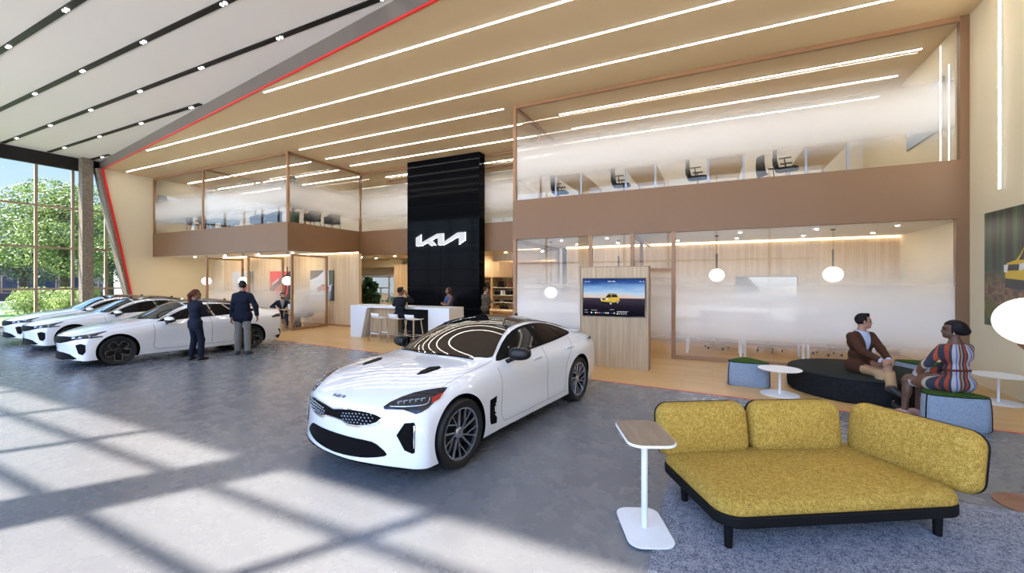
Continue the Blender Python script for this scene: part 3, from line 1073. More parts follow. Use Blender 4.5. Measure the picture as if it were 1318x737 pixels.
def mirrors(car, x, y, z, sx, mat_cap, mat_base, glass):
    for sg in (1, -1):
        b = MB()
        b.ell((0, 0, 0), (1, 1, 1), 20, 12)
        vs = []
        for p in b.v:
            q = [math.copysign(abs(c) ** .75, c) for c in p]
            taper = .78 + .22 * (1 - (q[1] * .5 + .5))
            vs.append((x + q[0] * .085 * taper - .02 * q[1], sg * (y + q[1] * .125), z + q[2] * .088 * taper))
        b.v = vs
        b.mi = [1 if sum(vs[i][2] for i in f) / len(f) < z - .012 else 0 for f in b.f]
        o = b.build('side_mirror', [mat_cap, mat_base], car, smooth=60)
        b = MB()
        b.tube([(x + .02, sg * (y - .19), z - .12), (x + .015, sg * (y - .12), z - .085), (x, sg * (y - .06), z - .05)], [.030, .026, .03], 10)
        b.build('mirror_arm', mat_base, o, smooth=60)
        b = MB()
        b.prism(rrect(.20, .11, .04), 0, .006, f=lambda u, v, h: (x - .086 + .02 * 0 - h, sg * (y + u), z + v))
        b.build('mirror_glass', glass, o, smooth=30)

def make_stinger():
    car = thing('car', 'large white sports sedan with dark roof parked in the middle of the floor', 'car')
    B = Body(stinger_params())
    AX = 1.453
    body = B.cut([(AX, .36, .402), (-AX, .36, .402)], 0, .60, 'body', [M['car_white'], M['car_matt']])
    body.parent = car
    for sx in (1, -1):
        for sy in (1, -1):
            wheel(car, (sx * AX, sy * .80, .358), sy, .358, .24, 'grey')
    # glass
    half = [(.945, 0, 1.0), (.93, .2, 1.0), (.86, .47, 1.0), (.70, .69, .99), (.62, .722, .99), (.40, .645, 1.1), (.19, .585, 1.2), (.06, .555, 1.3), (.09, .3, 1.36), (.10, 0, 1.37)]
    B.patch(sym(half), (.5, 0, .85), 'windshield', M['car_glass'], car, step=.045, fit=3, skirt=.03)
    half = [(.085, 0, 1.37), (.075, .3, 1.36), (.045, .553, 1.3), (-.2, .535, 1.3), (-.6, .525, 1.3), (-1.0, .515, 1.3), (-1.16, .51, 1.28), (-1.20, .3, 1.3), (-1.21, 0, 1.3)]
    B.patch(sym(half), (0, 0, 1), 'roof_panel', M['car_glass'], car, step=.05, fit=3, skirt=.03)
    half = [(-1.23, 0, 1.3), (-1.22, .3, 1.3), (-1.18, .51, 1.28), (-1.5, .515, 1.2), (-1.9, .50, 1.1), (-2.12, .46, 1.05), (-2.17, .25, 1.05), (-2.18, 0, 1.05)]
    B.patch(sym(half), (-.3, 0, .95), 'rear_window', M['car_glass'], car, step=.05, fit=3, skirt=.03)
    win = [(.66, .962), (.47, 1.075), (.18, 1.22), (-.14, 1.305), (-.5, 1.328), (-.85, 1.312), (-1.2, 1.25), (-1.40, 1.175), (-1.50, 1.10), (-1.40, 1.07), (-1.1, 1.045), (-.8, 1.025), (-.45, 1.008), (-.1, .992), (.3, .970), (.5, .958)]
    panes = [[(.36, .99), (.30, 1.07), (.12, 1.185), (-.13, 1.27), (-.30, 1.292), (-.34, 1.02), (-.1, 1.01)],
             [(-.49, 1.03), (-.47, 1.295), (-.7, 1.298), (-.93, 1.275), (-1.05, 1.075), (-.8, 1.045)],
             [(-1.10, 1.08), (-.98, 1.255), (-1.2, 1.213), (-1.36, 1.15), (-1.43, 1.108), (-1.36, 1.092)]]
    for sg in (1, -1):
        sw = B.patch([(x, sg * .7, z) for x, z in win], (0, sg, .15), 'side_window', M['car_matt'], car, step=.05, sm=2, fit=3, skirt=.02)
        for p in panes:
            B.patch([(x, sg * .7, z) for x, z in p], (0, sg, .15), 'window_pane', M['side_glass'], sw, off=.003, step=.05, skirt=.0, onto=sw)
    mirrors(car, .47, .985, 1.045, 1, M['car_black'], M['car_black'], M['car_glass'])
    # lamps
    HL = [(2.123, .526, .731), (2.063, .549, .766), (1.968, .594, .80), (1.861, .651, .828), (1.76, .718, .843), (1.652, .783, .849), (1.577, .821, .845), (1.661, .841, .809), (1.769, .847, .765), (1.873, .843, .713), (1.934, .822, .687), (1.977, .79, .673), (2.005, .744, .691), (2.032, .691, .711), (2.085, .614, .713), (2.127, .546, .713)]
    MK = [(1.791, .812, .787), (1.652, .838, .815), (1.734, .855, .769), (1.829, .84, .744)]
    LD = [(2.089, .577, .735), (2.015, .683, .732), (1.905, .795, .738), (1.847, .819, .755), (1.806, .801, .789)]
    FG = [(2.057, .727, .597), (2.005, .793, .603), (2.001, .805, .582), (2.018, .817, .331), (2.031, .80, .32), (2.068, .738, .351), (2.101, .672, .487)]
    for sg in (1, -1):
        q = lambda pts: [(p[0], p[1] * sg, p[2]) for p in pts]
        n = (.7, .6 * sg, .35)
        h = B.patch(q(HL), n, 'headlight', M['lamp_lens'], car, off=.006, step=.03)
        B.patch(q(MK), n, 'side_marker', M['red_lens'], h, off=.010, step=.04, skirt=.003)
        B.line(q(LD), n, .006, 'light_guide', M['lamp_silver'], h, off=.008)
        for k in range(5):
            t = k / 4
            c = Vector((2.015 - .165 * t, (.625 + .135 * t) * sg, .757 + .012 * t))
            a = Vector((-.77, .64 * sg, .06)).normalized()
            u = Vector((.1, 0, 1))
            loop = [c + a * .024 + u * .018, c - a * .020 + u * .018, c - a * .020 - u * .014, c - a * .008 - u * .014, c - a * .008 + u * .008, c + a * .024 + u * .008]
            B.patch(loop, n, 'led_cell', M['lamp_silver'], h, off=.011, step=.05, skirt=.004)
        f = B.patch(q(FG), (.8, .6 * sg, 0), 'bumper_vent', M['car_matt'], car, off=.005, step=.03)
        B.line(q([(2.006, .797, .575), (2.016, .806, .47), (2.019, .808, .37)]), (.8, .6 * sg, 0), .006, 'chrome_strip', M['chrome'], f, off=.008)
        SV = [(.957, .9, .583), (.823, .9, .60), (.833, .9, .527), (.858, .9, .512), (.826, .9, .495), (.867, .9, .49), (.867, .9, .433), (.837, .9, .408), (.869, .9, .40), (.825, .9, .354), (.832, .9, .291), (.942, .9, .303), (.96, .9, .341)]
        B.patch(q(SV), (0, sg, 0), 'fender_vent', M['car_matt'], car, off=.006, step=.03)
        HV = [(1.59, .425, .93), (1.50, .395, .95), (1.35, .385, .96), (1.27, .455, .96), (1.30, .50, .96), (1.36, .505, .96), (1.52, .48, .93)]
        v = B.patch(q(HV), (0, 0, 1), 'hood_vent', M['car_matt'], car, off=.006, step=.03)
        for k in range(4):
            x = 1.33 + .055 * k
            B.line(q([(x, .412, .95), (x, .478, .95)]), (0, 0, 1), .004, 'vent_slat', M['car_black'], v, off=.006, sm=0)
        for hx, hz in ((-.18, .885), (-1.15, .905)):
            p0, n0 = B.on((hx, sg * .9, hz), (0, sg, 0))
            b = MB()
            b.prism(rrect(.23, .034, .016), 0, .018, f=lambda u, v_, hh: (hx + u, p0.y + sg * hh, hz + v_))
            b.build('door_handle', M['car_white'], car, smooth=40, bevel=.006)
        TL = [(-2.0, .86, .945), (-2.2, .83, .95), (-2.34, .72, .95), (-2.36, .72, .925), (-2.2, .84, .92), (-2.02, .87, .93)]
        B.patch(q(TL), (-.6, .8 * sg, 0), 'tail_light', M['car_black'], car, off=.006, step=.03)
        # panel gaps
        B.line(q([(.72, .85, .90), (.70, .9, .75), (.70, .9, .55), (.72, .9, .36), (.66, .9, .27)]), (0, sg, 0), .0022, 'panel_gap', M['seam'], car, off=.0)
        B.line(q([(-.40, .83, 1.0), (-.43, .9, .80), (-.43, .9, .5), (-.42, .9, .27)]), (0, sg, 0), .0022, 'panel_gap', M['seam'], car, off=.0)
        B.line(q([(-1.30, .85, 1.04), (-1.18, .9, .88), (-1.02, .9, .70), (-.98, .9, .5), (-.96, .9, .28)]), (0, sg, 0), .0022, 'panel_gap', M['seam'], car, off=.0)
        B.line(q([(.66, .9, .27), (.2, .9, .265), (-.6, .9, .27), (-.96, .9, .28)]), (0, sg, 0), .0022, 'panel_gap', M['seam'], car, off=.0)
        B.line(q([(1.62, .79, .85), (1.3, .775, .90), (.9, .765, .95), (.70, .75, .97)]), (0, .3 * sg, 1), .002, 'panel_gap', M['seam'], car, off=.0)
    # grille
    G = [(2.3, 0, .665), (2.3, .12, .685), (2.3, .27, .697), (2.3, .39, .694), (2.2, .49, .676), (2.2, .575, .643), (2.2, .52, .588), (2.2, .43, .548), (2.2, .30, .526), (2.2, .19, .526), (2.2, .115, .562), (2.3, 0, .572)]
    g = B.patch(sym(G), (1, 0, 0), 'grille_surround', M['chrome'], car, off=.010, step=.035)
    G2 = [(2.3, 0, .655), (2.3, .12, .674), (2.3, .27, .686), (2.3, .385, .683), (2.2, .48, .666), (2.2, .545, .641), (2.2, .50, .600), (2.2, .42, .568), (2.2, .30, .550), (2.2, .20, .550), (2.2, .125, .578), (2.3, 0, .585)]
    B.patch(sym(G2), (1, 0, 0), 'grille', M['car_matt'], car, off=.014, step=.035)
    b = MB()
    for sg in (1, -1):
        for i in range(11):
            for j in range(4):
                y = .135 + .037 * i + (.0185 if j % 2 else 0)
                z = .566 + .028 * j + .004 * i * (1 if i < 6 else .6) - .006
                if y > .50 - abs(j - 1.7) * .03 or (y < .17 and j == 0):
                    continue
                p, nn = B.on((2.2, sg * y, z), (1, 0, 0))
                p = p + nn * .017
                b.box(p.x - .002, p.x + .002, p.y - .010, p.y + .010, p.z - .007, p.z + .007)
    mesh_ = b.build('grille_mesh', M['lamp_silver'], car)
    I = [(2.3, 0, .415), (2.3, .27, .413), (2.2, .45, .405), (2.2, .53, .362), (2.2, .585, .315), (2.2, .575, .285), (2.2, .41, .25), (2.2, .26, .237), (2.2, 0, .225)]
    B.patch(sym(I), (1, 0, 0), 'air_intake', M['car_matt'], car, off=.006, step=.035, sm=2)
    L_ = [(2.3, 0, .185), (2.28, .3, .185), (2.2, .55, .185), (2.05, .78, .18), (1.9, .88, .18)]
    B.line([(p[0], -p[1], p[2]) for p in reversed(L_)] + L_[1:], (1, 0, -.2), .010, 'front_splitter', M['car_matt'], car, off=-.002)
    badge_on(B, car, 2.215, .775, .165, .036, (.75, 0, .66), 'hood_badge', M['badge'])
    T = [(-2.5, 0, .975), (-2.5, .4, .975), (-2.4, .72, .955), (-2.4, .72, .925), (-2.5, .4, .93), (-2.5, 0, .93)]
    B.patch(sym(T), (-1, 0, 0), 'tail_light', M['red_lens'], car, off=.006, step=.05)
    D = [(-2.5, 0, .40), (-2.5, .55, .40), (-2.4, .68, .34), (-2.4, .62, .26), (-2.5, 0, .25)]
    B.patch(sym(D), (-1, 0, 0), 'rear_diffuser', M['car_matt'], car, off=.006, step=.05)
    # roof fin and wipers
    b = MB()
    b.prism([(0, 0), (.17, 0), (.03, .065), (.0, .06)], -.012, .012, f=lambda u, v, h: (-1.12 + u, h, 1.335 + v))
    b.build('roof_fin', M['car_black'], car, bevel=.006)
    for y0, y1 in ((-.55, .02), (.05, .60)):
        B.line([(.93 - .25 * abs(y0) ** 2, y0, 1.0), (.90, (y0 + y1) / 2, 1.0), (.86, y1, 1.0)], (.3, 0, 1), .008, 'wiper', M['car_matt'], car, off=.010)
    return car, B
# ------------------------------------------------------------------ the three white sedans by the west glazing
def sedan_params():
    P = stinger_params()
    hi = lambda pts, f: [(x, z + f(x)) for x, z in pts]
    up = lambda x: .045 if x < .3 else (.045 * max(0, (1. - x) / .7) - .035 * max(0., min(1., (x - .9) / 1.)))
    P['zc'] = hi(P['zc'], up)
    P['rz'] = hi(P['rz'], up)
    P['bz'] = hi(P['bz'], lambda x: -.02 - .03 * max(0., min(1., (x - .9) / .9)))
    P['rows'][0]['front'] = (2.285, .70)
    P['rows'][1]['front'] = (2.30, .60)
    return P

def make_sedan():
    car = thing('car', 'white fastback sedan nearest the viewer in the row by the glazing, two people beside it', 'car', group='white sedans in a row')
    B = Body(sedan_params())
    AX = 1.425
    body = B.cut([(AX, .345, .385), (-AX, .345, .385)], 0, .60, 'body', [M['car_white'], M['car_matt']])
    body.parent = car
    for sx in (1, -1):
        for sy in (1, -1):
            wheel(car, (sx * AX, sy * .80, .338), sy, .338, .235, 'black')
    half = [(1.0, 0, 1.0), (.98, .2, 1.0), (.90, .47, 1.0), (.72, .70, .99), (.64, .735, .99), (.42, .655, 1.1), (.21, .595, 1.2), (.06, .56, 1.3), (.09, .3, 1.36), (.10, 0, 1.37)]
    B.patch(sym(half), (.5, 0, .85), 'windshield', M['car_glass'], car, step=.06, fit=3, skirt=.03)
    half = [(.085, 0, 1.37), (.075, .3, 1.36), (.045, .553, 1.3), (-.2, .535, 1.3), (-.6, .525, 1.3), (-1.0, .515, 1.3), (-1.16, .51, 1.28), (-1.20, .3, 1.3), (-1.21, 0, 1.3)]
    B.patch(sym(half), (0, 0, 1), 'roof_panel', M['car_glass'], car, step=.07, fit=3, skirt=.03)
    half = [(-1.23, 0, 1.3), (-1.22, .3, 1.3), (-1.18, .51, 1.28), (-1.5, .515, 1.2), (-1.9, .50, 1.1), (-2.12, .46, 1.05), (-2.17, .25, 1.05), (-2.18, 0, 1.05)]
    B.patch(sym(half), (-.3, 0, .95), 'rear_window', M['car_glass'], car, step=.07, fit=3, skirt=.03)
    win = [(.66, .945), (.46, 1.05), (.17, 1.20), (-.15, 1.305), (-.5, 1.338), (-.85, 1.33), (-1.2, 1.275), (-1.45, 1.185), (-1.62, 1.11), (-1.45, 1.06), (-1.1, 1.025), (-.8, 1.005), (-.45, .988), (-.1, .972), (.3, .950), (.5, .938)]
    trim_line = [(.70, .925), (.48, 1.07), (.17, 1.222), (-.15, 1.327), (-.5, 1.36), (-.85, 1.352), (-1.2, 1.297), (-1.45, 1.205), (-1.66, 1.12)]
    for sg in (1, -1):
        q = lambda pts: [(p[0], p[1] * sg, p[2]) for p in pts]
        sw = B.patch([(x, sg * .7, z) for x, z in win], (0, sg, .15), 'side_window', M['side_glass'], car, step=.06, sm=2, fit=3, skirt=.02)
        B.line([(x, sg * .7, z) for x, z in trim_line], (0, sg, .15), .011, 'window_trim', M['chrome'], car, off=.004, sm=3)
        B.line([(-.42, sg * .7, .99), (-.52, sg * .7, 1.33)], (0, sg, .15), .016, 'door_pillar', M['car_black'], sw, off=.006, sm=4)
        H1 = [(2.2, .56, .70), (2.05, .66, .735), (1.85, .78, .765), (1.66, .83, .80), (1.60, .85, .80), (1.75, .86, .75), (1.80, .87, .715), (1.68, .89, .70), (1.70, .90, .68), (1.88, .85, .665), (2.1, .68, .645), (2.2, .56, .64)]
        n = (.7, .6 * sg, .25)
        h = B.patch(q(H1), n, 'headlight', M['lamp_lens'], car, off=.007, step=.05)
        for dy in (0., .10):
            B.patch(q([(2.15 - dy, .61 + dy, .70), (2.10 - dy, .65 + dy, .705), (2.10 - dy, .65 + dy, .672), (2.15 - dy, .61 + dy, .668)]), n, 'led_cell', M['lamp_silver'], h, off=.012, step=.06, skirt=.004)
        B.line(q([(1.64, .84, .795), (1.85, .79, .755), (1.92, .79, .72), (1.80, .86, .70), (1.72, .89, .688)]), n, .008, 'light_guide', M['lamp_silver'], h, off=.010, sm=0)
        f = B.patch(q([(2.1, .70, .53), (2.02, .78, .56), (1.94, .84, .53), (1.93, .85, .38), (1.97, .82, .31), (2.05, .76, .34)]), (.8, .6 * sg, 0), 'bumper_vent', M['car_matt'], car, off=.006, step=.05)
        for hx, hz in ((-.18, .875), (-1.18, .895)):
            p0, n0 = B.on((hx, sg * .9, hz), (0, sg, 0))
            b = MB()
            b.prism(rrect(.23, .034, .016), 0, .026, f=lambda u, v_, hh: (hx + u, p0.y + sg * hh, hz + v_))
            b.build('door_handle', M['car_white'], car, smooth=40)
        TL = [(-2.0, .86, .90), (-2.2, .83, .95), (-2.34, .72, .96), (-2.36, .72, .88), (-2.2, .84, .87), (-2.02, .87, .86)]
        B.patch(q(TL), (-.6, .8 * sg, 0), 'tail_light', M['car_black'], car, off=.006, step=.05)
        RV = [(-2.22, .85, .52), (-2.18, .87, .50), (-2.27, .84, .34), (-2.30, .82, .34)]
        B.patch(q(RV), (-.3, sg, 0), 'rear_vent', M['car_matt'], car, off=.006, step=.05)
        B.patch(q([(-2.1, .88, .30), (-2.3, .82, .36), (-2.42, .7, .36), (-2.4, .7, .24), (-2.2, .82, .23)]), (-.5, sg, 0), 'rear_diffuser', M['car_matt'], car, off=.006, step=.05)
        for ln in ([(.78, .85, .90), (.76, .9, .75), (.76, .9, .55), (.78, .9, .36), (.70, .9, .29)], [(-.42, .83, .98), (-.45, .9, .80), (-.45, .9, .5), (-.44, .9, .29)],
                   [(-1.36, .85, 1.03), (-1.22, .9, .88), (-1.03, .9, .70), (-.98, .9, .5), (-.96, .9, .29)], [(.70, .9, .29), (.2, .9, .285), (-.6, .9, .29), (-.96, .9, .29)]):
            B.line(q(ln), (0, sg, 0), .0035, 'panel_gap', M['seam'], car)
        B.line(q([(1.70, .79, .82), (1.3, .775, .87), (.95, .765, .93), (.72, .75, .97)]), (0, .3 * sg, 1), .003, 'panel_gap', M['seam'], car)
    mirrors(car, .50, .985, .985, 1, M['car_white'], M['car_black'], M['car_glass'])
    G = [(2.3, 0, .70), (2.3, .3, .712), (2.2, .5, .705), (2.2, .66, .70), (2.2, .66, .64), (2.2, .5, .60), (2.2, .3, .565), (2.3, 0, .56)]
    B.patch(sym(G), (1, 0, 0), 'grille', M['car_matt'], car, off=.009, step=.05)
    I = [(2.3, 0, .36), (2.3, .35, .36), (2.2, .55, .33), (2.2, .75, .235), (2.2, .66, .21), (2.2, 0, .205)]
    B.patch(sym(I), (1, 0, 0), 'air_intake', M['car_matt'], car, off=.008, step=.05)
    L_ = [(2.3, 0, .19), (2.28, .3, .19), (2.2, .55, .19), (2.05, .78, .185), (1.9, .88, .185)]
    B.line([(p[0], -p[1], p[2]) for p in reversed(L_)] + L_[1:], (1, 0, -.2), .009, 'front_splitter', M['car_matt'], car, off=-.002)
    badge_on(B, car, 2.225, .752, .16, .036, (.75, 0, .66), 'hood_badge', M['badge'])
    b = MB()
    b.prism([(0, 0), (.17, 0), (.03, .065), (.0, .06)], -.012, .012, f=lambda u, v, h: (-1.12 + u, h, 1.375 + v))
    b.build('roof_fin', M['car_black'], car, bevel=.006)
    return car, B
stinger, BS = make_stinger()
stinger.location = (-2.972, 5.02, 0)
stinger.rotation_euler = (0, 0, R(-97.8))
stinger.scale = (.957, 1.03, .957)
sedan, BK = make_sedan()
sedan.location = (-12.405, 6.0, 0)
sedan.rotation_euler = (0, 0, R(-98.7))
sedan.scale = (.95, .96, .95)
dup(sedan, (-16.15, 6.5, 0), R(-98.7), 'white fastback sedan between the other two in the row by the glazing')
dup(sedan, (-18.7, 6.78, 0), R(-98.7), 'white fastback sedan farthest back in the row, closest to the glazing')
# ------------------------------------------------------------------ people (smooth-union bodies meshed with surface nets)
def np3(p):
    return np.array(p, np.float32)

class Field:
    def __init__(s, h, lo, hi):
        s.h = h
        s.lo = np3(lo)
        n = np.ceil((np3(hi) - s.lo) / h).astype(int) + 1
        s.n = n
        s.ax = [s.lo[i] + h * np.arange(n[i], dtype=np.float32) for i in range(3)]
        s.f = np.full(tuple(n), .5, np.float32)
    def block(s, lo, hi):
        a = np.maximum(np.floor((lo - s.lo) / s.h).astype(int), 0)
        b = np.minimum(np.ceil((hi - s.lo) / s.h).astype(int) + 1, s.n)
        if (b <= a).any():
            return None
        sl = tuple(slice(a[i], b[i]) for i in range(3))
        X, Y, Z = np.meshgrid(*[s.ax[i][a[i]:b[i]] for i in range(3)], indexing='ij')
        return sl, np.stack([X, Y, Z], -1)
    def add(s, prim, k, infl=0.):
        lo, hi = prim['bb']
        m = k + infl + 2 * s.h
        bl = s.block(lo - m, hi + m)
        if bl is None:
            return
        sl, P = bl
        d = prim['d'](P) - infl
        a = s.f[sl]
        if k > 0:
            hh = np.maximum(k - np.abs(a - d), 0) / k
            s.f[sl] = np.minimum(a, d) - hh * hh * k * .25
        else:
            s.f[sl] = np.minimum(a, d)
    def cut(s, fn):
        X, Y, Z = np.meshgrid(*s.ax, indexing='ij')
        s.f = np.maximum(s.f, fn(X, Y, Z).astype(np.float32))
    def mesh(s):
        f = s.f
        neg = f < 0
        nx, ny, nz = f.shape
        cnt = np.zeros((nx - 1, ny - 1, nz - 1), np.float32)
        pos = np.zeros((nx - 1, ny - 1, nz - 1, 3), np.float32)
        offs = [(i, j, k) for i in (0, 1) for j in (0, 1) for k in (0, 1)]
        V = lambda o: tuple(slice(o[i], f.shape[i] - 1 + o[i]) for i in range(3))
        for o in offs:
            for ax in range(3):
                if o[ax]:
                    continue
                o2 = list(o)
                o2[ax] = 1
                f0, f1 = f[V(o)], f[V(o2)]
                m = (f0 < 0) != (f1 < 0)
                t = np.where(m, f0 / np.where(m, f0 - f1, 1), 0)
                cnt += m
                for c in range(3):
                    pos[..., c] += np.where(m, o[c] + (t if c == ax else 0), 0)
        act = cnt > 0
        idx = np.full(act.shape, -1, np.int64)
        ids = np.argwhere(act)
        idx[act] = np.arange(len(ids))
        vs = s.lo + s.h * (ids + pos[act] / cnt[act][:, None])
        quads = []
        for ax in range(3):
            a, b = [i for i in range(3) if i != ax]
            s0 = [slice(None)] * 3
            s1 = [slice(None)] * 3
            s0[ax] = slice(0, -1)
            s1[ax] = slice(1, None)
            n0, n1 = neg[tuple(s0)], neg[tuple(s1)]
            e = np.argwhere(n0 != n1)
            ok = (e[:, a] > 0) & (e[:, b] > 0) & (e[:, a] < f.shape[a] - 1) & (e[:, b] < f.shape[b] - 1)
            e = e[ok]
            flip = n0[tuple(e.T)]
            def g(da, db):
                q = e.copy()
                q[:, a] += da
                q[:, b] += db
                return idx[tuple(q.T)]
            q = np.stack([g(-1, -1), g(0, -1), g(0, 0), g(-1, 0)], 1)
            fl = flip if ax != 1 else ~flip
            q[~fl] = q[~fl][:, ::-1]
            quads.append(q)
        return vs, np.concatenate(quads)

def cone(a, b, ra, rb=None):
    a, b = np3(a), np3(b)
    rb = ra if rb is None else rb
    ab = b - a
    L2 = max(float(ab @ ab), 1e-9)
    def d(P):
        pa = P - a
        t = np.clip((pa @ ab) / L2, 0, 1)
        q = pa - t[..., None] * ab
        return np.sqrt((q * q).sum(-1)) - (ra + (rb - ra) * t)
    r = max(ra, rb)
    return dict(d=d, bb=(np.minimum(a, b) - r, np.maximum(a, b) + r))

def ellp(c, r, F=None):
    """ellipsoid; F = 3x3 rows fwd, left, up"""
    c, r = np3(c), np3(r)
    F = np.eye(3, dtype=np.float32) if F is None else np.array(F, np.float32)
    def d(P):
        q = (P - c) @ F.T
        k0 = np.sqrt(((q / r) ** 2).sum(-1)) + 1e-6
        k1 = np.sqrt(((q / (r * r)) ** 2).sum(-1)) + 1e-6
        return k0 * (k0 - 1) / k1
    m = float(r.max())
    return dict(d=d, bb=(c - m, c + m))

def nrm(v):
    v = np3(v)
    return v / (np.linalg.norm(v) + 1e-9)

def ik(a, c, l1, l2, pole):
    """middle joint between a and c for two bones"""
    a, c = np3(a), np3(c)
    v = c - a
    d = float(np.linalg.norm(v))
    d2 = min(d, (l1 + l2) * .999)
    v = v / (d + 1e-9)
    x = (l1 * l1 - l2 * l2 + d2 * d2) / (2 * d2)
    h = math.sqrt(max(l1 * l1 - x * x, 0))
    p = np3(pole)
    p = p - v * float(p @ v)
    p = nrm(p)
    return a + v * x + p * h, a + v * d2

def rotz(v, a):
    c, s = math.cos(a), math.sin(a)
    return np3((v[0] * c - v[1] * s, v[0] * s + v[1] * c, v[2]))

SKIN = {'deep': (.105, .050, .030), 'brown': (.19, .095, .06), 'tan': (.36, .19, .125), 'light': (.48, .29, .21)}
PM = {}
def cloth(nm, c, rough=.85, **k):
    if nm not in PM:
        PM[nm] = pm(nm, c, rough, spec=.5 if nm.startswith(('skin', 'eye', 'shoe')) else .15, **k)
    return PM[nm]

def stripes_mat():
    k = NT('striped_knit')
    v = k.coords()
    sx = k.n('ShaderNodeSeparateXYZ', i_Vector=v)
    n = k.n('ShaderNodeTexNoise', i_Vector=v, i_Scale=3.)
    an = k.math('ARCTAN2', sx.outputs[1], k.math('ADD', sx.outputs[0], -.03))
    u = k.math('ADD', k.math('MULTIPLY', an, .60), k.math('MULTIPLY', n.outputs[0], .05))
    u = k.math('FRACT', k.math('ADD', u, 10.02))
    col = k.ramp(u, [(0., (.03, .03, .045)), (.16, (.30, .045, .02)), (.28, (.03, .03, .045)), (.36, (.36, .34, .36)), (.50, (.05, .09, .38)), (.55, (.36, .34, .36)), (.63, (.13, .05, .025)), (.75, (.40, .33, .25)), (.80, (.03, .03, .05)), (.92, (.34, .06, .025))], 'CONSTANT')
    k.bsdf(i_Base_Color=col, i_Roughness=.9)
    return k.m

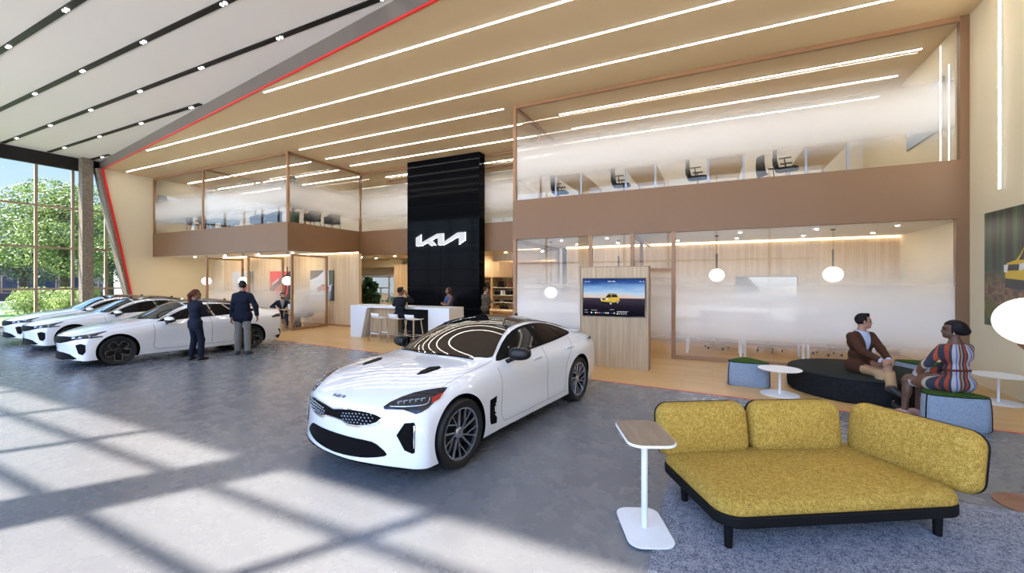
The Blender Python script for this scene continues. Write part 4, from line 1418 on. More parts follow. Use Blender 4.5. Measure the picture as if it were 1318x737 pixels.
def person(label, loc, rz, H=1.75, skin='brown', sit=None, lean=0., look=0., nod=0., hands=None, elbows=None, feet=None, knees=None, hair='short', hair_col=(.012, .009, .008),
           top='suit', top_col=(.02, .022, .032), shirt_col=(.45, .47, .52), leg_col=(.02, .022, .032), shoe_col=(.015, .013, .013), female=False, voxel=.011, group=None, beard=False, turn=0., bare_arms=False, foot_dir=None):
    """local frame: faces +x, +y is its left; sit = seat height (pelvis rests on it)"""
    k = H / 1.75
    J = {}
    pz_ = (sit + .115) if sit is not None else .94 * k
    pel = np3((0, 0, pz_))
    up = nrm((math.sin(lean), 0, math.cos(lean)))
    tl = lambda v: rotz(v, turn)          # shoulders may be turned against the hips
    lat = np3((0, 1, 0))
    latc = tl(lat)
    sw = (.150 if female else .170) * k
    waist = pel + up * .17 * k
    chest = pel + up * .36 * k
    nb = pel + up * .535 * k
    fw = nrm(np.cross(latc, up))
    sh = {s: pel + up * .462 * k + latc * s * sw for s in (1, -1)}
    hip = {s: pel + lat * s * .088 * k + np3((0, 0, -.01)) for s in (1, -1)}
    a = turn + look
    hf = nrm((math.cos(a) * math.cos(nod), math.sin(a) * math.cos(nod), math.sin(nod)))
    hl = nrm(np.cross((0, 0, 1), hf))
    hu = np.cross(hf, hl)
    head = nb + up * .165 * k + hf * .022
    F = [hf, hl, hu]
    at = lambda x, y, z: head + (hf * x + hl * y + hu * z) * k
    # hands and feet
    hands = hands or {}
    elbows = elbows or {}
    feet = feet or {}
    knees = knees or {}
    arm, leg = {}, {}
    for s in (1, -1):
        t = np3(hands.get(s, (.05, s * (sw + .06), pz_ - .07 * k)))
        pole = elbows.get(s, (-.8, s * .45, -.2))
        el, wr = ik(sh[s], t, .285 * k, .255 * k, pole)
        arm[s] = (sh[s], el, wr)
        ft = np3(feet.get(s, (0., s * .10, .085)))
        kn, an = ik(hip[s], ft, .43 * k, .42 * k, knees.get(s, (1, s * .05, .02)))
        leg[s] = (hip[s], kn, an)
    fdir = lambda s: nrm((foot_dir or {}).get(s, (1, s * .18, 0)))
    # ---------------- primitive sets
    hw = .085 if female else .095
    T = [cone(pel - lat * hw * k, pel + lat * hw * k, (.093 if female else .098) * k),
         cone(waist - lat * .055 * k, waist + lat * .055 * k, (.080 if female else .096) * k),
         cone(pel + up * .05, chest - up * .06, (.082 if female else .098) * k, (.080 if female else .100) * k),
         cone(chest - latc * .075 * k, chest + latc * .075 * k, (.092 if female else .104) * k),
         cone(chest + up * .05 * k - latc * .085 * k, chest + up * .05 * k + latc * .085 * k, .086 * k),
         cone(sh[1] - latc * .03 * k - up * .015, nb - up * .02, .050 * k, .052 * k), cone(sh[-1] + latc * .03 * k - up * .015, nb - up * .02, .050 * k, .052 * k),
         cone(nb - up * .05, nb, .075 * k, .055 * k)]
    if female:
        T += [ellp(chest + fw * .075 * k + latc * s * .07 * k, (.062 * k,) * 3) for s in (1, -1)]
    NECK = [cone(nb - up * .03, head - hu * .05 - hf * .02, .056 * k, .050 * k)]
    HEAD = [ellp(at(-.012, 0, .028), (.096 * k, .075 * k, .092 * k), F), ellp(at(.022, 0, -.045), (.066 * k, .056 * k, .068 * k), F),
            cone(at(.052, 0, -.088), at(.066, 0, -.086), .024 * k), cone(at(.078, 0, .010), at(.094, 0, -.026), .009 * k, .015 * k),
            cone(at(.074, .022, .022), at(.076, -.022, .022), .014 * k), cone(at(.076, -.018, -.056), at(.076, .018, -.056), .012 * k)]
    EARS = [ellp(at(-.008, s * .074, -.006), (.018 * k, .008 * k, .030 * k), F) for s in (1, -1)]
    UARM = {s: cone(arm[s][0], arm[s][1], .050 * k, .041 * k) for s in (1, -1)}
    FARM = {s: cone(arm[s][1], arm[s][2], .041 * k, .027 * k) for s in (1, -1)}
    HANDS = []
    for s in (1, -1):
        d = nrm(arm[s][2] - arm[s][1])
        hdir = hands.get(('dir', s))
        if hdir is not None:
            d = nrm(hdir)
        pn = nrm(hands.get(('palm', s), -s * latc))     # palm normal
        pn = nrm(pn - d * float(pn @ d))
        side = np.cross(d, pn)                            # across the palm
        th = hands.get(('thumb', s), fw + np3((0, 0, .3)))
        if float(side @ np3(th)) < 0:
            side = -side
        w0 = arm[s][2]
        HANDS.append(cone(w0, w0 + d * .03, .026 * k, .024 * k))
        for q in (-.024, -.008, .008, .024):
            HANDS.append(cone(w0 + d * .02 + side * q * .7, w0 + d * .09 * k + side * q, .016 * k, .0125 * k))
        curl = hands.get(('curl', s), .5)
        for q, L in ((-.026, .060), (-.009, .074), (.009, .080), (.026, .070)):
            p0 = w0 + d * .088 * k + side * q
            d1 = nrm(d + pn * curl)
            p1 = p0 + d1 * L * .5 * k
            d2 = nrm(d + pn * curl * 2.6)
            p2 = p1 + d2 * L * .5 * k
            HANDS += [cone(p0, p1, .0098 * k, .009 * k), cone(p1, p2, .009 * k, .0078 * k)]
        p0 = w0 + d * .028 + side * .024
        p1 = p0 + nrm(d * .6 + side * .75 + pn * .3) * .042 * k
        p2 = p1 + nrm(d + side * .15 + pn * .45) * .034 * k
        HANDS += [cone(p0, p1, .0135 * k, .0105 * k), cone(p1, p2, .0105 * k, .009 * k)]
    THI = {s: cone(leg[s][0], leg[s][1], .084 * k, .056 * k) for s in (1, -1)}
    SHN = {s: cone(leg[s][1], leg[s][2], .054 * k, .036 * k) for s in (1, -1)}
    CALF = {s: ellp(leg[s][1] * .68 + leg[s][2] * .32 - np3((.016, 0, 0)), (.05 * k, .048 * k, .10 * k)) for s in (1, -1)}
    FEET, SHOES = [], []
    for s in (1, -1):
        an = leg[s][2]
        d = fdir(s)
        dn = np3((0, 0, -1)) if abs(d[2]) < .5 else nrm(np.cross(np.cross(d, (0, 0, -1)), d))
        dn = nrm(np3((0, 0, -1)) - d * float(np3((0, 0, -1)) @ d))
        he = an - d * .035 + dn * .048
        to = an + d * .155 * k + dn * .060
        FEET += [cone(an, he, .034 * k, .030 * k), cone(an + dn * .012, to, .036 * k, .020 * k), cone(he, to, .028 * k, .022 * k)]
        SHOES += [cone(an + dn * .012, he, .040 * k, .037 * k), cone(an + d * .02 + dn * .02, to, .040 * k, .025 * k), cone(he, to, .036 * k, .026 * k)]
    every = T + NECK + HEAD + EARS + list(UARM.values()) + list(FARM.values()) + HANDS + list(THI.values()) + list(SHN.values()) + FEET
    sk = cloth('skin_' + skin, SKIN[skin], .5)
    root = thing('person', label, 'person', loc, rz, group)
    def piece(name, prims, mats, infl=0., kk=.03, cut=None, sel=None, h=None):
        h = h or voxel
        lo = np.min([p['bb'][0] for p, *_ in prims], 0) - infl - 4 * h - .03
        hi = np.max([p['bb'][1] for p, *_ in prims], 0) + infl + 4 * h + .03
        f = Field(h, lo, hi)
        for p, *r in prims:
            f.add(p, r[0] if r else kk, infl + (r[1] if len(r) > 1 else 0.))
        if cut is not None:
            f.cut(cut)
        vs, qs = f.mesh()
        if not len(vs):
            return None
        me = bpy.data.meshes.new(name)
        me.vertices.add(len(vs))
        me.vertices.foreach_set('co', vs.astype(np.float32).ravel())
        me.loops.add(4 * len(qs))
        me.loops.foreach_set('vertex_index', qs.astype(np.int32).ravel())
        me.polygons.add(len(qs))
        me.polygons.foreach_set('loop_start', np.arange(0, 4 * len(qs), 4, dtype=np.int32))
        mats = mats if isinstance(mats, list) else [mats]
        for m_ in mats:
            me.materials.append(m_)
        if sel is not None:
            C = vs[qs].mean(1)
            me.polygons.foreach_set('material_index', sel(C).astype(np.int32))
        me.polygons.foreach_set('use_smooth', [True] * len(qs))
        me.update()
        me.validate()
        o = bpy.data.objects.new(name, me)
        COL.objects.link(o)
        o.parent = root
        return o
    # ---------------- body: one continuous skin with eyes, brows and lips
    eyes = cloth('eye_dark', (.02, .016, .014), .2)
    lips = cloth('lip_' + skin, tuple(c * f_ for c, f_ in zip(SKIN[skin], (1.05, .62, .66))), .4)
    dark = cloth('brow', tuple(c * .8 + .003 for c in hair_col), .8)
    def fsel(C):
        q = (C - head) @ np.array(F, np.float32).T / k
        r = np.zeros(len(C))
        fr = q[:, 0] > .045
        r[fr & (np.abs(np.abs(q[:, 1]) - .031) < .013) & (np.abs(q[:, 2] - .004) < .0065)] = 1
        r[fr & (np.abs(np.abs(q[:, 1]) - .032) < .019) & (np.abs(q[:, 2] - .028) < .005)] = 3
        r[fr & (np.abs(q[:, 1]) < .022) & (np.abs(q[:, 2] + .056) < .008)] = 2
        if beard:
            r[(q[:, 2] < -.035) & (q[:, 2] > -.125) & (q[:, 0] > -.01) & ~((np.abs(q[:, 1]) < .022) & (np.abs(q[:, 2] + .056) < .007)) & ~((q[:, 2] > -.048) & (np.abs(q[:, 1]) < .05) & (q[:, 0] > .06))] = 3
        return r
    P = [(p, .045) for p in T] + [(p, .02) for p in NECK] + [(p, .022) for p in HEAD] + [(p, .006) for p in EARS] + [(p, .035) for p in list(UARM.values())] + [(p, .015) for p in list(FARM.values())]
    P += [(p, .008) for p in HANDS] + [(p, .03) for p in list(THI.values()) + list(SHN.values()) + list(CALF.values())] + [(p, .015) for p in FEET]
    piece('body', P, [sk, eyes, lips, dark], sel=fsel, h=min(voxel, .0085))
    # ---------------- clothes
    hem = pel - up * .0
    def above(c, n):                 # keep the side of the plane n points to
        n, c = nrm(n), np3(c)
        return lambda X, Y, Z: -((X - c[0]) * n[0] + (Y - c[1]) * n[1] + (Z - c[2]) * n[2])
    neckcut = above(nb + up * .012 - fw * .0, -up)
    wc = [(p, .045) for p in T]
    sleeves = [(p, .03) for p in list(UARM.values())] + [(p, .02) for p in list(FARM.values())]
    def wristcut(dst):
        def fn(X, Y, Z):
            r = np.full(X.shape, -1., np.float32)
            for s in (1, -1):
                w, e = arm[s][2], arm[s][1]
                d = nrm(w - e)
                c = w - d * dst
                v = (X - c[0]) * d[0] + (Y - c[1]) * d[1] + (Z - c[2]) * d[2]
                near = np.sqrt((X - w[0]) ** 2 + (Y - w[1]) ** 2 + (Z - w[2]) ** 2) - .10
                r = np.maximum(r, np.minimum(v, -near))
            return r
        return fn
    def both(*fs):
        return lambda X, Y, Z: np.maximum.reduce([f(X, Y, Z) for f in fs])
    topm = stripes_mat() if top == 'dress_stripe' else cloth('top_%d_%d_%d' % tuple(int(c * 999) for c in top_col), top_col)
    shm = cloth('shirt_%d_%d_%d' % tuple(int(c * 999) for c in shirt_col), shirt_col)
    legm = cloth('leg_%d_%d_%d' % tuple(int(c * 999) for c in leg_col), leg_col)
    shom = cloth('shoe_%d_%d_%d' % tuple(int(c * 999) for c in shoe_col), shoe_col, .45)
    thigh_top = {s: cone(leg[s][0], leg[s][0] * .70 + leg[s][1] * .30, .094 * k, .088 * k) for s in (1, -1)}
    if top == 'suit':
        piece('shirt', wc + sleeves, shm, .009, cut=both(neckcut, wristcut(-.012), above(pel + up * .04, up)))
        z0 = float((pel + up * .20 * k) @ up)
        def vee(X, Y, Z):
            u = X * up[0] + Y * up[1] + Z * up[2] - z0
            y = np.abs((X - pel[0]) * latc[0] + (Y - pel[1]) * latc[1])
            x = (X - pel[0]) * fw[0] + (Y - pel[1]) * fw[1] - (u + .2 * k) * 0
            xf_ = (X - chest[0]) * fw[0] + (Y - chest[1]) * fw[1] + (Z - chest[2]) * fw[2]
            return np.where((u > 0), np.minimum(np.minimum(.25 * u - y, xf_), .15 * k - xf_), -.2)
        flap = [(p, .04) for p in thigh_top.values()] if sit is not None else [(cone(pel - lat * .09 * k - up * .09, pel + lat * .09 * k - up * .09, (.084 if female else .096) * k), .04)]
        piece('jacket', wc + sleeves + flap, topm, .017, kk=.03, cut=both(neckcut, wristcut(.022), vee))
        b0 = nb + up * .006
        piece('collar', [(cone(b0 - latc * .03 - fw * .01, b0 + latc * .03 - fw * .01, .062 * k), .02)], topm if female else shm, cut=both(above(b0 + up * .02, -up), above(b0 - up * .03, up)))
    elif top == 'puffer':
        def sel(C):
            return np.zeros(len(C))
        o = piece('jacket', wc + [(p, .03) for p in list(UARM.values()) + list(FARM.values())] + [(cone(pel - lat * .09 * k - up * .07, pel + lat * .09 * k - up * .07, .104 * k), .05)], topm, .018, cut=both(neckcut, wristcut(.02)))
        # quilting ribs
        me = o.data
        co = np.zeros(len(me.vertices) * 3, np.float32)
        me.vertices.foreach_get('co', co)
        no = np.zeros(len(me.vertices) * 3, np.float32)
        me.vertices.foreach_get('normal', no)
        co, no = co.reshape(-1, 3), no.reshape(-1, 3)
        co += no * (np.abs(np.sin(co[:, 2] * PI / .055))[:, None] * .010 - .006)
        me.vertices.foreach_set('co', co.ravel())
        me.update()
        piece('collar', [(cone(nb - up * .02, nb + up * .03, .078 * k, .07 * k), 0)], topm, cut=above(nb + up * .045, -up))
    elif top in ('dress', 'dress_stripe'):
        sl = sleeves if not bare_arms else []
        skirt = [(p, .06) for p in THI.values()]
        kn_ = (leg[1][1] + leg[-1][1]) / 2
        if sit is not None:
            skirt += [(cone(leg[1][0] * .5 + leg[1][1] * .5, leg[-1][0] * .5 + leg[-1][1] * .5, .085 * k), .06)]
            cutk = above(kn_ + nrm(kn_ - pel) * .015, pel - kn_)
        else:
            skirt += [(cone(pel - np3((0, 0, .2)), kn_ + np3((0, 0, -.05)), .15 * k, .155 * k), .08)]
            cutk = above(kn_ - np3((0, 0, .05)), (0, 0, 1))
        piece('dress', wc + sl + skirt, topm, .014, cut=both(above(nb - up * (.02 if not bare_arms else .045), -up), wristcut(.03), cutk))
        if top == 'dress_stripe':
            piece('belt', [(cone(waist - lat * .055 * k, waist + lat * .055 * k, .080 * k), .03)] + wc[:1] + wc[2:3], cloth('belt_brown', (.10, .03, .02)), .019, kk=.045, cut=both(above(waist - up * .0 + up * .022, -up), above(waist - up * .008, up)))
    else:                               # jumper / shirt
        piece('jumper', wc + sleeves + [(cone(pel - lat * .085 * k - up * .04, pel + lat * .085 * k - up * .04, .108 * k), .05)], topm, .016, cut=both(neckcut, wristcut(.015)))
    if top not in ('dress', 'dress_stripe'):
        def ank(X, Y, Z):
            r = np.full(X.shape, -1., np.float32)
            for s in (1, -1):
                w, e = leg[s][2], leg[s][1]
                d = nrm(w - e)
                c = w - d * .0
                v = (X - c[0]) * d[0] + (Y - c[1]) * d[1] + (Z - c[2]) * d[2]
                near = np.sqrt((X - w[0]) ** 2 + (Y - w[1]) ** 2 + (Z - w[2]) ** 2) - .16
                r = np.maximum(r, np.minimum(v, -near))
            return r
        LG = [(T[0], .04)] + [(p, .03) for p in THI.values()] + [(cone(leg[s][1], leg[s][2], .062 * k, .052 * k), .03) for s in (1, -1)]
        piece('trousers', LG, legm, .013, cut=both(ank, above(pel + up * .05, -up)))
    piece('shoes', [(p, .012) for p in SHOES], shom, .006)
    # ---------------- hair
    hm = cloth('hair_%d_%d' % (int(hair_col[0] * 999), int(hair_col[1] * 999)), hair_col, .55)
    cap = ellp(at(-.016, 0, .030), (.101 * k, .080 * k, .098 * k), F)
    def face_off(xf, zf):
        c0 = at(xf, 0, zf)
        return lambda X, Y, Z: np.minimum((X - c0[0]) * hf[0] + (Y - c0[1]) * hf[1] + (Z - c0[2]) * hf[2], -((X - at(0, 0, .070)[0]) * hu[0] + (Y - at(0, 0, .070)[1]) * hu[1] + (Z - at(0, 0, .070)[2]) * hu[2]))
    nape = above(at(0, 0, -.040), hu + hf * -.4)
    if hair == 'short':
        piece('hair', [(cap, .02), (cone(at(.045, .02, .105), at(.045, -.03, .108), .022 * k), .03)], hm, .0, cut=both(face_off(.022, 0), nape))
    elif hair == 'ponytail':
        tail = [cone(at(-.10, 0, .035), at(-.135, 0, -.02), .032 * k, .038 * k), cone(at(-.135, 0, -.02), at(-.13, 0, -.17), .040 * k, .034 * k), cone(at(-.13, 0, -.17), at(-.115, 0, -.27), .034 * k, .012 * k)]
        piece('hair', [(cap, .02)] + [(p, .03) for p in tail], hm, .004, cut=face_off(.02, 0))
    elif hair == 'bun':
        bun = [ellp(at(-.115, 0, -.012), (.058 * k, .062 * k, .052 * k), F), ellp(at(-.05, 0, .03), (.10 * k, .088 * k, .092 * k), F)]
        piece('hair', [(cap, .02)] + [(p, .03) for p in bun], hm, .004, cut=both(face_off(.02, 0), nape))
        for s in (1, -1):
            b = MB()
            p = at(-.002, s * .082, -.045)
            b.ell(tuple(p), (.007, .005, .011), 8, 6)
            b.build('earring', M['chrome'], root, smooth=60)
    elif hair == 'bob':
        piece('hair', [(cap, .02), (ellp(at(-.04, 0, -.03), (.075 * k, .085 * k, .10 * k), F), .03)], hm, .004, cut=face_off(.018, 0))
    return root
# ------------------------------------------------------------------ furniture near the viewer
def fabric(name, c1, c2, scale=90., c3=None, bump=.5):
    k = NT(name)
    v = k.coords((scale,) * 3)
    n = k.n('ShaderNodeTexNoise', i_Vector=v, i_Scale=1., i_Detail=2., i_Roughness=.7)
    n2 = k.n('ShaderNodeTexNoise', i_Vector=k.coords((scale * .25,) * 3), i_Scale=1., i_Detail=2.)
    f = k.math('ADD', k.math('MULTIPLY', n.outputs[0], .7), k.math('MULTIPLY', n2.outputs[0], .3))
    st = [(.38, c1), (.62, c2)]
    if c3:
        st = [(.36, c1), (.5, c3), (.62, c2)]
    col = k.ramp(f, st)
    bs = k.bsdf(i_Base_Color=col, i_Roughness=.95)
    bs.inputs['Specular IOR Level'].default_value = .15
    k.set(bs, 'Normal', k.bump(n.outputs[0], bump, .004))
    return k.m
M['mustard'] = fabric('mustard_weave', (.24, .135, .02), (.60, .40, .10), 170., (.39, .245, .045))
M['black_fabric'] = fabric('black_bouclé'.replace('é', 'e'), (.006, .006, .007), (.02, .02, .022), 120.)
M['grey_felt'] = fabric('blue_grey_felt', (.19, .23, .30), (.33, .38, .47), 160., (.26, .31, .39))
M['green_felt'] = fabric('green_felt', (.018, .05, .008), (.05, .11, .02), 160.)
M['rug'] = fabric('flecked_rug', (.07, .08, .115), (.33, .34, .38), 70., (.22, .23, .275), .9)
M['sofa_black'] = pm('sofa_shell_black', (.006, .006, .007), .6, spec=.15)
M['brown_metal'] = pm('copper_brown', (.22, .10, .06), .4)

def cushion(w, d, h, r, crown=.03, nx=18, ny=14):
    """soft slab centred on origin in xy, z from 0 to h, rounded in plan by r"""
    b = MB()
    lay = [(-.012, 0.), (0., .012), (.002, h * .30), (-.004, h * .58), (-.020, h * .84), (-.052, h * .97)]
    loops = []
    for ins, z in lay:
        loops.append([(x, y, z) for x, y in rrect(w + 2 * ins, d + 2 * ins, max(.02, r + ins), 8)])
    n = len(loops[0])
    for s in (.8, .6, .4, .2):
        base = loops[len(lay) - 1]
        loops.append([(x * s, y * s, h * .97 + (h * .03 + crown) * (1 - s * s)) for x, y, _ in base])
    vs = [p for l in loops for p in l]
    fs = []
    for i in range(len(loops) - 1):
        for j in range(n):
            fs.append((i * n + j, i * n + (j + 1) % n, (i + 1) * n + (j + 1) % n, (i + 1) * n + j))
    vs.append((0, 0, h + crown))
    t = len(vs) - 1
    o = (len(loops) - 1) * n
    fs += [(o + j, o + (j + 1) % n, t) for j in range(n)]
    fs.append(tuple(range(n - 1, -1, -1)))
    b.add(vs, fs)
    return b

def make_sofa():
    a = R(30.6)
    s = thing('sofa', 'mustard yellow chaise sofa with black base standing on the flecked rug', 'sofa', (.066, 3.14, .012), a)
    b = MB()
    b.prism(rrect(1.86, 1.00, .16, 8, .93, .50), .160, .238)
    b.build('base', M['sofa_black'], s, bevel=.012, smooth=40)
    c = cushion(1.85, .98, .105, .16, .03)
    c.build('seat_cushion', M['mustard'], s, smooth=60, M=Matrix.Translation((.93, .495, .236)))
    def back(x, y, w, rz, h=.455):
        T = Matrix.Translation((x, y, .30)) @ Matrix.Rotation(rz, 4, 'Z') @ Matrix.Rotation(R(-8), 4, 'X')
        # slab standing up: local x along width, z up, thickness along y
        c = cushion(w, h, .125, .11, .025)
        U = T @ Matrix.Translation((0, .06, h / 2)) @ Matrix.Rotation(R(90), 4, 'X')
        o = c.build('back_cushion', M['mustard'], s, smooth=60, M=U)
        b = MB()
        b.prism(rrect(w + .006, h + .006, .113, 8), -.022, .010, f=lambda u, v, hh: (u, v, hh))
        b.build('back_shell', M['sofa_black'], o, bevel=.012, smooth=40, M=U)
    back(.36, .86, .82, 0)
    back(1.215, .84, .83, R(-2))
    back(1.80, .42, .90, R(-80), .455)
    for x, y in ((.09, .085), (1.68, .08), (.09, .70), (1.68, .80)):
        b = MB()
        b.cyl((x, y, .0), (x, y, .17), .026, .032, 16)
        b.build('leg', M['sofa_black'], s, smooth=40)
    return s
make_sofa()

b = MB()
b.prism(rrect(4.3, 3.55, .02, 3, 1.78, 2.975), .0, .012)
tag(b.build('rug', M['rug'], None), 'pale grey flecked rug under the mustard sofa', 'rug')

t = thing('side_table', 'white C-shaped laptop table with oak top in front of the mustard sofa', 'side table', (-.46, 3.235, .0125), R(114))
t['label'] = 'slim white pedestal side table with rounded oak top beside the mustard sofa'
b = MB()
b.prism(rrect(.52, .33, .095, 8), .0, .013)
b.build('base', M['white_metal'], t, bevel=.004, smooth=40)
b = MB()
b.cyl((-.01, 0, .012), (-.01, 0, .695), .023, n=20)
b.build('pole', M['white_metal'], t, smooth=40)
b = MB()
b.prism(rrect(.54, .345, .10, 8), .693, .712)
o = b.build('table_top', M['white_metal'], t, bevel=.006, smooth=40)
b = MB()
b.prism(rrect(.525, .33, .094, 8), .710, .7145)
b.build('veneer', M['oak_x'], o)

def rtri(R0, r, n=10, rot=0.):
    """rounded triangle loop"""
    out = []
    for k in range(3):
        a0 = rot + 2 * PI * k / 3
        cx, cy = (R0 - r) * math.cos(a0), (R0 - r) * math.sin(a0)
        for i in range(n + 1):
            a = a0 - PI / 3 + 2 * PI / 3 * i / n
            out.append((cx + r * math.cos(a), cy + r * math.sin(a)))
    # bow the sides slightly outwards
    m = []
    L = len(out)
    for i in range(L):
        p, q = Vector(out[i]), Vector(out[(i + 1) % L])
        m.append(p)
        if (q - p).length > .12:
            for t in (.25, .5, .75):
                c = p.lerp(q, t)
                m.append(c * (1 + .07 * math.sin(PI * t)))
    return [(p.x, p.y) for p in m]

def make_pouf(label):
    t = thing('pouf', label, 'pouf', (0, 0, 0), 0, 'felt poufs around the black ottoman')
    h = .43
    lay = [(.95, 0.), (1.0, .02), (1.0, h * .35), (.985, h * .7), (.955, h * .93), (.94, h * .965)]
    base = rtri(.365, .13)
    n = len(base)
    b = MB()
    vs = [(x * s, y * s, z) for s, z in lay for x, y in base]
    fs = [(i * n + j, i * n + (j + 1) % n, (i + 1) * n + (j + 1) % n, (i + 1) * n + j) for i in range(len(lay) - 1) for j in range(n)]
    fs += [tuple(range(n - 1, -1, -1)), tuple((len(lay) - 1) * n + j for j in range(n))]
    b.add(vs, fs)
    b.build('side_cover', M['grey_felt'], t, smooth=50)
    b = MB()
    tl = [(.94, h * .965), (.92, h * .985), (.80, h), (.4, h + .004), (.01, h + .005)]
    vs = [(x * s, y * s, z) for s, z in tl for x, y in base]
    fs = [(i * n + j, i * n + (j + 1) % n, (i + 1) * n + (j + 1) % n, (i + 1) * n + j) for i in range(len(tl) - 1) for j in range(n)]
    fs.append(tuple((len(tl) - 1) * n + j for j in range(n)))
    b.add(vs, fs)
    b.build('top_cover', M['green_felt'], t, smooth=50)
    b = MB()
    b.tube([(x * .945, y * .945, h * .968) for x, y in base], .007, 8, closed=True)
    b.build('piping', M['sofa_black'], t, smooth=60)
    for k in range(3):
        a = 2 * PI * k / 3
        b = MB()
        b.tube([(.367 * s * math.cos(a), .367 * s * math.sin(a), z) for s, z in lay], .007, 8)
        b.build('piping', M['sofa_black'], t, smooth=60)
    return t
p = make_pouf('grey felt pouf with green top beside the round white table left of the ottoman')
p.location = (.57, 8.60, 0)
p.rotation_euler = (0, 0, R(-28))
dup(p, (3.30, 9.70, 0), R(150), 'grey felt pouf with green top behind the black ottoman, against the cream wall')
dup(p, (2.74, 7.27, 0), R(216), 'large looking grey felt pouf with green top that the woman in stripes sits on')

t = thing('ottoman', 'large round black upholstered ottoman the man in the brown jacket sits on', 'ottoman', (2.17, 8.80, 0))
b = MB()
b.lathe([(.90, 0.), (.965, .03), (.975, .12), (.97, .30), (.955, .355)], 64)
b.build('side_cover', M['black_fabric'], t, smooth=50)
b = MB()
b.lathe([(.955, .355), (.945, .375), (.90, .39), (.5, .40), (.001, .402)], 64)
b.build('top_cover', fabric('dark_felt_top', (.012, .014, .012), (.03, .034, .03), 120.), t, smooth=50)
b = MB()
b.tube([(.957 * math.cos(2 * PI * i / 64), .957 * math.sin(2 * PI * i / 64), .357) for i in range(64)], .007, 8, closed=True)
b.build('piping', M['sofa_black'], t, smooth=60)

def pedestal(label, loc, r=.31, h=.42):
    t = thing('round_table', label, 'side table', loc, 0, 'round white pedestal tables')
    b = MB()
    b.lathe([(r * .88, 0), (r * .90, .004), (r * .88, .010), (.05, .014), (.001, .014)], 40)
    b.build('base', M['white_metal'], t, smooth=40)
    b = MB()
    b.cyl((0, 0, .012), (0, 0, h - .012), .017, n=16)
    b.build('pole', M['white_metal'], t, smooth=40)
    b = MB()
    b.lathe([(r * .96, h - .014), (r, h - .006), (r, h), (.001, h)], 48)
    b.build('table_top', M['white_metal'], t, smooth=40)
    return t
rt = pedestal('low round white pedestal table between the grey pouf and the black ottoman', (.99, 8.05, 0))
dup(rt, (3.93, 8.95, 0), 0, 'low round white pedestal table behind the seated woman, by the cream wall')

t = thing('floor_lamp', 'white globe floor lamp on a copper disc base in front of the forest picture', 'floor lamp', (2.36, 4.93, 0))
b = MB()
b.lathe([(.22, 0), (.22, .012), (.05, .018), (.02, .03), (.001, .03)], 48)
b.build('base', M['brown_metal'], t, smooth=40)
b = MB()
b.cyl((0, 0, .02), (0, 0, 1.33), .012, n=14)
b.lathe([(.012, 1.25), (.075, 1.315), (.085, 1.335), (.001, 1.335)], 24)
b.build('pole', M['brown_metal'], t, smooth=40)
b = MB()
b.ell((0, 0, 1.52), (.22, .22, .195), 36, 20)
b.build('globe', M['lamp_glow'], t, smooth=60)

# ------------------------------------------------------------------ kiosk with its screen
def flat(name, polys, mat, parent, f, off):
    b = MB()
    for p in polys:
        b.prism(p, off, off + .0012, f=f)
    return b.build(name, mat, parent)

def car_icon(parent, f, cx, cy, s, body, name='picture_car'):
    """flat side/front view of a boxy off-roader, printed or shown on a screen; s = length"""
    P = lambda pts: [(cx + x * s, cy + y * s) for x, y in pts]
    shell = [(-.50, .10), (-.50, .25), (-.47, .31), (-.30, .34), (-.23, .40), (-.13, .52), (-.08, .545), (.20, .555), (.33, .54), (.40, .44), (.47, .34), (.49, .22), (.47, .13), (.10, .06), (-.04, .05), (-.30, .04)]
    em = PICT
    flat(name, [P(shell)], em(body), parent, f, .002)
    flat(name, [P([(-.25, .335), (-.13, .505), (.04, .51), (.04, .345)]), P([(.07, .35), (.07, .51), (.20, .515), (.33, .50), (.40, .37)])], em((.02, .025, .03)), parent, f, .0035)
    flat(name, [P([(-.48, .22), (-.46, .29), (-.24, .29), (-.22, .22)]), P([(-.50, .02), (-.50, .13), (-.10, .10), (.10, .07), (.47, .14), (.47, .07), (.10, .0), (-.30, .0)])], em((.015, .017, .02)), parent, f, .0035)
    flat(name, [P([(-.52, .20), (-.52, .29), (-.44, .29), (-.46, .20)]), P([(-.25, .21), (-.24, .29), (-.14, .31), (-.13, .24)])], em((.75, .78, .8)), parent, f, .0045)
    for wx, wy, r in ((.02, .035, .105), (.385, .10, .085)):
        circ = lambda q: [(wx + q * .72 * math.cos(2 * PI * i / 20), wy + q * math.sin(2 * PI * i / 20)) for i in range(20)]
        flat(name, [P(circ(r))], em((.012, .012, .014)), parent, f, .0055)
        flat(name, [P(circ(r * .66))], em((.45, .46, .48)), parent, f, .0068)
    flat(name, [P([(-.14, .53), (.34, .535), (.34, .555), (-.10, .56)])], em((.02, .02, .02)), parent, f, .0045)

PICTC = {}
PGLOW = [1.]
def PICT(c):
    key = (tuple(round(x, 3) for x in c), PGLOW[0])
    if key not in PICTC:
        if PGLOW[0] > 0:
            PICTC[key] = emission('screen_%d' % len(PICTC), c, PGLOW[0])
        else:
            PICTC[key] = pm('print_%d' % len(PICTC), c, .4, var=.0)
    return PICTC[key]

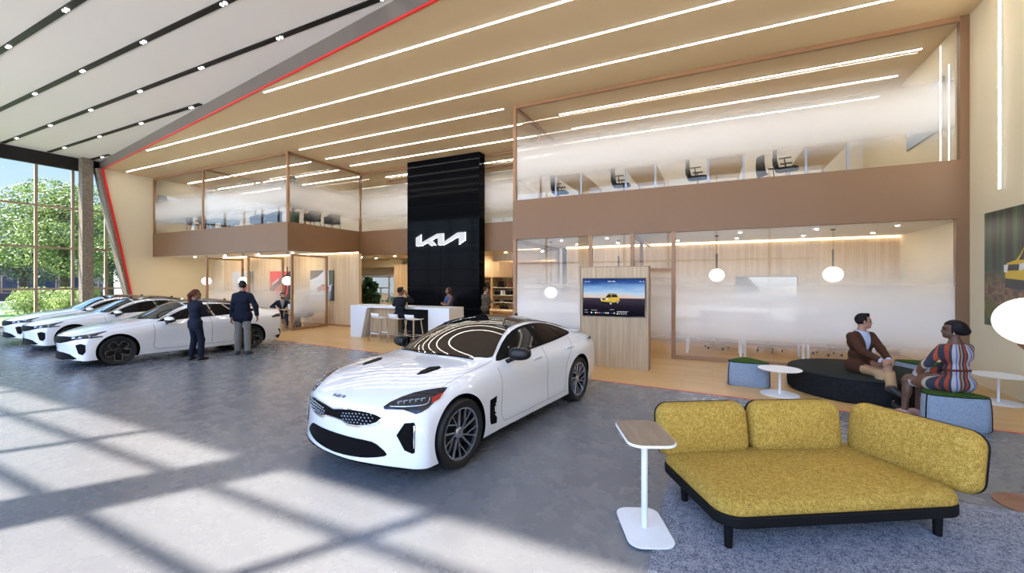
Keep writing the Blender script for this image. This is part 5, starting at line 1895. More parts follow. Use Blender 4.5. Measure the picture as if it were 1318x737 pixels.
def grad_mat(name, zlo, zhi, stops, glow, noise=None, rot=None):
    k = NT(name)
    v = k.coords()
    z = k.n('ShaderNodeSeparateXYZ', i_Vector=v).outputs[2]
    f = k.n('ShaderNodeMapRange', i_Value=z)
    f.inputs[1].default_value = zlo
    f.inputs[2].default_value = zhi
    ff = f.outputs[0]
    if noise:
        n = k.n('ShaderNodeTexNoise', i_Vector=k.coords(noise[0]), i_Scale=1., i_Detail=5., i_Roughness=.65)
        ff = k.math('ADD', ff, k.math('MULTIPLY', k.math('SUBTRACT', n.outputs[0], .5), noise[1]))
    col = k.ramp(ff, stops)
    if glow:
        e = k.n('ShaderNodeEmission', i_Color=col, i_Strength=glow)
        k.t.links.new(e.outputs[0], k.out.inputs[0])
    else:
        k.bsdf(i_Base_Color=col, i_Roughness=.4)
    return k.m

kx0, kx1, ky = -2.64, -1.18, 9.0
t = thing('display_kiosk', 'freestanding oak display wall with a landscape touch screen behind the white car', 'kiosk')
b = MB()
b.box(kx0 + .02, kx1 - .02, ky, ky + .24, 0, 2.15)
b.build('panel', M['oak_pale'], t)
b = MB()
b.box(kx0, kx0 + .02, ky - .004, ky + .245, 0, 2.16)
b.box(kx1 - .02, kx1, ky - .004, ky + .245, 0, 2.16)
b.box(kx0, kx1, ky - .004, ky + .245, 2.15, 2.165)
b.build('edge_trim', M['bronze'], t)
b = MB()
b.box(-2.58, -1.24, ky - .03, ky, 1.09, 1.915)
scr = b.build('screen', M['screen_black'], t)
fk = lambda u, v, h: (u, ky - .03 - h, v)
flat('screen_image', [[(-2.56, 1.485), (-1.26, 1.485), (-1.26, 1.895), (-2.56, 1.895)]],
     grad_mat('screen_dusk_sky', 1.485, 1.895, [(0., (.55, .40, .35)), (.08, (.62, .50, .45)), (.25, (.42, .55, .70)), (.55, (.20, .36, .62)), (.80, (.035, .09, .30)), (1., (.012, .03, .14))], 1., ((2.2, 2.2, 9.), .55)), scr, fk, .0005)
flat('screen_image', [[(-2.56, 1.11), (-1.26, 1.11), (-1.26, 1.485), (-2.56, 1.485)]],
     grad_mat('screen_dark_field', 1.11, 1.485, [(0., (.004, .004, .008)), (.5, (.014, .011, .020)), (.85, (.035, .028, .045)), (1., (.06, .04, .05))], 1., ((9., 9., 30.), .5)), scr, fk, .0005)
PGLOW[0] = 1.
car_icon(scr, fk, -1.97, 1.36, .40, (.60, .40, .07))
# interface marks along the screen
tx = []
for x, w_ in ((-2.53, .045), (-2.46, .045), (-1.37, .045), (-1.30, .03)):
    tx.append([(x, 1.835), (x + w_, 1.835), (x + w_, 1.845), (x, 1.845)])
for i in range(9):
    if i != 4:
        x = -2.02 + .0175 * i
        hh = .024 if i in (0, 2, 5, 7) else .018
        tx.append([(x, 1.832), (x + .011, 1.832), (x + .011, 1.832 + hh), (x, 1.832 + hh)])
for x, w_, z in ((-2.38, .14, 1.215), (-1.83, .25, 1.20), (-1.83, .21, 1.187), (-2.53, .07, 1.215), (-2.53, .08, 1.165), (-1.98, .11, 1.235)):
    n = int(w_ / .016)
    for i in range(n):
        tx.append([(x + i * .016, z), (x + i * .016 + .010, z), (x + i * .016 + .010, z + .008), (x + i * .016, z + .008)])
flat('screen_text', tx, PICT((.75, .78, .82)), scr, fk, .0012)
dot = lambda x, z, r: [(x + r * math.cos(2 * PI * i / 14), z + r * math.sin(2 * PI * i / 14)) for i in range(14)]
for i, c in enumerate(((.8, .8, .82), (.03, .03, .035), (.75, .76, .78), (.35, .36, .38), (.55, .12, .06), (.04, .08, .50), (.07, .14, .55), (.70, .60, .20), (.7, .7, .75), (.02, .03, .10), (.03, .06, .25), (.65, .6, .4))):
    flat('screen_swatch', [dot(-2.38 + .045 * i, 1.165, .016)], PICT(c), scr, fk, .0012)
for i, c in enumerate(((.85, .85, .87), (.3, .3, .32), (.4, .4, .42), (.4, .3, .3), (.3, .3, .33))):
    flat('screen_swatch', [dot(-1.82 + .045 * i, 1.155, .015)], PICT(c), scr, fk, .0012)

# forest picture on the east wall
py0, py1, pz0, pz1 = 6.9, 10.1, 1.10, 3.02
t = tag(MB().box(XR - .035, XR - .001, py0, py1, pz0, pz1).build('picture', M['screen_black'], None), 'large unframed picture of a yellow car in a forest on the cream wall', 'picture')
fp = lambda u, v, h: (XR - .035 - h, u, v)
def forest_mat():
    k = NT('forest_print')
    v = k.coords()
    n = k.n('ShaderNodeTexNoise', i_Vector=k.coords((1, 7.5, .35)), i_Scale=1., i_Detail=4.)
    n2 = k.n('ShaderNodeTexNoise', i_Vector=k.coords((3, 5, 6)), i_Scale=1.5, i_Detail=7., i_Roughness=.75)
    trunk = k.ramp(n.outputs[0], [(.40, (.004, .006, .006)), (.50, (.012, .028, .02)), (.60, (.02, .07, .035)), (.75, (.05, .12, .06))])
    leaf = k.ramp(n2.outputs[0], [(.35, (.008, .02, .008)), (.55, (.06, .09, .02)), (.7, (.20, .17, .06))])
    floor_ = k.ramp(n2.outputs[0], [(.35, (.03, .015, .008)), (.5, (.14, .07, .035)), (.65, (.30, .20, .12))])
    z = k.n('ShaderNodeSeparateXYZ', i_Vector=v).outputs[2]
    zz = k.math('ADD', z, k.math('MULTIPLY', n2.outputs[0], .5))
    a = k.ramp(k.math('MULTIPLY', k.math('SUBTRACT', zz, 2.0), 3.), [(0., 0.), (1., 1.)])
    c = k.mix(a, leaf, trunk)
    b_ = k.ramp(k.math('MULTIPLY', k.math('SUBTRACT', zz, 1.55), 6.), [(0., 0.), (1., 1.)])
    c = k.mix(b_, leaf, k.mix(a, floor_, c))
    k.bsdf(i_Base_Color=c, i_Roughness=.4)
    return k.m
flat('picture_print', [[(py0, pz0), (py1, pz0), (py1, pz1), (py0, pz1)]], forest_mat(), t, fp, .0003)
flat('picture_print', [[(py0, 1.75), (9.55, 1.72), (9.35, 1.86), (9.0, 1.90), (py0, 1.95)]], pm('print_path', (.21, .14, .10), .5, var=.35, scale=14), t, fp, .0012)
flat('picture_print', [[(9.95, 1.16), (10.07, 1.30), (10.06, 1.62), (9.9, 1.55), (9.7, 1.42), (9.75, 1.2)]], pm('print_moss', (.12, .12, .03), .5, var=.5, scale=22), t, fp, .0012)
PGLOW[0] = 0.
car_icon(t, lambda u, v, h: (XR - .036 - h, 16.9 - u, v), 8.05, 1.72, 1.35, (.62, .42, .03))
# ------------------------------------------------------------------ room under the east mezzanine
def office_chair(label, col, name='office_chair', group=None):
    t = thing(name, label, 'office chair', group=group)
    b = MB()
    for k in range(5):
        a = 2 * PI * k / 5 + .3
        b.tube([(.03 * math.cos(a), .03 * math.sin(a), .12), (.16 * math.cos(a), .16 * math.sin(a), .105), (.30 * math.cos(a), .30 * math.sin(a), .07)], [.020, .017, .013], 8)
    b.build('base', M['chrome'], t, smooth=40)
    for k in range(5):
        a = 2 * PI * k / 5 + .3
        b = MB()
        x, y = .30 * math.cos(a), .30 * math.sin(a)
        b.lathe([(.03, -.022), (.034, -.012), (.034, .012), (.03, .022)], 12, c=(x, y, .034), axis='y')
        b.build('caster', M['black'], t, smooth=40)
    b = MB()
    b.cyl((0, 0, .10), (0, 0, .42), .024, .02, 12)
    b.build('gas_lift', M['chrome'], t, smooth=40)
    c = cushion(.48, .46, .055, .12, .012)
    c.build('seat', col, t, smooth=60, M=Matrix.Translation((0, 0, .42)))
    b = MB()      # curved back, sitter faces +x
    vs, fs = [], []
    n, m = 10, 8
    for i in range(m + 1):
        z = .50 + .55 * i / m
        for j in range(n + 1):
            u = -1 + 2 * j / n
            y = u * (.23 - .03 * (i / m) ** 2)
            x = -.235 - .05 * (i / m) + .05 * u * u - .03 * math.sin(PI * i / m)
            vs.append((x, y, z))
    for i in range(m):
        for j in range(n):
            a0 = i * (n + 1) + j
            fs.append((a0, a0 + 1, a0 + n + 2, a0 + n + 1))
    b.add(vs, fs)
    o = b.build('backrest', col, t, smooth=60)
    md = o.modifiers.new('Solid', 'SOLIDIFY')
    md.thickness = .03
    b = MB()
    b.tube([(-.02, 0, .42), (-.20, 0, .44), (-.275, 0, .56), (-.29, 0, .75)], .018, 8)
    b.build('back_stem', M['black'], t, smooth=40)
    for s in (1, -1):
        b = MB()
        b.tube([(-.02, s * .22, .43), (-.02, s * .275, .47), (-.04, s * .275, .64)], .013, 8)
        b.box(-.15, .10, s * .275 - .03, s * .275 + .03, .64, .665)
        b.build('armrest', M['black'], t, smooth=40)
    return t

def desk(label, x0, x1, y0, y1, z0, h, top, leg, group, lw=.05):
    t = thing('desk', label, 'desk', ((x0 + x1) / 2, (y0 + y1) / 2, z0), 0, group)
    hx, hy = (x1 - x0) / 2, (y1 - y0) / 2
    b = MB()
    b.box(-hx, hx, -hy, hy, h - .03, h)
    b.build('desk_top', top, t, bevel=.004)
    for sx in (1, -1):
        for sy in (1, -1):
            b = MB()
            b.box(sx * (hx - lw / 2 - .01) - lw / 2, sx * (hx - lw / 2 - .01) + lw / 2, sy * (hy - lw / 2 - .01) - lw / 2, sy * (hy - lw / 2 - .01) + lw / 2, 0, h - .03)
            b.build('leg', leg, t)
    return t
gr = 'white desks in the glazed room under the mezzanine'
for (x0, x1, lb) in ((-.62, .66, 'white desk in the glazed room nearest the oak kiosk'), (.68, 1.94, 'white desk in the middle of the row in the glazed room'), (1.96, 3.22, 'white desk at the wall end of the row, behind the seated man')):
    desk(lb, x0, x1, 11.66, 12.30, 0, .72, M['white_plastic'], M['white_metal'], gr)
M['chair_grey'] = fabric('light_grey_seat', (.30, .31, .33), (.42, .43, .45), 140.)
oc = office_chair('light grey office chair behind the desk nearest the oak kiosk', M['chair_grey'], group='grey office chairs in the glazed room')
oc.location = (.10, 12.78, 0)
oc.rotation_euler = (0, 0, R(-78))
dup(oc, (1.33, 12.84, 0), R(-96), 'light grey office chair at the middle desk in the glazed room')
dup(oc, (2.58, 12.84, 0), R(-112), 'light grey office chair at the desk behind the seated man')
def monitor(label, loc, rz):
    t = thing('computer_monitor', label, 'monitor', loc, rz, 'monitors on the white desks')
    b = MB()
    b.prism(rrect(.56, .34, .01, 3), 0, .022, f=lambda u, v, h: (h, u, .30 + v))
    b.build('screen', M['screen_black'], t)
    b = MB()
    b.prism(rrect(.54, .32, .01, 3), -.012, .001, f=lambda u, v, h: (h, u, .30 + v))
    b.build('rear_shell', M['white_plastic'], t)
    b = MB()
    b.bar((-.02, 0, .012), (-.02, 0, .30), .05, .02, up=(1, 0, 0))
    b.prism(rrect(.16, .22, .02, 4, -.02, 0), 0, .012)
    b.build('stand', M['white_metal'], t)
    return t
mo = monitor('computer monitor seen from behind on the desk nearest the oak kiosk', (.16, 12.02, .72), R(88))
dup(mo, (1.40, 12.02, .72), R(92), 'computer monitor seen from behind on the middle desk')
dup(mo, (2.66, 12.02, .72), R(92), 'computer monitor seen from behind on the desk behind the seated man')

def tv(label, f, w, h, zlo, wall_dir):
    """wall screen showing a pale picture with a dark wedge; f(u, v, d) maps to the room"""
    b = MB()
    b.prism([(0, 0), (w, 0), (w, h), (0, h)], 0, .045, f=f)
    t = tag(b.build('wall_screen', M['screen_black'], None), label, 'television')
    e = .018
    flat('screen_image', [[(e, e), (w - e, e), (w - e, h - e), (e, h - e)]], grad_mat('tv_pale_%d' % len(bpy.data.materials), zlo, zlo + h, [(0., (.30, .33, .36)), (.30, (.45, .50, .55)), (.42, (.62, .64, .66)), (1., (.80, .86, .92))], .85), t, f, .0455)
    flat('screen_image', [[(e, h * .42), (w * .46, h * .46), (w * .20, h - e), (e, h - e)]], grad_mat('tv_wedge_%d' % len(bpy.data.materials), zlo, zlo + h, [(.3, (.22, .28, .36)), (.7, (.10, .12, .15)), (1., (.06, .065, .07))], .8), t, f, .047)
    flat('screen_image', [[(e, e), (w - e, e), (w - e, h * .22), (w * .6, h * .26), (e, h * .30)]], PICT((.26, .28, .30)), t, f, .047)
    for poly in mark_polys():
        flat('screen_logo', [[(w * (.33 + .26 * u), h * (.44 + .11 * v)) for u, v in poly]], PICT((.95, .95, .95)), t, f, .049)
    return t
PGLOW[0] = .9
tv('large television on the oak rear wall of the glazed room', lambda u, v, d: (.61 + u, YB - .001 - d, 1.13 + v), 1.51, .85, 1.13, 0)
tv('television on the cream wall in the upper room at the east end', lambda u, v, d: (XR - .001 - d, 13.31 - u, 5.0 + v), 1.75, 1.05, 5.0, 0)
tv('television on the cream wall in the upper west meeting room', lambda u, v, d: (XL + .001 + d, 10.87 + u, 4.75 + v), 1.52, 1.28, 4.75, 0)

def pendant(label, x, y, z, r, ztop, group):
    t = thing('pendant_lamp', label, 'pendant lamp', (x, y, z), 0, group)
    b = MB()
    b.ell((0, 0, 0), (r, r, r * .92), 28, 16)
    b.build('globe', M['lamp_glow'], t, smooth=60)
    b = MB()
    b.cyl((0, 0, r * .88), (0, 0, r * .88 + .40), .020, n=12)
    b.build('stem', M['black'], t, smooth=40)
    b = MB()
    b.cyl((0, 0, r * .88 + .39), (0, 0, ztop - z), .004, n=6)
    b.lathe([(.05, ztop - z - .02), (.05, ztop - z - .001)], 16)
    b.build('cord', M['black'], t, smooth=40)
    return t
zs_ = Z1 - .002
ge = 'globe pendants in the east glazed room'
pendant('white globe pendant in the glazed room, left of the television', .10, 12.0, 2.0, .18, zs_, ge)
pendant('white globe pendant in the glazed room, right of the television', 2.45, 11.62, 2.0, .19, zs_, ge)
pendant('white globe pendant half hidden behind the oak kiosk', -2.40, 12.0, 2.0, .18, zs_, ge)
pendant('white globe pendant behind frosted glass between tower and kiosk', -4.35, 11.75, 1.50, .19, zs_, ge)
gw = 'globe pendants in the open west lounge'
pendant('white globe pendant in the west lounge beside the first glass screen', -21.1, 11.3, 1.85, .19, zs_, gw)
pendant('white globe pendant in the west lounge, the middle one of three', -18.37, 11.3, 1.85, .19, zs_, gw)
pendant('white globe pendant in the west lounge above the seated bearded man', -15.5, 11.3, 1.86, .19, zs_, gw)

# recessed downlights in the soffits
def downlight(x, y, z, label, group, r=.032):
    b = MB()
    b.lathe([(r + .015, -.008), (r + .015, -.001)], 20, c=(x, y, z))
    o = b.build('downlight', M['white_metal'])
    tag(o, label, 'downlight', group)
    b = MB()
    b.lathe([(r, -.0105), (r, -.006)], 20, c=(x, y, z))
    b.build('diffuser', M['down_bright' if y > 15 or x < -14 else 'down'], o)
    return o
M['down_bright'] = emission('downlight_bright', (1., .86, .66), 900.)
M['down'] = emission('downlight_glow', (1., .88, .72), 380.)
for (xs, ys, lb, g_) in (((-3.9, -2.6, -.9, .6, 2.1, 3.5), (11.4, 12.9), 'small recessed downlight in the soffit of the glazed room', 'downlights in the glazed room'),
                         ((-22.6, -20.2, -17.8, -15.6), (11.6,), 'small recessed downlight in the soffit of the west lounge', 'downlights in the west lounge'),
                         ((-15.5, -13.4, -11.2, -9.3, -7.6, -6.), (15.25, 16.25), 'small recessed downlight in the soffit behind the reception counter', 'downlights behind the counter')):
    for x in xs:
        for y in ys:
            downlight(x, y, Z1, lb, g_, .045 if y > 15 or x < -14 else .032)

# ------------------------------------------------------------------ black tower with the lit mark
t = thing('black_tower', 'tall gloss black tower carrying the glowing white logo', 'tower')
b = MB()
b.box(-11.49, -8.06, 13.87, 14.27, 0, ZT - .003)
b.build('core', M['black_beam'], t)
rows_ = [(0, .78), (.78, 1.58), (1.58, 2.38), (2.38, 3.23), (3.23, 4.0), (4.0, 4.9), (4.9, 5.85), (5.85, ZT - .003)]
for i, (z0, z1) in enumerate(rows_):
    xs = [(-11.49, -9.82), (-9.82, -8.06)] if z1 < 3.3 else [(-11.49, -8.06)]
    for x0, x1 in xs:
        b = MB()
        b.box(x0 + (.006 if x0 > -11 else 0), x1 - (.006 if x1 < -9 else 0), 13.84, 13.868, z0 + .006, z1 - .006)
        b.build('panel', M['tower'], t)
b = MB()
b.box(-8.058, -8.03, 13.84, 14.27, 0.006, ZT - .006)
b.build('side_panel', M['tower'], t)
lg = thing('logo_sign', 'illuminated white three-letter logo on the black tower', 'sign', (0, 0, 0))
kx, kz = (-10.99, 2.36), (3.285, .46)
M['logo'] = emission('logo_white', (.84, .87, .95), .78)
M['halo'] = emission('logo_halo', (1., .97, .85), 40.)
for poly in mark_polys():
    b = MB()
    f = lambda u, v, h: (kx[0] + kx[1] * u, 13.84 - .03 - h, kz[0] + kz[1] * v)
    b.prism(poly, .012, .05, f=f)
    o = b.build('letter', M['logo'], lg)
    b = MB()
    cx = sum(p[0] for p in poly) / len(poly)
    b.prism(poly, .002, .012, f=f)
    b.build('halo_light', M['halo'], o)
for q in ((.05, .45), (.5, .5), (.95, .6)):
    b = MB()
    b.cyl((kx[0] + kx[1] * q[0], 13.8385, kz[0] + kz[1] * q[1]), (kx[0] + kx[1] * q[0], 13.80, kz[0] + kz[1] * q[1]), .012, n=8)
    b.build('standoff', M['chrome'], lg)

# ------------------------------------------------------------------ reception counter and stools
t = thing('reception_counter', 'white waterfall reception counter with oak niche in front of the black tower', 'counter')
y0, y1 = 10.25, 11.05
b = MB()
b.box(-10.9, -6.97, y0, y1, .985, 1.05)
b.build('counter_top', M['stone_white'], t)
fx = lambda u, v, h: (u, h, v)
b = MB()
b.prism([(-10.9, 0), (-10.43, 0), (-10.20, .93), (-10.14, .985), (-10.9, .985)], y0, y1, f=fx)
b.build('end_panel', M['stone_white'], t)
b = MB()
b.prism([(-7.72, 0), (-6.97, 0), (-6.97, .985), (-7.72, .985)], y0, y1, f=fx)
b.build('end_panel', M['stone_white'], t)
b = MB()
b.box(-10.25, -9.15, y0 + .22, y1 - .05, .10, .985)
b.build('oak_front', M['oak_pale'], t)
b = MB()
b.box(-10.27, -9.13, y0 + .21, y1 - .04, 0, .10)
b.build('plinth', M['bronze'], t)
b = MB()
b.box(-9.15, -7.72, y1 - .30, y1 - .05, 0.0, .985)
b.build('rear_panel', M['black'], t)

def bar_stool(label):
    t = thing('bar_stool', label, 'bar stool', group='white bar stools at the counter')
    legs = [(sx, sy) for sx in (1, -1) for sy in (1, -1)]
    for sx, sy in legs:
        b = MB()
        b.tube([(sx * .225, sy * .205, 0), (sx * .15, sy * .14, .70)], [.014, .018], 10)
        b.build('leg', M['leg_wood'], t, smooth=40)
    b = MB()
    q = [(sx * .198, sy * .181, .25) for sx, sy in ((1, 1), (1, -1), (-1, -1), (-1, 1))]
    for i in range(4):
        b.tube([q[i], q[(i + 1) % 4]], .008, 8)
    b.build('footrest', M['chrome'], t, smooth=40)
    b = MB()      # moulded shell: seat curving up into a low back; sitter faces +y
    vs, fs = [], []
    prof = [(.20, .715), (.10, .705), (-.05, .705), (-.13, .715), (-.175, .75), (-.195, .80), (-.205, .865)]
    n = 10
    for (y, z) in prof:
        for j in range(n + 1):
            u = -1 + 2 * j / n
            w = .205 if z < .74 else .195
            vs.append((u * w, y + (.03 * u * u if z > .74 else 0), z + (.02 * u * u if z < .74 else 0)))
    for i in range(len(prof) - 1):
        for j in range(n):
            a0 = i * (n + 1) + j
            fs.append((a0, a0 + 1, a0 + n + 2, a0 + n + 1))
    b.add(vs, fs)
    o = b.build('seat_shell', M['white_plastic'], t, smooth=60)
    md = o.modifiers.new('Solid', 'SOLIDIFY')
    md.thickness = .02
    md.offset = 0
    return t
bs_ = bar_stool('white bar stool with ash legs, first from the left end of the counter')
bs_.location = (-9.26, 9.86, 0)
bs_.rotation_euler = (0, 0, R(-12))
dup(bs_, (-8.56, 9.86, 0), R(-8), 'white bar stool with ash legs carrying the man on the phone')
dup(bs_, (-7.95, 9.86, 0), R(-10), 'white bar stool with ash legs, closest to the white car')

# ------------------------------------------------------------------ west lounge under the mezzanine
def glass_screen(label, x, y0, y1):
    t = thing('glass_screen', label, 'glass screen', group='bronze framed glass screens in the west lounge')
    b = MB()
    for p, q in (((x, y0, .0), (x, y0, 2.87)), ((x, y1, .0), (x, y1, 2.87)), ((x, y0, 2.83), (x, y1, 2.83)), ((x, y0, .04), (x, y1, .04))):
        v_ = .08 if p[2] != q[2] else .074
        b.bar(p, q, v_, v_, up=(0, 1, 0))
    b.build('frame', M['bronze'], t)
    b = MB()
    b.add(*paneX(x, y0 + .04, y1 - .04, .08, 2.79))
    b.build('glass_pane', M['frost_screen'], t)
    films(paneX(x, y0 + .04, y1 - .04, .08, 2.79), M['frost_screen'], t)
glass_screen('bronze framed glass screen in the west lounge, first from the cream wall', -19.74, 10.6, 12.1)
glass_screen('bronze framed glass screen in the west lounge, middle of the three', -16.9, 10.6, 12.1)
glass_screen('bronze framed glass screen in the west lounge, closest to the counter', -14.22, 10.55, 12.1)

def poster(label, x0, x1, z0, z1, build, y=12.40):
    b = MB()
    b.box(x0, x1, y - .035, y, z0, z1)
    t = tag(b.build('picture', M['screen_black'], None), label, 'poster', 'posters on the oak wall of the west lounge')
    f = lambda u, v, h: (x0 + u, y - .035 - h, z0 + v)
    build(t, f, x1 - x0, z1 - z0)
PGLOW[0] = 0.
def small_car(t, f, cx, cy, s, c):
    P = lambda pts: [(cx + x * s, cy + y * s) for x, y in pts]
    flat('poster_print', [P([(-.5, .0), (-.52, .12), (-.40, .20), (-.22, .24), (-.05, .36), (.22, .37), (.42, .26), (.52, .22), (.52, .02), (.4, -.02), (-.3, -.04)])], PICT(c), t, f, .002)
    flat('poster_print', [P([(-.18, .235), (-.04, .335), (.20, .345), (.36, .25)])], PICT((.03, .03, .035)), t, f, .003)
    for wx in (-.27, .33):
        flat('poster_print', [P([(wx + .09 * math.cos(2 * PI * i / 14), .0 + .10 * math.sin(2 * PI * i / 14)) for i in range(14)])], PICT((.02, .02, .022)), t, f, .004)
def p1(t, f, w, h):
    flat('poster_print', [[(0, 0), (w, 0), (w, h), (0, h)]], PICT((.52, .54, .56)), t, f, .0005)
    flat('poster_print', [[(w * .80, h * .3), (w * .97, h * .25), (w * .97, h), (w * .8, h)]], PICT((.14, .15, .05)), t, f, .001)
    flat('poster_print', [[(w * .45, h * .2), (w, h * .12), (w, h * .45), (w * .7, h * .55)]], PICT((.66, .66, .66)), t, f, .0015)
    small_car(t, f, w * .72, h * .30, w * .5, (.55, .03, .03))
def p2(t, f, w, h):
    flat('poster_print', [[(0, 0), (w, 0), (w, h), (0, h)]], PICT((.62, .05, .05)), t, f, .0005)
    flat('poster_print', [[(0, 0), (w, 0), (w, h * .25), (w * .5, h * .20), (0, h * .12)]], PICT((.30, .30, .32)), t, f, .001)
    flat('poster_print', [[(0, h * .22), (w, h * .80), (w, h), (0, h * .42)]], PICT((.10, .012, .014)), t, f, .0012)
    flat('poster_print', [[(w * .70, 0), (w, 0), (w, h * .8), (w * .8, h * .55)]], PICT((.02, .012, .012)), t, f, .0015)
    flat('poster_print', [[(w * .78, h * .05), (w * .88, h * .5), (w * .97, h * .72), (w * .93, h * .25)]], PICT((.65, .05, .05)), t, f, .002)
    for i, x in enumerate((.12, .22, .30, .39)):
        flat('poster_print', [[(w * x, h * (.50 + .05 * i)), (w * (x + .03), h * (.50 + .05 * i)), (w * (x + .06), h * (.60 + .05 * i)), (w * (x + .03), h * (.60 + .05 * i))]], PICT((.85, .85, .85)), t, f, .002)
def p3(t, f, w, h):
    flat('poster_print', [[(0, 0), (w, 0), (w, h), (0, h)]], PICT((.58, .59, .60)), t, f, .0005)
    flat('poster_print', [[(0, h * .68), (w * .32, h * .78), (w * .62, h), (0, h)]], PICT((.15, .11, .09)), t, f, .001)
    flat('poster_print', [[(w * .82, h * .5), (w, h * .55), (w, h), (w * .80, h)]], PICT((.05, .07, .02)), t, f, .001)
    flat('poster_print', [[(0, 0), (w, 0), (w, h * .34), (w * .4, h * .24), (0, h * .2)]], PICT((.33, .34, .37)), t, f, .001)
    flat('poster_print', [[(w * .86, 0), (w, 0), (w, h * .55), (w * .93, h * .5)]], PICT((.02, .02, .022)), t, f, .0015)
    small_car(t, f, w * .55, h * .34, w * .5, (.52, .04, .05))
poster('grey poster with a red car on the oak wall, first from the cream wall', -20.95, -19.42, 1.04, 2.30, p1)
poster('red poster on the oak wall of the west lounge', -18.15, -16.83, 1.02, 2.28, p2)
poster('pale poster with a small red car on the oak wall, closest to the counter', -15.5, -14.12, 1.04, 2.30, p3)

def cafe_table(label, x, y, r=.42):
    t = thing('cafe_table', label, 'table', (x, y, 0))
    b = MB()
    b.lathe([(r - .02, .715), (r, .73), (r, .745), (.001, .745)], 40)
    b.build('table_top', M['oak'], t, smooth=40)
    for k in range(3):
        a = 2 * PI * k / 3 + .5
        b = MB()
        b.tube([(.30 * math.cos(a), .30 * math.sin(a), 0), (.13 * math.cos(a), .13 * math.sin(a), .72)], [.018, .024], 10)
        b.build('leg', M['leg_wood'], t, smooth=40)
    return t
def shell_chair(label, col, group=None):
    t = thing('shell_chair', label, 'chair', group=group)
    for sx in (1, -1):
        for sy in (1, -1):
            b = MB()
            b.tube([(sx * .22, sy * .21, 0), (sx * .14, sy * .14, .42)], [.012, .017], 10)
            b.build('leg', M['leg_wood'], t, smooth=40)
    b = MB()
    vs, fs = [], []
    prof = [(.22, .445), (.12, .43), (-.05, .425), (-.15, .44), (-.205, .50), (-.235, .60), (-.255, .72), (-.265, .80)]
    n = 12
    for (x, z) in prof:
        for j in range(n + 1):
            u = -1 + 2 * j / n
            w = .235 if z < .5 else .245
            vs.append((x + (.09 * u * u if z >= .5 else .0), u * w, z + (.035 * u * u if z < .5 else -.03 * u ** 4)))
    for i in range(len(prof) - 1):
        for j in range(n):
            a0 = i * (n + 1) + j
            fs.append((a0, a0 + 1, a0 + n + 2, a0 + n + 1))
    b.add(vs, fs)
    o = b.build('seat_shell', col, t, smooth=60)
    md = o.modifiers.new('Solid', 'SOLIDIFY')
    md.thickness = .022
    md.offset = 0
    return t
cafe_table('round oak cafe table in the west lounge in front of the bearded man', -14.95, 10.92, .37)
sc = shell_chair('black shell chair with its back to the viewer at the cafe table', M['black'], 'black chairs around the cafe table')
sc.location = (-14.62, 10.30, 0)
sc.rotation_euler = (0, 0, R(118))
dup(sc, (-15.62, 11.15, 0), R(-20), 'black shell chair under the seated bearded man')
dup(sc, (-14.62, 11.50, 0), R(200), 'black shell chair under the figure behind the glass screen')
dup(sc, (-17.45, 11.35, 0), R(-60), 'black shell chair under the blurred figure farther inside the west lounge')
b = MB()
b.prism(rrect(.30, .21, .01, 3), 0, .012)
o = tag(b.build('laptop', M['white_metal'], None, M=Matrix.Translation((-14.88, 11.12, .745)) @ Matrix.Rotation(R(20), 4, 'Z')), 'open silver laptop on the round oak cafe table', 'laptop')
b = MB()
b.prism(rrect(.30, .20, .01, 3), 0, .008, f=lambda u, v, h: (u, -.10 - h + (v + .1) * -.25, .012 + v + .1))
b.build('lid', M['white_metal'], o, M=Matrix.Translation((-14.88, 11.12, .745)) @ Matrix.Rotation(R(20), 4, 'Z'))

# ------------------------------------------------------------------ upper rooms
M['chair_blue'] = fabric('dark_grey_lounge_seat', (.035, .04, .05), (.07, .075, .09), 140.)
def lounge_chair(label, group):
    t = thing('lounge_chair', label, 'armchair', group=group)
    c = cushion(.60, .58, .14, .16, .02)
    c.build('seat', M['chair_blue'], t, smooth=60, M=Matrix.Translation((0, 0, .34)))
    b = MB()
    vs, fs = [], []
    n, m = 20, 5
    for i in range(m + 1):
        for j in range(n + 1):
            a = -PI * .72 + 1.44 * PI * j / n
            top = .62 + .22 * max(0., math.cos(a)) ** .7
            z = .36 + (top - .36) * i / m
            r = .33 + .03 * i / m
            vs.append((-r * math.cos(a), r * math.sin(a), z))
    for i in range(m):
        for j in range(n):
            a0 = i * (n + 1) + j
            fs.append((a0, a0 + 1, a0 + n + 2, a0 + n + 1))
    b.add(vs, fs)
    o = b.build('backrest', M['chair_blue'], t, smooth=60)
    md = o.modifiers.new('Solid', 'SOLIDIFY')
    md.thickness = .05
    for sx in (1, -1):
        for sy in (1, -1):
            b = MB()
            b.tube([(sx * .27, sy * .27, 0), (sx * .21, sy * .21, .345)], [.010, .014], 8)
            b.build('leg', M['black'], t, smooth=40)
    return t
gl = 'dark lounge chairs in the upper west room'
ZU = 4.10
lc = lounge_chair('dark lounge chair in the upper west room beside the green planter', gl)
lc.location = (-15.6, 12.55, ZU)
lc.rotation_euler = (0, 0, R(200))
dup(lc, (-15.55, 13.55, ZU), R(190), 'dark lounge chair in the upper west room, closest to the recessed corner')
dup(lc, (-18.55, 12.1, ZU), R(-60), 'dark lounge chair in the upper west room beside the inner glass partition')
dup(lc, (-17.25, 11.9, ZU), R(-80), 'dark lounge chair in the upper west room, between the pair and the planter')
t = thing('meeting_table', 'dark meeting table in the upper west room below the television', 'table', (-22.0, 12.3, ZU))
b = MB()
b.prism(rrect(2.2, 1.0, .08, 6), .71, .74)
b.build('table_top', M['black'], t)
for x in (-.8, .8):
    b = MB()
    b.box(x - .05, x + .05, -.3, .3, 0, .71)
    b.build('leg', M['black'], t)
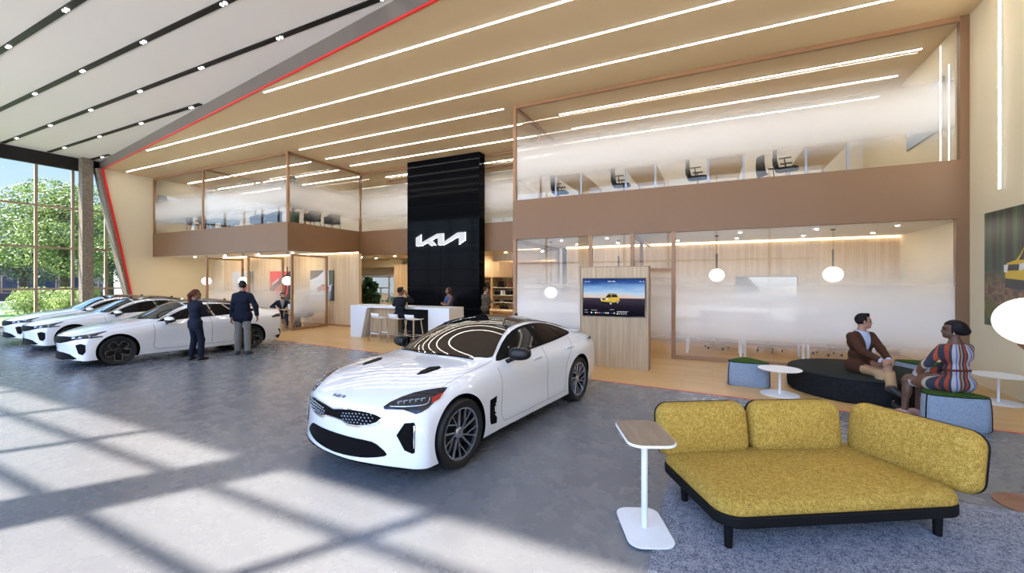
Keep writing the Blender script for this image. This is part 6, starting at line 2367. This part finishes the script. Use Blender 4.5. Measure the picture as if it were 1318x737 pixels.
M['chair_slate'] = fabric('slate_blue_seat', (.06, .08, .12), (.11, .14, .20), 140.)
g_ = 'slate chairs around the upper meeting table'
c0 = shell_chair('slate blue chair at the upper meeting table, closest to the inner glass partition', M['chair_slate'], g_)
c0.location = (-20.62, 12.2, ZU)
c0.rotation_euler = (0, 0, R(180))
dup(c0, (-21.5, 11.45, ZU), R(90), 'slate blue chair at the upper meeting table with its back to the front glass')
dup(c0, (-22.5, 11.45, ZU), R(90), 'slate blue chair at the upper meeting table, below the television')

g_ = 'oak desks in the upper east room'
M['leg_blue'] = pm('pale_steel_leg', (.42, .48, .60), .4, metal=.3)
M['desk_oak'] = wood_mat('desk_oak', (.46, .32, .16), (.60, .44, .25), (2, 16, 16))
uc = office_chair('black office chair in the upper east room, first from the bronze post', M['black_fabric'], group='black office chairs in the upper east room')
uc.location = (-4.18, 12.1, ZU)
uc.rotation_euler = (0, 0, R(5))
for i, (x0, x1, lb) in enumerate(((-4.03, -3.23, 'first from the bronze post'), (-2.09, -1.28, 'second from the bronze post'), (-.13, .69, 'third from the bronze post'), (1.84, 2.65, 'closest to the television'))):
    desk('oak desk with pale steel legs in the upper east room, ' + lb, x0, x1, 11.17, 13.5, ZU, .74, M['desk_oak'], M['leg_blue'], g_, .045)
    if i:
        dup(uc, (x0 - .22, 11.95, ZU), R(8 - 6 * i), 'black office chair in the upper east room, at the desk ' + lb)
dup(uc, (1.36, 12.95, ZU), R(20), 'black office chair standing behind the others in the upper east room')

# ------------------------------------------------------------------ shop corner and far reception
ys = 17.0
t = thing('shelf_unit', 'oak shop shelving wall with white shelves behind the black tower', 'shelving')
b = MB()
b.box(-10.6, -5.0, ys, ys + .06, 0, Z1)
b.box(-10.6, -5.0, ys - .40, ys, 2.02, 2.7)
b.build('back_panel', M['oak_slat'], t)
for x in (-10.6, -9.05, -6.9, -5.05):
    b = MB()
    b.box(x, x + .09, ys - .38, ys, 0, 2.02)
    b.build('upright', M['oak'], t)
for z in (1.57, 1.23, .91, .59):
    b = MB()
    for x0, x1 in ((-8.96, -6.9), (-6.81, -5.05)):
        b.box(x0, x1, ys - .36, ys, z - .03, z)
    if z < 1.:
        b.box(-10.51, -9.05, ys - .36, ys, z - .03, z)
    b.build('shelf', M['white_plastic'], t)
M['leather_brown'] = pm('brown_leather', (.20, .07, .03), .5)
def handbag(label, x, z, col, w=.30, h=.26):
    t = thing('handbag', label, 'bag', (x, ys - .19, z + .003), 0, 'bags on the shop shelves')
    b = MB()
    b.prism([(-w / 2, 0), (w / 2, 0), (w * .42, h), (-w * .42, h)], -.07, .07, f=lambda u, v, hh: (u, hh, v))
    b.build('bag_body', col, t, bevel=.02)
    b = MB()
    b.tube([(-w * .22, 0, h - .01), (-w * .18, 0, h + .09), (0, 0, h + .13), (w * .18, 0, h + .09), (w * .22, 0, h - .01)], .012, 8)
    b.build('handle', col, t, smooth=40)
handbag('black handbag on the top shop shelf', -8.62, 1.57, M['black'], .32, .27)
handbag('brown leather handbag on the top shop shelf', -8.15, 1.57, M['leather_brown'], .26, .22)
handbag('black handbag on the lowest shop shelf', -8.45, .59, M['black'], .40, .14)
handbag('tan handbag on the lowest shop shelf', -8.80, .59, pm('tan_leather', (.40, .25, .12), .5), .22, .13)
def cbox(label, x0, x1, z, h, col):
    b = MB()
    z += .003
    b.box(x0, x1, ys - .30, ys - .06, z, z + h)
    o = b.build('storage_box', col, None, bevel=.006)
    tag(o, label, 'box', 'boxes on the shop shelves')
    b = MB()
    b.box(x0 - .004, x1 + .004, ys - .304, ys - .056, z + h * .72, z + h + .004)
    b.build('lid', col, o, bevel=.004)
cbox('black box on the second shop shelf beside the divider', -8.90, -8.62, 1.23, .15, M['black'])
cbox('white box on the second shop shelf', -8.58, -8.48, 1.23, .20, M['white_plastic'])
cbox('pale grey box on the second shop shelf', -8.46, -8.36, 1.23, .19, pm('pale_grey_card', (.5, .5, .5), .6))
cbox('black box on the second shop shelf next to the grey one', -8.32, -8.05, 1.23, .18, M['black'])
cbox('flat dark box on the third shop shelf beside the divider', -8.90, -8.66, .91, .07, M['black'])
cbox('flat grey box on the third shop shelf', -8.62, -8.50, .91, .08, pm('grey_card', (.3, .3, .32), .6))
cbox('wide flat dark box on the third shop shelf', -8.45, -8.10, .91, .08, M['black'])
def shirt(label, x, col):
    t = thing('hanging_shirt', label, 'shirt', (x, ys - .22, 0), 0, 'shirts on the shop rail')
    b = MB()
    b.prism([(-.16, 1.15), (.16, 1.15), (.17, 1.58), (.30, 1.48), (.34, 1.56), (.18, 1.72), (.06, 1.76), (-.06, 1.76), (-.18, 1.72), (-.34, 1.56), (-.30, 1.48), (-.17, 1.58)], -.03, .03, f=lambda u, v, h: (h + u * .55, -u * .75 * .3 + h, v))
    b.build('fabric', col, t, bevel=.012)
    b = MB()
    b.tube([(0, 0, 1.76), (0, 0, 1.83), (.02, 0, 1.86)], .006, 6)
    b.build('hanger', M['chrome'], t)
shirt('white shirt hanging in the shop next to the tower', -10.05, M['white_plastic'])
shirt('pale grey shirt hanging in the middle of the shop rail', -9.78, pm('pale_grey_cloth', (.55, .55, .55), .9))
shirt('black shirt hanging beside the shelf divider', -9.35, M['black'])
b = MB()
b.tube([(-10.5, ys - .22, 1.865), (-9.06, ys - .22, 1.865)], .012, 10)
tag(b.build('clothes_rail', M['chrome'], None), 'chrome clothes rail in the shop bay beside the divider', 'clothes rail')
for i, x in enumerate((-9.95, -9.80, -9.35, -9.22)):
    b = MB()
    b.ell((x, ys - .2, .628), (.045, .12, .035), 14, 8)
    b.cyl((x, ys - .13, .633), (x, ys - .13, .708), .04, .035, 12)
    tag(b.build('shoe', M['black'], None, smooth=50), 'black shoe on the low shelf under the hanging shirts', 'shoe', 'shoes on the low shop shelf')
t = thing('display_table', 'low brown display table in the shop in front of the shelves', 'table', (-8.0, 15.2, 0))
b = MB()
b.prism(rrect(1.9, .8, .05, 4), .60, .66)
b.build('table_top', M['oak'], t)
for sx in (1, -1):
    for sy in (1, -1):
        b = MB()
        b.box(sx * .85 - .03, sx * .85 + .03, sy * .33 - .03, sy * .33 + .03, 0, .60)
        b.build('leg', M['oak'], t)
for i, y in enumerate((14.9, 15.6, 16.3)):
    slab('trim_%d' % (8 + i), [(-8.0, -5.0, y, y + .25, 2.66, 2.98)], M['oak'])
# far window in the north wall
window([((-19.3, YEND + .1, 0), (-19.3, YEND + .1, 2.15)), ((-18.55, YEND + .1, 0), (-18.55, YEND + .1, 2.15)), ((-17.2, YEND + .1, 0), (-17.2, YEND + .1, 2.15)), ((-17.85, YEND + .1, 0), (-17.85, YEND + .1, 1.45)),
        ((-18.55, YEND + .1, 1.45), (-17.2, YEND + .1, 1.45)), ((-19.3, YEND + .1, 2.10), (-16.6, YEND + .1, 2.10)), ((-16.62, YEND + .1, 0), (-16.62, YEND + .1, 2.15))],
       [paneY(-19.3, -16.6, YEND + .1, .02, 2.1)], M['glass_out'], w=.07, framemat=pm('pale_frame', (.6, .6, .6), .4))
t = thing('reception_desk', 'cream angular desk at the far window behind the counter', 'desk', (-15.6, 16.2, 0))
b = MB()
b.prism([(-.9, 1.12), (.05, 1.12), (.05, 1.06), (-.35, 1.02), (-.2, .72), (.8, .72), (.8, .0), (-.75, 0)], -.3, .3, f=lambda u, v, h: (u, h, v))
b.build('desk_front', M['cream_light'], t)
b = MB()
b.box(-.2, 1.0, -.32, .32, .72, .76)
b.build('desk_top', M['oak'], t)
mo2 = dup(mo, (-14.85, 16.15, .762), R(80), 'dark monitor on the cream desk at the far window', 'monitor at the far window')
# ------------------------------------------------------------------ plants and the world outside
def leaf_mat(name, c1, c2):
    k = NT(name)
    n = k.n('ShaderNodeTexNoise', i_Vector=k.coords((1.3,) * 3), i_Scale=1., i_Detail=3.)
    g = k.n('ShaderNodeNewGeometry')
    f = k.math('ADD', k.math('MULTIPLY', n.outputs[0], .6), k.math('MULTIPLY', g.outputs['Random Per Island'], .4))
    col = k.ramp(f, [(.3, c1), (.7, c2)])
    d = k.n('ShaderNodeBsdfPrincipled', i_Base_Color=col, i_Roughness=.55)
    tl = k.n('ShaderNodeBsdfTranslucent', i_Color=col)
    mx = k.n('ShaderNodeMixShader', i_0=.3)
    k.t.links.new(d.outputs[0], mx.inputs[1])
    k.t.links.new(tl.outputs[0], mx.inputs[2])
    k.t.links.new(mx.outputs[0], k.out.inputs[0])
    return k.m
M['leaf_tree'] = leaf_mat('tree_leaves', (.03, .06, .012), (.15, .21, .045))
M['leaf_dark'] = leaf_mat('dark_tree_leaves', (.012, .035, .014), (.05, .10, .03))
M['leaf_shrub'] = leaf_mat('shrub_leaves', (.08, .13, .025), (.26, .32, .09))
M['leaf_indoor'] = leaf_mat('indoor_leaves', (.008, .035, .012), (.03, .10, .03))
M['bark'] = pm('bark', (.045, .035, .028), .9, var=.3, scale=12)

def leaves(blobs, n, size, rng, squash=.5):
    """leaf quads scattered through ellipsoid blobs (centre, radii), denser towards the skin"""
    vs, fs = [], []
    tot = sum(r[0] * r[1] * r[2] for _, r in blobs)
    for c, r in blobs:
        m = int(n * r[0] * r[1] * r[2] / tot)
        d = rng.normal(size=(m, 3))
        d /= np.linalg.norm(d, axis=1)[:, None] + 1e-9
        rad = rng.uniform(.25, 1., size=(m, 1)) ** .45
        P = np.array(c) + d * rad * np.array(r)
        U = rng.normal(size=(m, 3))
        U /= np.linalg.norm(U, axis=1)[:, None]
        W = np.cross(U, rng.normal(size=(m, 3)))
        W /= np.linalg.norm(W, axis=1)[:, None] + 1e-9
        s = size * rng.uniform(.6, 1.3, size=(m, 1))
        q = np.stack([P - U * s, P + W * s * squash, P + U * s, P - W * s * squash], 1)
        o = len(vs)
        vs += [tuple(x) for x in q.reshape(-1, 3)]
        fs += [(o + 4 * i, o + 4 * i + 1, o + 4 * i + 2, o + 4 * i + 3) for i in range(m)]
    b = MB()
    b.add(vs, fs)
    return b

def leaf_mesh(b, name, mat, parent):
    me = bpy.data.meshes.new(name)
    me.from_pydata(b.v, [], b.f)
    me.materials.append(mat)
    o = bpy.data.objects.new(name, me)
    COL.objects.link(o)
    o.parent = parent
    return o

def tree(label, x, y, h, w, mat, seed, n=9000, size=.11, group=None):
    rng = np.random.default_rng(seed)
    t = thing('tree', label, 'tree', (x, y, -.15), 0, group)
    b = MB()
    tr = h * .028
    b.tube([(0, 0, 0), (.05, .03, h * .2), (-.04, .06, h * .42), (.02, 0, h * .7), (0, 0, h * .92)], [tr * 1.5, tr * 1.1, tr * .9, tr * .5, tr * .12], 10)
    blobs = []
    for k in range(13):
        a = 2.4 * k + rng.uniform(-.3, .3)
        z = h * (.34 + .60 * k / 13)
        f = math.sin(PI * min(1., (.18 + .80 * k / 13))) ** .7
        r = w / 2 * f * rng.uniform(.55, .8)
        c = (r * math.cos(a), r * math.sin(a), z)
        b.tube([(0, 0, z - h * .12), (c[0] * .5, c[1] * .5, z - h * .04), c], [tr * .45, tr * .3, tr * .08], 6)
        q = w * .22 * rng.uniform(.8, 1.15)
        blobs.append((c, (q * 1.15, q * 1.15, q * .62)))
    blobs.append(((0, 0, h * .62), (w * .25, w * .25, h * .22)))
    b.build('trunk', M['bark'], t, smooth=60)
    leaf_mesh(leaves(blobs, n, size, rng), 'crown', mat, t)
    return t
gt = 'trees beyond the west glazing'
tree('large bright green tree outside the west glazing, in the middle pane', -36., 11.2, 8.4, 6.4, M['leaf_tree'], 1, 26000, .075, gt)
tree('darker green tree outside the west glazing, cut by the edge of the view', -38.5, 5.2, 8.0, 5.0, M['leaf_dark'], 2, 22000, .075, gt)
tree('dark green tree outside the west glazing, behind the concrete column', -42., 15.6, 8.0, 6.5, M['leaf_dark'], 3, 18000, .085, gt)
tree('tall dark tree far outside the west glazing beside the grey building', -55., 14.5, 8.5, 8., M['leaf_dark'], 4, 12000, .12, gt)

def shrub(label, x, y, h, w, seed, n=5000, z=-.15, mat=None, group='shrubs outside the west glazing'):
    rng = np.random.default_rng(seed)
    t = thing('shrub', label, 'shrub', (x, y, z), 0, group)
    b = MB()
    blobs = []
    for k in range(9):
        a = 2.4 * k
        r = w * .28 * math.sqrt((k + .5) / 9)
        c = (r * math.cos(a), r * math.sin(a), h * (.35 + .42 * rng.uniform()))
        b.tube([(c[0] * .2, c[1] * .2, 0), c], [.018, .006], 6)
        blobs.append((c, (w * .22, w * .22, h * .25)))
    b.build('stems', M['bark'], t, smooth=60)
    leaf_mesh(leaves(blobs, n, .05, rng, .4), 'foliage', mat or M['leaf_shrub'], t)
    return t
shrub('rounded light green shrub outside the west glazing, below the large tree', -31., 8.45, 1.75, 2.2, 11)
shrub('light green shrub outside the west glazing, next to the concrete column', -32.5, 10.1, 1.7, 2.0, 12)
shrub('slender light green shrub outside the west glazing, just left of the column', -33.8, 11.7, 1.75, 1.1, 13)
shrub('light green shrub outside the west glazing, by the pale building corner', -36., 15.3, 1.6, 1.6, 14)
gn = 'shrubs outside the far north window'
shrub('light green shrub outside the far window, left one', -21.4, 21.7, 1.35, 1.6, 15, 1500, -.15, None, gn)
shrub('light green shrub outside the far window, right one', -19.4, 21.5, 1.3, 1.5, 16, 1500, -.15, None, gn)

# ground, lawn, road, kerb
slab('ground', [(-120, 60, -60, 80, -.45, -.21)], pm('asphalt', (.10, .10, .105), .85, var=.1, scale=2))
def grass_mat():
    k = NT('lawn')
    n = k.n('ShaderNodeTexNoise', i_Vector=k.coords((6,) * 3), i_Scale=1., i_Detail=6.)
    col = k.ramp(n.outputs[0], [(.3, (.05, .11, .02)), (.7, (.14, .25, .05))])
    k.bsdf(i_Base_Color=col, i_Roughness=.9)
    return k.m
slab('ground_lawn', [(-40., -26.6, -10, 26, -.21, -.15), (-26.6, 4, 20.5, 26, -.21, -.15)], grass_mat())
slab('ground_path_bounce', [(-26.6, XG - .2, -10, 26, -.21, -.05), (-26.6, 40, -14, YS - .25, -.21, -.05)], pm('pale_bounce_paving', (.56, .54, .51), .8))  # south strip is unseen, made pale to bounce sunlight up onto the ceilings
slab('ground_kerb', [(-46, -45.2, -20, 40, -.21, .35)], pm('white_kerb', (.62, .62, .62), .7))

def building(label, x, y0, y1, h, wall, group=None, band=None, cols=9, rows=3):
    t = thing('building', label, 'building', (x, (y0 + y1) / 2, -.21), 0, group)
    hy = (y1 - y0) / 2
    b = MB()
    b.box(-8, 0, -hy, hy, 0, h)
    b.build('wall', wall, t)
    if band:
        b = MB()
        b.box(-8.3, .6, -hy - .3, hy + .3, h * .52, h + .3)
        b.build('upper_band', band, t)
    for i in range(cols):
        for j in range(rows):
            y = -hy + (i + .5) * 2 * hy / cols
            z0 = .8 + j * (h - .8) / rows
            b = MB()
            b.box(-.02, .05, y - hy / cols * .62, y + hy / cols * .62, z0, z0 + (h - .8) / rows * .68)
            w_ = b.build('window', M['alu'], t)
            b = MB()
            b.box(.04, .06, y - hy / cols * .54, y + hy / cols * .54, z0 + .08, z0 + (h - .8) / rows * .68 - .08)
            b.build('pane', M['bld_glass'], w_)
    return t
M['bld_glass'] = pm('dark_building_glass', (.03, .045, .07), .1, var=.2, scale=.6)
building('long dark brick building far beyond the west glazing', -66., 8., 33., 6.2, pm('dark_brick', (.07, .06, .058), .85, var=.2, scale=3), None, None, 10, 2)
t = thing('building', 'pale building with a dark upper storey outside, beside the red portal edge', 'building', (-46.5, 22.0, -.21))
b = MB()
b.box(-6, 0, -3.2, 5, 3.3, 6.4)
b.build('upper_storey', pm('dark_grey_panel', (.045, .05, .06), .5), t)
b = MB()
b.box(-5.5, -.2, -3.1, -2.2, 0, 3.3)
b.build('corner_pier', pm('pale_render', (.62, .60, .58), .8), t)
b = MB()
b.box(-5.5, -.6, -2.2, 5, 0, 3.3)
g = b.build('glazed_base', M['bld_glass'], t)
for z in (1.0, 1.9, 2.7):
    b = MB()
    b.box(-.62, -.52, -2.2, 5, z - .05, z + .05)
    b.build('glazing_bar', M['white_metal'], g)
slab('wall_neighbour', [(-34., -16., 26.5, 27.5, -.2, 4.6)], pm('grey_wall_outside', (.035, .04, .048), .8))

# indoor plants
def potted(label, x, y, z, h, w, seed, pot, ph=.45, pr=.2, leaf=.10, n=420, group=None):
    rng = np.random.default_rng(seed)
    t = thing('potted_plant', label, 'plant', (x, y, z), 0, group)
    b = MB()
    b.lathe([(pr * .82, 0), (pr * .86, .01), (pr, ph - .02), (pr, ph), (pr - .02, ph), (pr - .03, ph - .05), (.001, ph - .05)], 28)
    b.build('pot', pot, t, smooth=40)
    b = MB()
    blobs = []
    for k in range(11):
        a = 2.4 * k
        zz = ph + (h - ph) * (.22 + .75 * k / 11)
        r = w / 2 * (.8 - .45 * k / 11)
        c = (r * math.cos(a), r * math.sin(a), zz)
        b.tube([(.02 * math.cos(a), .02 * math.sin(a), ph - .06), (c[0] * .25, c[1] * .25, zz - (h - ph) * .15), c], [.012, .010, .004], 6)
        blobs.append((c, (w * .20, w * .20, (h - ph) * .12)))
    b.build('stems', M['bark'], t, smooth=60)
    leaf_mesh(leaves(blobs, n, leaf, rng, .45), 'foliage', M['leaf_indoor'], t)
    return t
potted('tall leafy plant in a dark green planter in the upper west room corner', -15.75, 11.75, 4.10, 2.0, 1.0, 31, pm('green_planter', (.02, .06, .02), .5), .62, .24, .13, 800)
potted('large dense green plant by the far window behind the counter', -14.75, 15.0, 0, 2.0, 1.0, 32, M['black'], .45, .24, .10, 1500)
potted('bushy plant behind the frosted glass between tower and kiosk', -4.55, 13.2, 0, 1.55, .7, 33, M['white_plastic'], .4, .2, .10, 500)
# ------------------------------------------------------------------ who is in the room
person('person in navy trouser suit with auburn ponytail, seen from behind beside the white sedan', (-10.95, 5.62, 0), R(97), 1.64, 'brown', look=R(-38), female=True, hair='ponytail', hair_col=(.075, .022, .012),
       top='suit', top_col=(.012, .015, .028), leg_col=(.012, .015, .028), shirt_col=(.5, .5, .5),
       hands={1: (.21, -.08, 1.12), -1: (.235, .08, 1.09), ('dir', 1): (.1, -1, .1), ('dir', -1): (.1, 1, .1), ('palm', 1): (-1, 0, 0), ('palm', -1): (-1, 0, 0)}, elbows={1: (-.1, 1, -.7), -1: (-.1, -1, -.7)},
       feet={1: (0, .13, .085), -1: (.02, -.15, .085)}, voxel=.012)
person('person in navy quilted jacket and grey trousers, seen from behind beside the white sedan', (-10.72, 6.58, 0), R(122), 1.85, 'tan', look=R(48), hair='short',
       top='puffer', top_col=(.010, .013, .026), leg_col=(.20, .19, .185), shoe_col=(.025, .035, .06),
       hands={1: (.0, .27, .86), -1: (.10, -.30, .95), ('curl', 1): .7}, elbows={1: (-.6, .6, 0), -1: (-.5, -1, 0)},
       feet={1: (0, .12, .085), -1: (-.04, -.14, .085)}, voxel=.012)
person('person in a brown jacket and tan trousers sitting cross-legged on the black ottoman', (2.13, 8.46, 0), R(-62), 1.78, 'tan', sit=.385, lean=.06, look=R(60), turn=R(4), hair='short', hair_col=(.008, .007, .007),
       top='suit', top_col=(.060, .024, .014), shirt_col=(.40, .46, .62), leg_col=(.40, .255, .135), shoe_col=(.02, .018, .018),
       feet={-1: (.60, -.06, .085), 1: (.66, -.12, .31)}, knees={-1: (1, -.1, 1), 1: (.6, .25, 1)}, foot_dir={-1: (1, -.15, 0), 1: (.92, .35, -.25)},
       hands={1: (.47, .04, .655), -1: (.46, -.085, .66), ('dir', 1): (.55, -1, -.15), ('dir', -1): (.55, 1, -.1), ('palm', 1): (-.2, -.1, -1), ('palm', -1): (-.2, .1, -1), ('curl', 1): .6, ('curl', -1): .6},
       elbows={1: (-.35, 1, -.35), -1: (-.35, -1, -.35)}, voxel=.0075)
person('person in a striped knit dress sitting on the felt pouf with back turned', (2.83, 7.30, 0), R(114), 1.70, 'deep', sit=.425, lean=.05, look=R(56), female=True, hair='bun', hair_col=(.010, .008, .010),
       top='dress_stripe', leg_col=(.1, .05, .03), shoe_col=(.42, .24, .20),
       feet={1: (.34, .36, .085), -1: (.36, .16, .085)}, knees={1: (1, .5, 1), -1: (1, .4, 1)}, foot_dir={1: (.8, .6, 0), -1: (.8, .6, 0)},
       hands={1: (.30, .26, .57), -1: (.32, .05, .58), ('dir', 1): (.9, .1, -.1), ('dir', -1): (.8, .8, -.1), ('palm', 1): (0, 0, -1), ('palm', -1): (0, 0, -1)}, elbows={1: (-.4, 1, -.2), -1: (-.4, -1, -.2)}, voxel=.0075)
person('bearded person in a dark blazer sitting at the cafe table in the west lounge', (-15.58, 11.13, 0), R(-32), 1.78, 'light', sit=.43, lean=.05, look=R(20), hair='short', hair_col=(.03, .018, .012), beard=True,
       top='suit', top_col=(.018, .022, .032), shirt_col=(.32, .30, .29), leg_col=(.03, .05, .11), shoe_col=(.09, .035, .015),
       feet={1: (.42, .12, .085), -1: (.46, -.12, .085)}, hands={1: (.33, .16, .79), -1: (.30, -.20, .79), ('dir', 1): (1, -.5, 0), ('dir', -1): (1, .5, 0), ('palm', 1): (0, 0, -1), ('palm', -1): (0, 0, -1)}, elbows={1: (-.2, 1, -.4), -1: (-.2, -1, -.4)}, voxel=.014)
person('person sitting behind the glass screen of the west lounge, facing the bearded one', (-14.62, 11.52, 0), R(200), 1.74, 'tan', sit=.43, hair='short', top='jumper', top_col=(.03, .035, .045), leg_col=(.02, .02, .025),
       feet={1: (.42, .12, .085), -1: (.40, -.12, .085)}, hands={1: (.32, .16, .62), -1: (.32, -.16, .62)}, voxel=.014)
person('blurred person sitting farther inside the west lounge behind the middle glass screen', (-17.45, 11.38, 0), R(-60), 1.72, 'tan', sit=.43, hair='short', top='jumper', top_col=(.10, .11, .13), leg_col=(.04, .04, .05),
       feet={1: (.42, .12, .085), -1: (.40, -.12, .085)}, hands={1: (.32, .16, .62), -1: (.32, -.16, .62)}, voxel=.014)
person('person in a dark suit on the middle bar stool holding a phone to the ear', (-8.52, 9.93, 0), R(88), 1.80, 'brown', sit=.705, look=R(-25), hair='short', top='suit', top_col=(.010, .012, .018), leg_col=(.010, .012, .018),
       feet={1: (.30, .14, .34), -1: (.30, -.14, .34)}, hands={1: (.32, .18, 1.11), -1: (.13, -.13, 1.44), ('dir', -1): (-.25, .15, 1), ('palm', -1): (0, 1, 0), ('thumb', -1): (-1, 0, .3), ('dir', 1): (1, -.4, 0), ('palm', 1): (0, 0, -1)}, elbows={1: (-.3, 1, -.3), -1: (.6, -.45, -1)}, voxel=.013)
person('person in a sleeveless blue dress with folded arms behind the reception counter', (-7.85, 11.55, 0), R(-118), 1.64, 'brown', look=R(-28), female=True, hair='bob', hair_col=(.045, .022, .016), top='dress', bare_arms=True, top_col=(.055, .075, .20), shoe_col=(.03, .03, .03),
       hands={1: (.20, -.08, 1.10), -1: (.225, .08, 1.07), ('dir', 1): (.1, -1, .1), ('dir', -1): (.1, 1, .1), ('palm', 1): (-1, 0, 0), ('palm', -1): (-1, 0, 0)}, elbows={1: (-.1, 1, -.7), -1: (-.1, -1, -.7)}, voxel=.013)
person('person in a brown-grey jumper browsing the shop shelves behind the tower', (-7.60, 13.55, 0), R(62), 1.62, 'light', look=R(-20), hair='short', hair_col=(.04, .02, .012), top='jumper', top_col=(.10, .085, .065), leg_col=(.02, .02, .022),
       hands={1: (.22, -.06, 1.08), -1: (.24, .06, 1.05), ('dir', 1): (.1, -1, .1), ('dir', -1): (.1, 1, .1), ('palm', 1): (-1, 0, 0), ('palm', -1): (-1, 0, 0)}, elbows={1: (-.1, 1, -.7), -1: (-.1, -1, -.7)}, voxel=.014)
person('person in a pale grey suit sitting behind the frosted glass beside the oak kiosk', (-3.95, 12.0, 0), R(-20), 1.76, 'light', sit=.43, hair='short', top='suit', top_col=(.05, .06, .08), shirt_col=(.6, .62, .66), leg_col=(.05, .06, .08),
       feet={1: (.42, .12, .085), -1: (.40, -.12, .085)}, hands={1: (.42, .18, .79), -1: (.40, -.18, .79), ('dir', 1): (1, -.3, 0), ('dir', -1): (1, .3, 0), ('palm', 1): (0, 0, -1), ('palm', -1): (0, 0, -1)}, elbows={1: (-.2, 1, -.4), -1: (-.2, -1, -.4)}, voxel=.014)
dup(sc, (-3.99, 12.02, 0), R(-20), 'black shell chair under the person behind the frosted glass', 'chair behind the frosted glass')
cafe_table('round oak table behind the frosted glass beside the oak kiosk', -3.30, 11.75, .40)
person('person in a white top sitting at the far window behind the green plant', (-16.5, 16.95, 0), R(-10), 1.68, 'tan', sit=.43, female=True, hair='short', hair_col=(.10, .05, .03), top='jumper', top_col=(.6, .6, .6), leg_col=(.02, .02, .025),
       feet={1: (.42, .12, .085), -1: (.40, -.12, .085)}, hands={1: (.32, .16, .66), -1: (.32, -.16, .66)}, voxel=.016)
dup(sc, (-16.54, 16.96, 0), R(-10), 'black shell chair at the far window under the seated person', 'chair at the far window')
# ------------------------------------------------------------------ camera, sun, sky
cam = bpy.data.cameras.new('camera')
co = bpy.data.objects.new('camera', cam)
COL.objects.link(co)
co.location = (0, 0, 1.85)
co.rotation_euler = (R(90), 0, math.atan2(258, 537.6))
cam.sensor_width = 36.
cam.lens = 537.6 / 1318 * 36
cam.shift_y = -7. / 1318
cam.clip_start = .05
cam.clip_end = 500
SC.camera = co

sd = Vector((.3136, .49, -1.)).normalized()
sun = bpy.data.lights.new('sun', 'SUN')
so = bpy.data.objects.new('sun', sun)
COL.objects.link(so)
so.rotation_euler = sd.to_track_quat('-Z', 'Y').to_euler()
so.location = (-5, -10, 20)
sun.energy = 39.
sun.angle = R(1.4)
sun.color = (1., .94, .84)

w = bpy.data.worlds.new('world')
SC.world = w
w.use_nodes = True
t = w.node_tree
t.nodes.clear()
out = t.nodes.new('ShaderNodeOutputWorld')
bg = t.nodes.new('ShaderNodeBackground')
tc = t.nodes.new('ShaderNodeTexCoord')
sp = t.nodes.new('ShaderNodeSeparateXYZ')
rp = t.nodes.new('ShaderNodeValToRGB')
el = rp.color_ramp.elements
el[0].position = 0.
el[0].color = (.78, .86, 1., 1)
el[1].position = .7
el[1].color = (.16, .36, .85, 1)
e = el.new(.12)
e.color = (.55, .76, 1., 1)
e = el.new(.35)
e.color = (.30, .54, 1., 1)
nz = t.nodes.new('ShaderNodeTexNoise')
nz.inputs['Scale'].default_value = 3.
nz.inputs['Detail'].default_value = 6.
rc = t.nodes.new('ShaderNodeValToRGB')
rc.color_ramp.elements[0].position = .50
rc.color_ramp.elements[1].position = .75
mx = t.nodes.new('ShaderNodeMix')
mx.data_type = 'RGBA'
mx.inputs[7].default_value = (.95, .97, 1., 1)
L = t.links.new
L(tc.outputs['Generated'], sp.inputs[0])
L(sp.outputs[2], rp.inputs[0])
L(tc.outputs['Generated'], nz.inputs[0])
L(nz.outputs[0], rc.inputs[0])
L(rc.outputs[0], mx.inputs[0])
L(rp.outputs[0], mx.inputs[6])
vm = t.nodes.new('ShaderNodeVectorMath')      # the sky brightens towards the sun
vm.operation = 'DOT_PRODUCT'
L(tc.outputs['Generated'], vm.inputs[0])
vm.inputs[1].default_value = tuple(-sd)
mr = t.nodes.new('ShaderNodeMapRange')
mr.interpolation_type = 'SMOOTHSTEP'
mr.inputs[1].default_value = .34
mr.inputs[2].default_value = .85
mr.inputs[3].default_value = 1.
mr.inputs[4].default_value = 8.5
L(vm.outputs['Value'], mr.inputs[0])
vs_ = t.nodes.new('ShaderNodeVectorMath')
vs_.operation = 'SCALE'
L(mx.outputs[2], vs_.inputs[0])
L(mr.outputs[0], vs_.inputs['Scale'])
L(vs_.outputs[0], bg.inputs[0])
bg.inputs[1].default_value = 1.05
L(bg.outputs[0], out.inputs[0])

SC.view_settings.view_transform = 'Standard'
SC.view_settings.look = 'None'
SC.view_settings.gamma = 1.
SC.view_settings.use_curve_mapping = False
SC.view_settings.exposure = .22
cy = SC.cycles
cy.use_denoising = True
try:
    cy.denoiser = 'OPENIMAGEDENOISE'
except Exception:
    pass
cy.max_bounces = 10
cy.diffuse_bounces = 5
cy.glossy_bounces = 4
cy.transparent_max_bounces = 24
cy.sample_clamp_indirect = 6.
cy.caustics_reflective = False
cy.caustics_refractive = False
cy.use_adaptive_sampling = True
cy.adaptive_threshold = .02
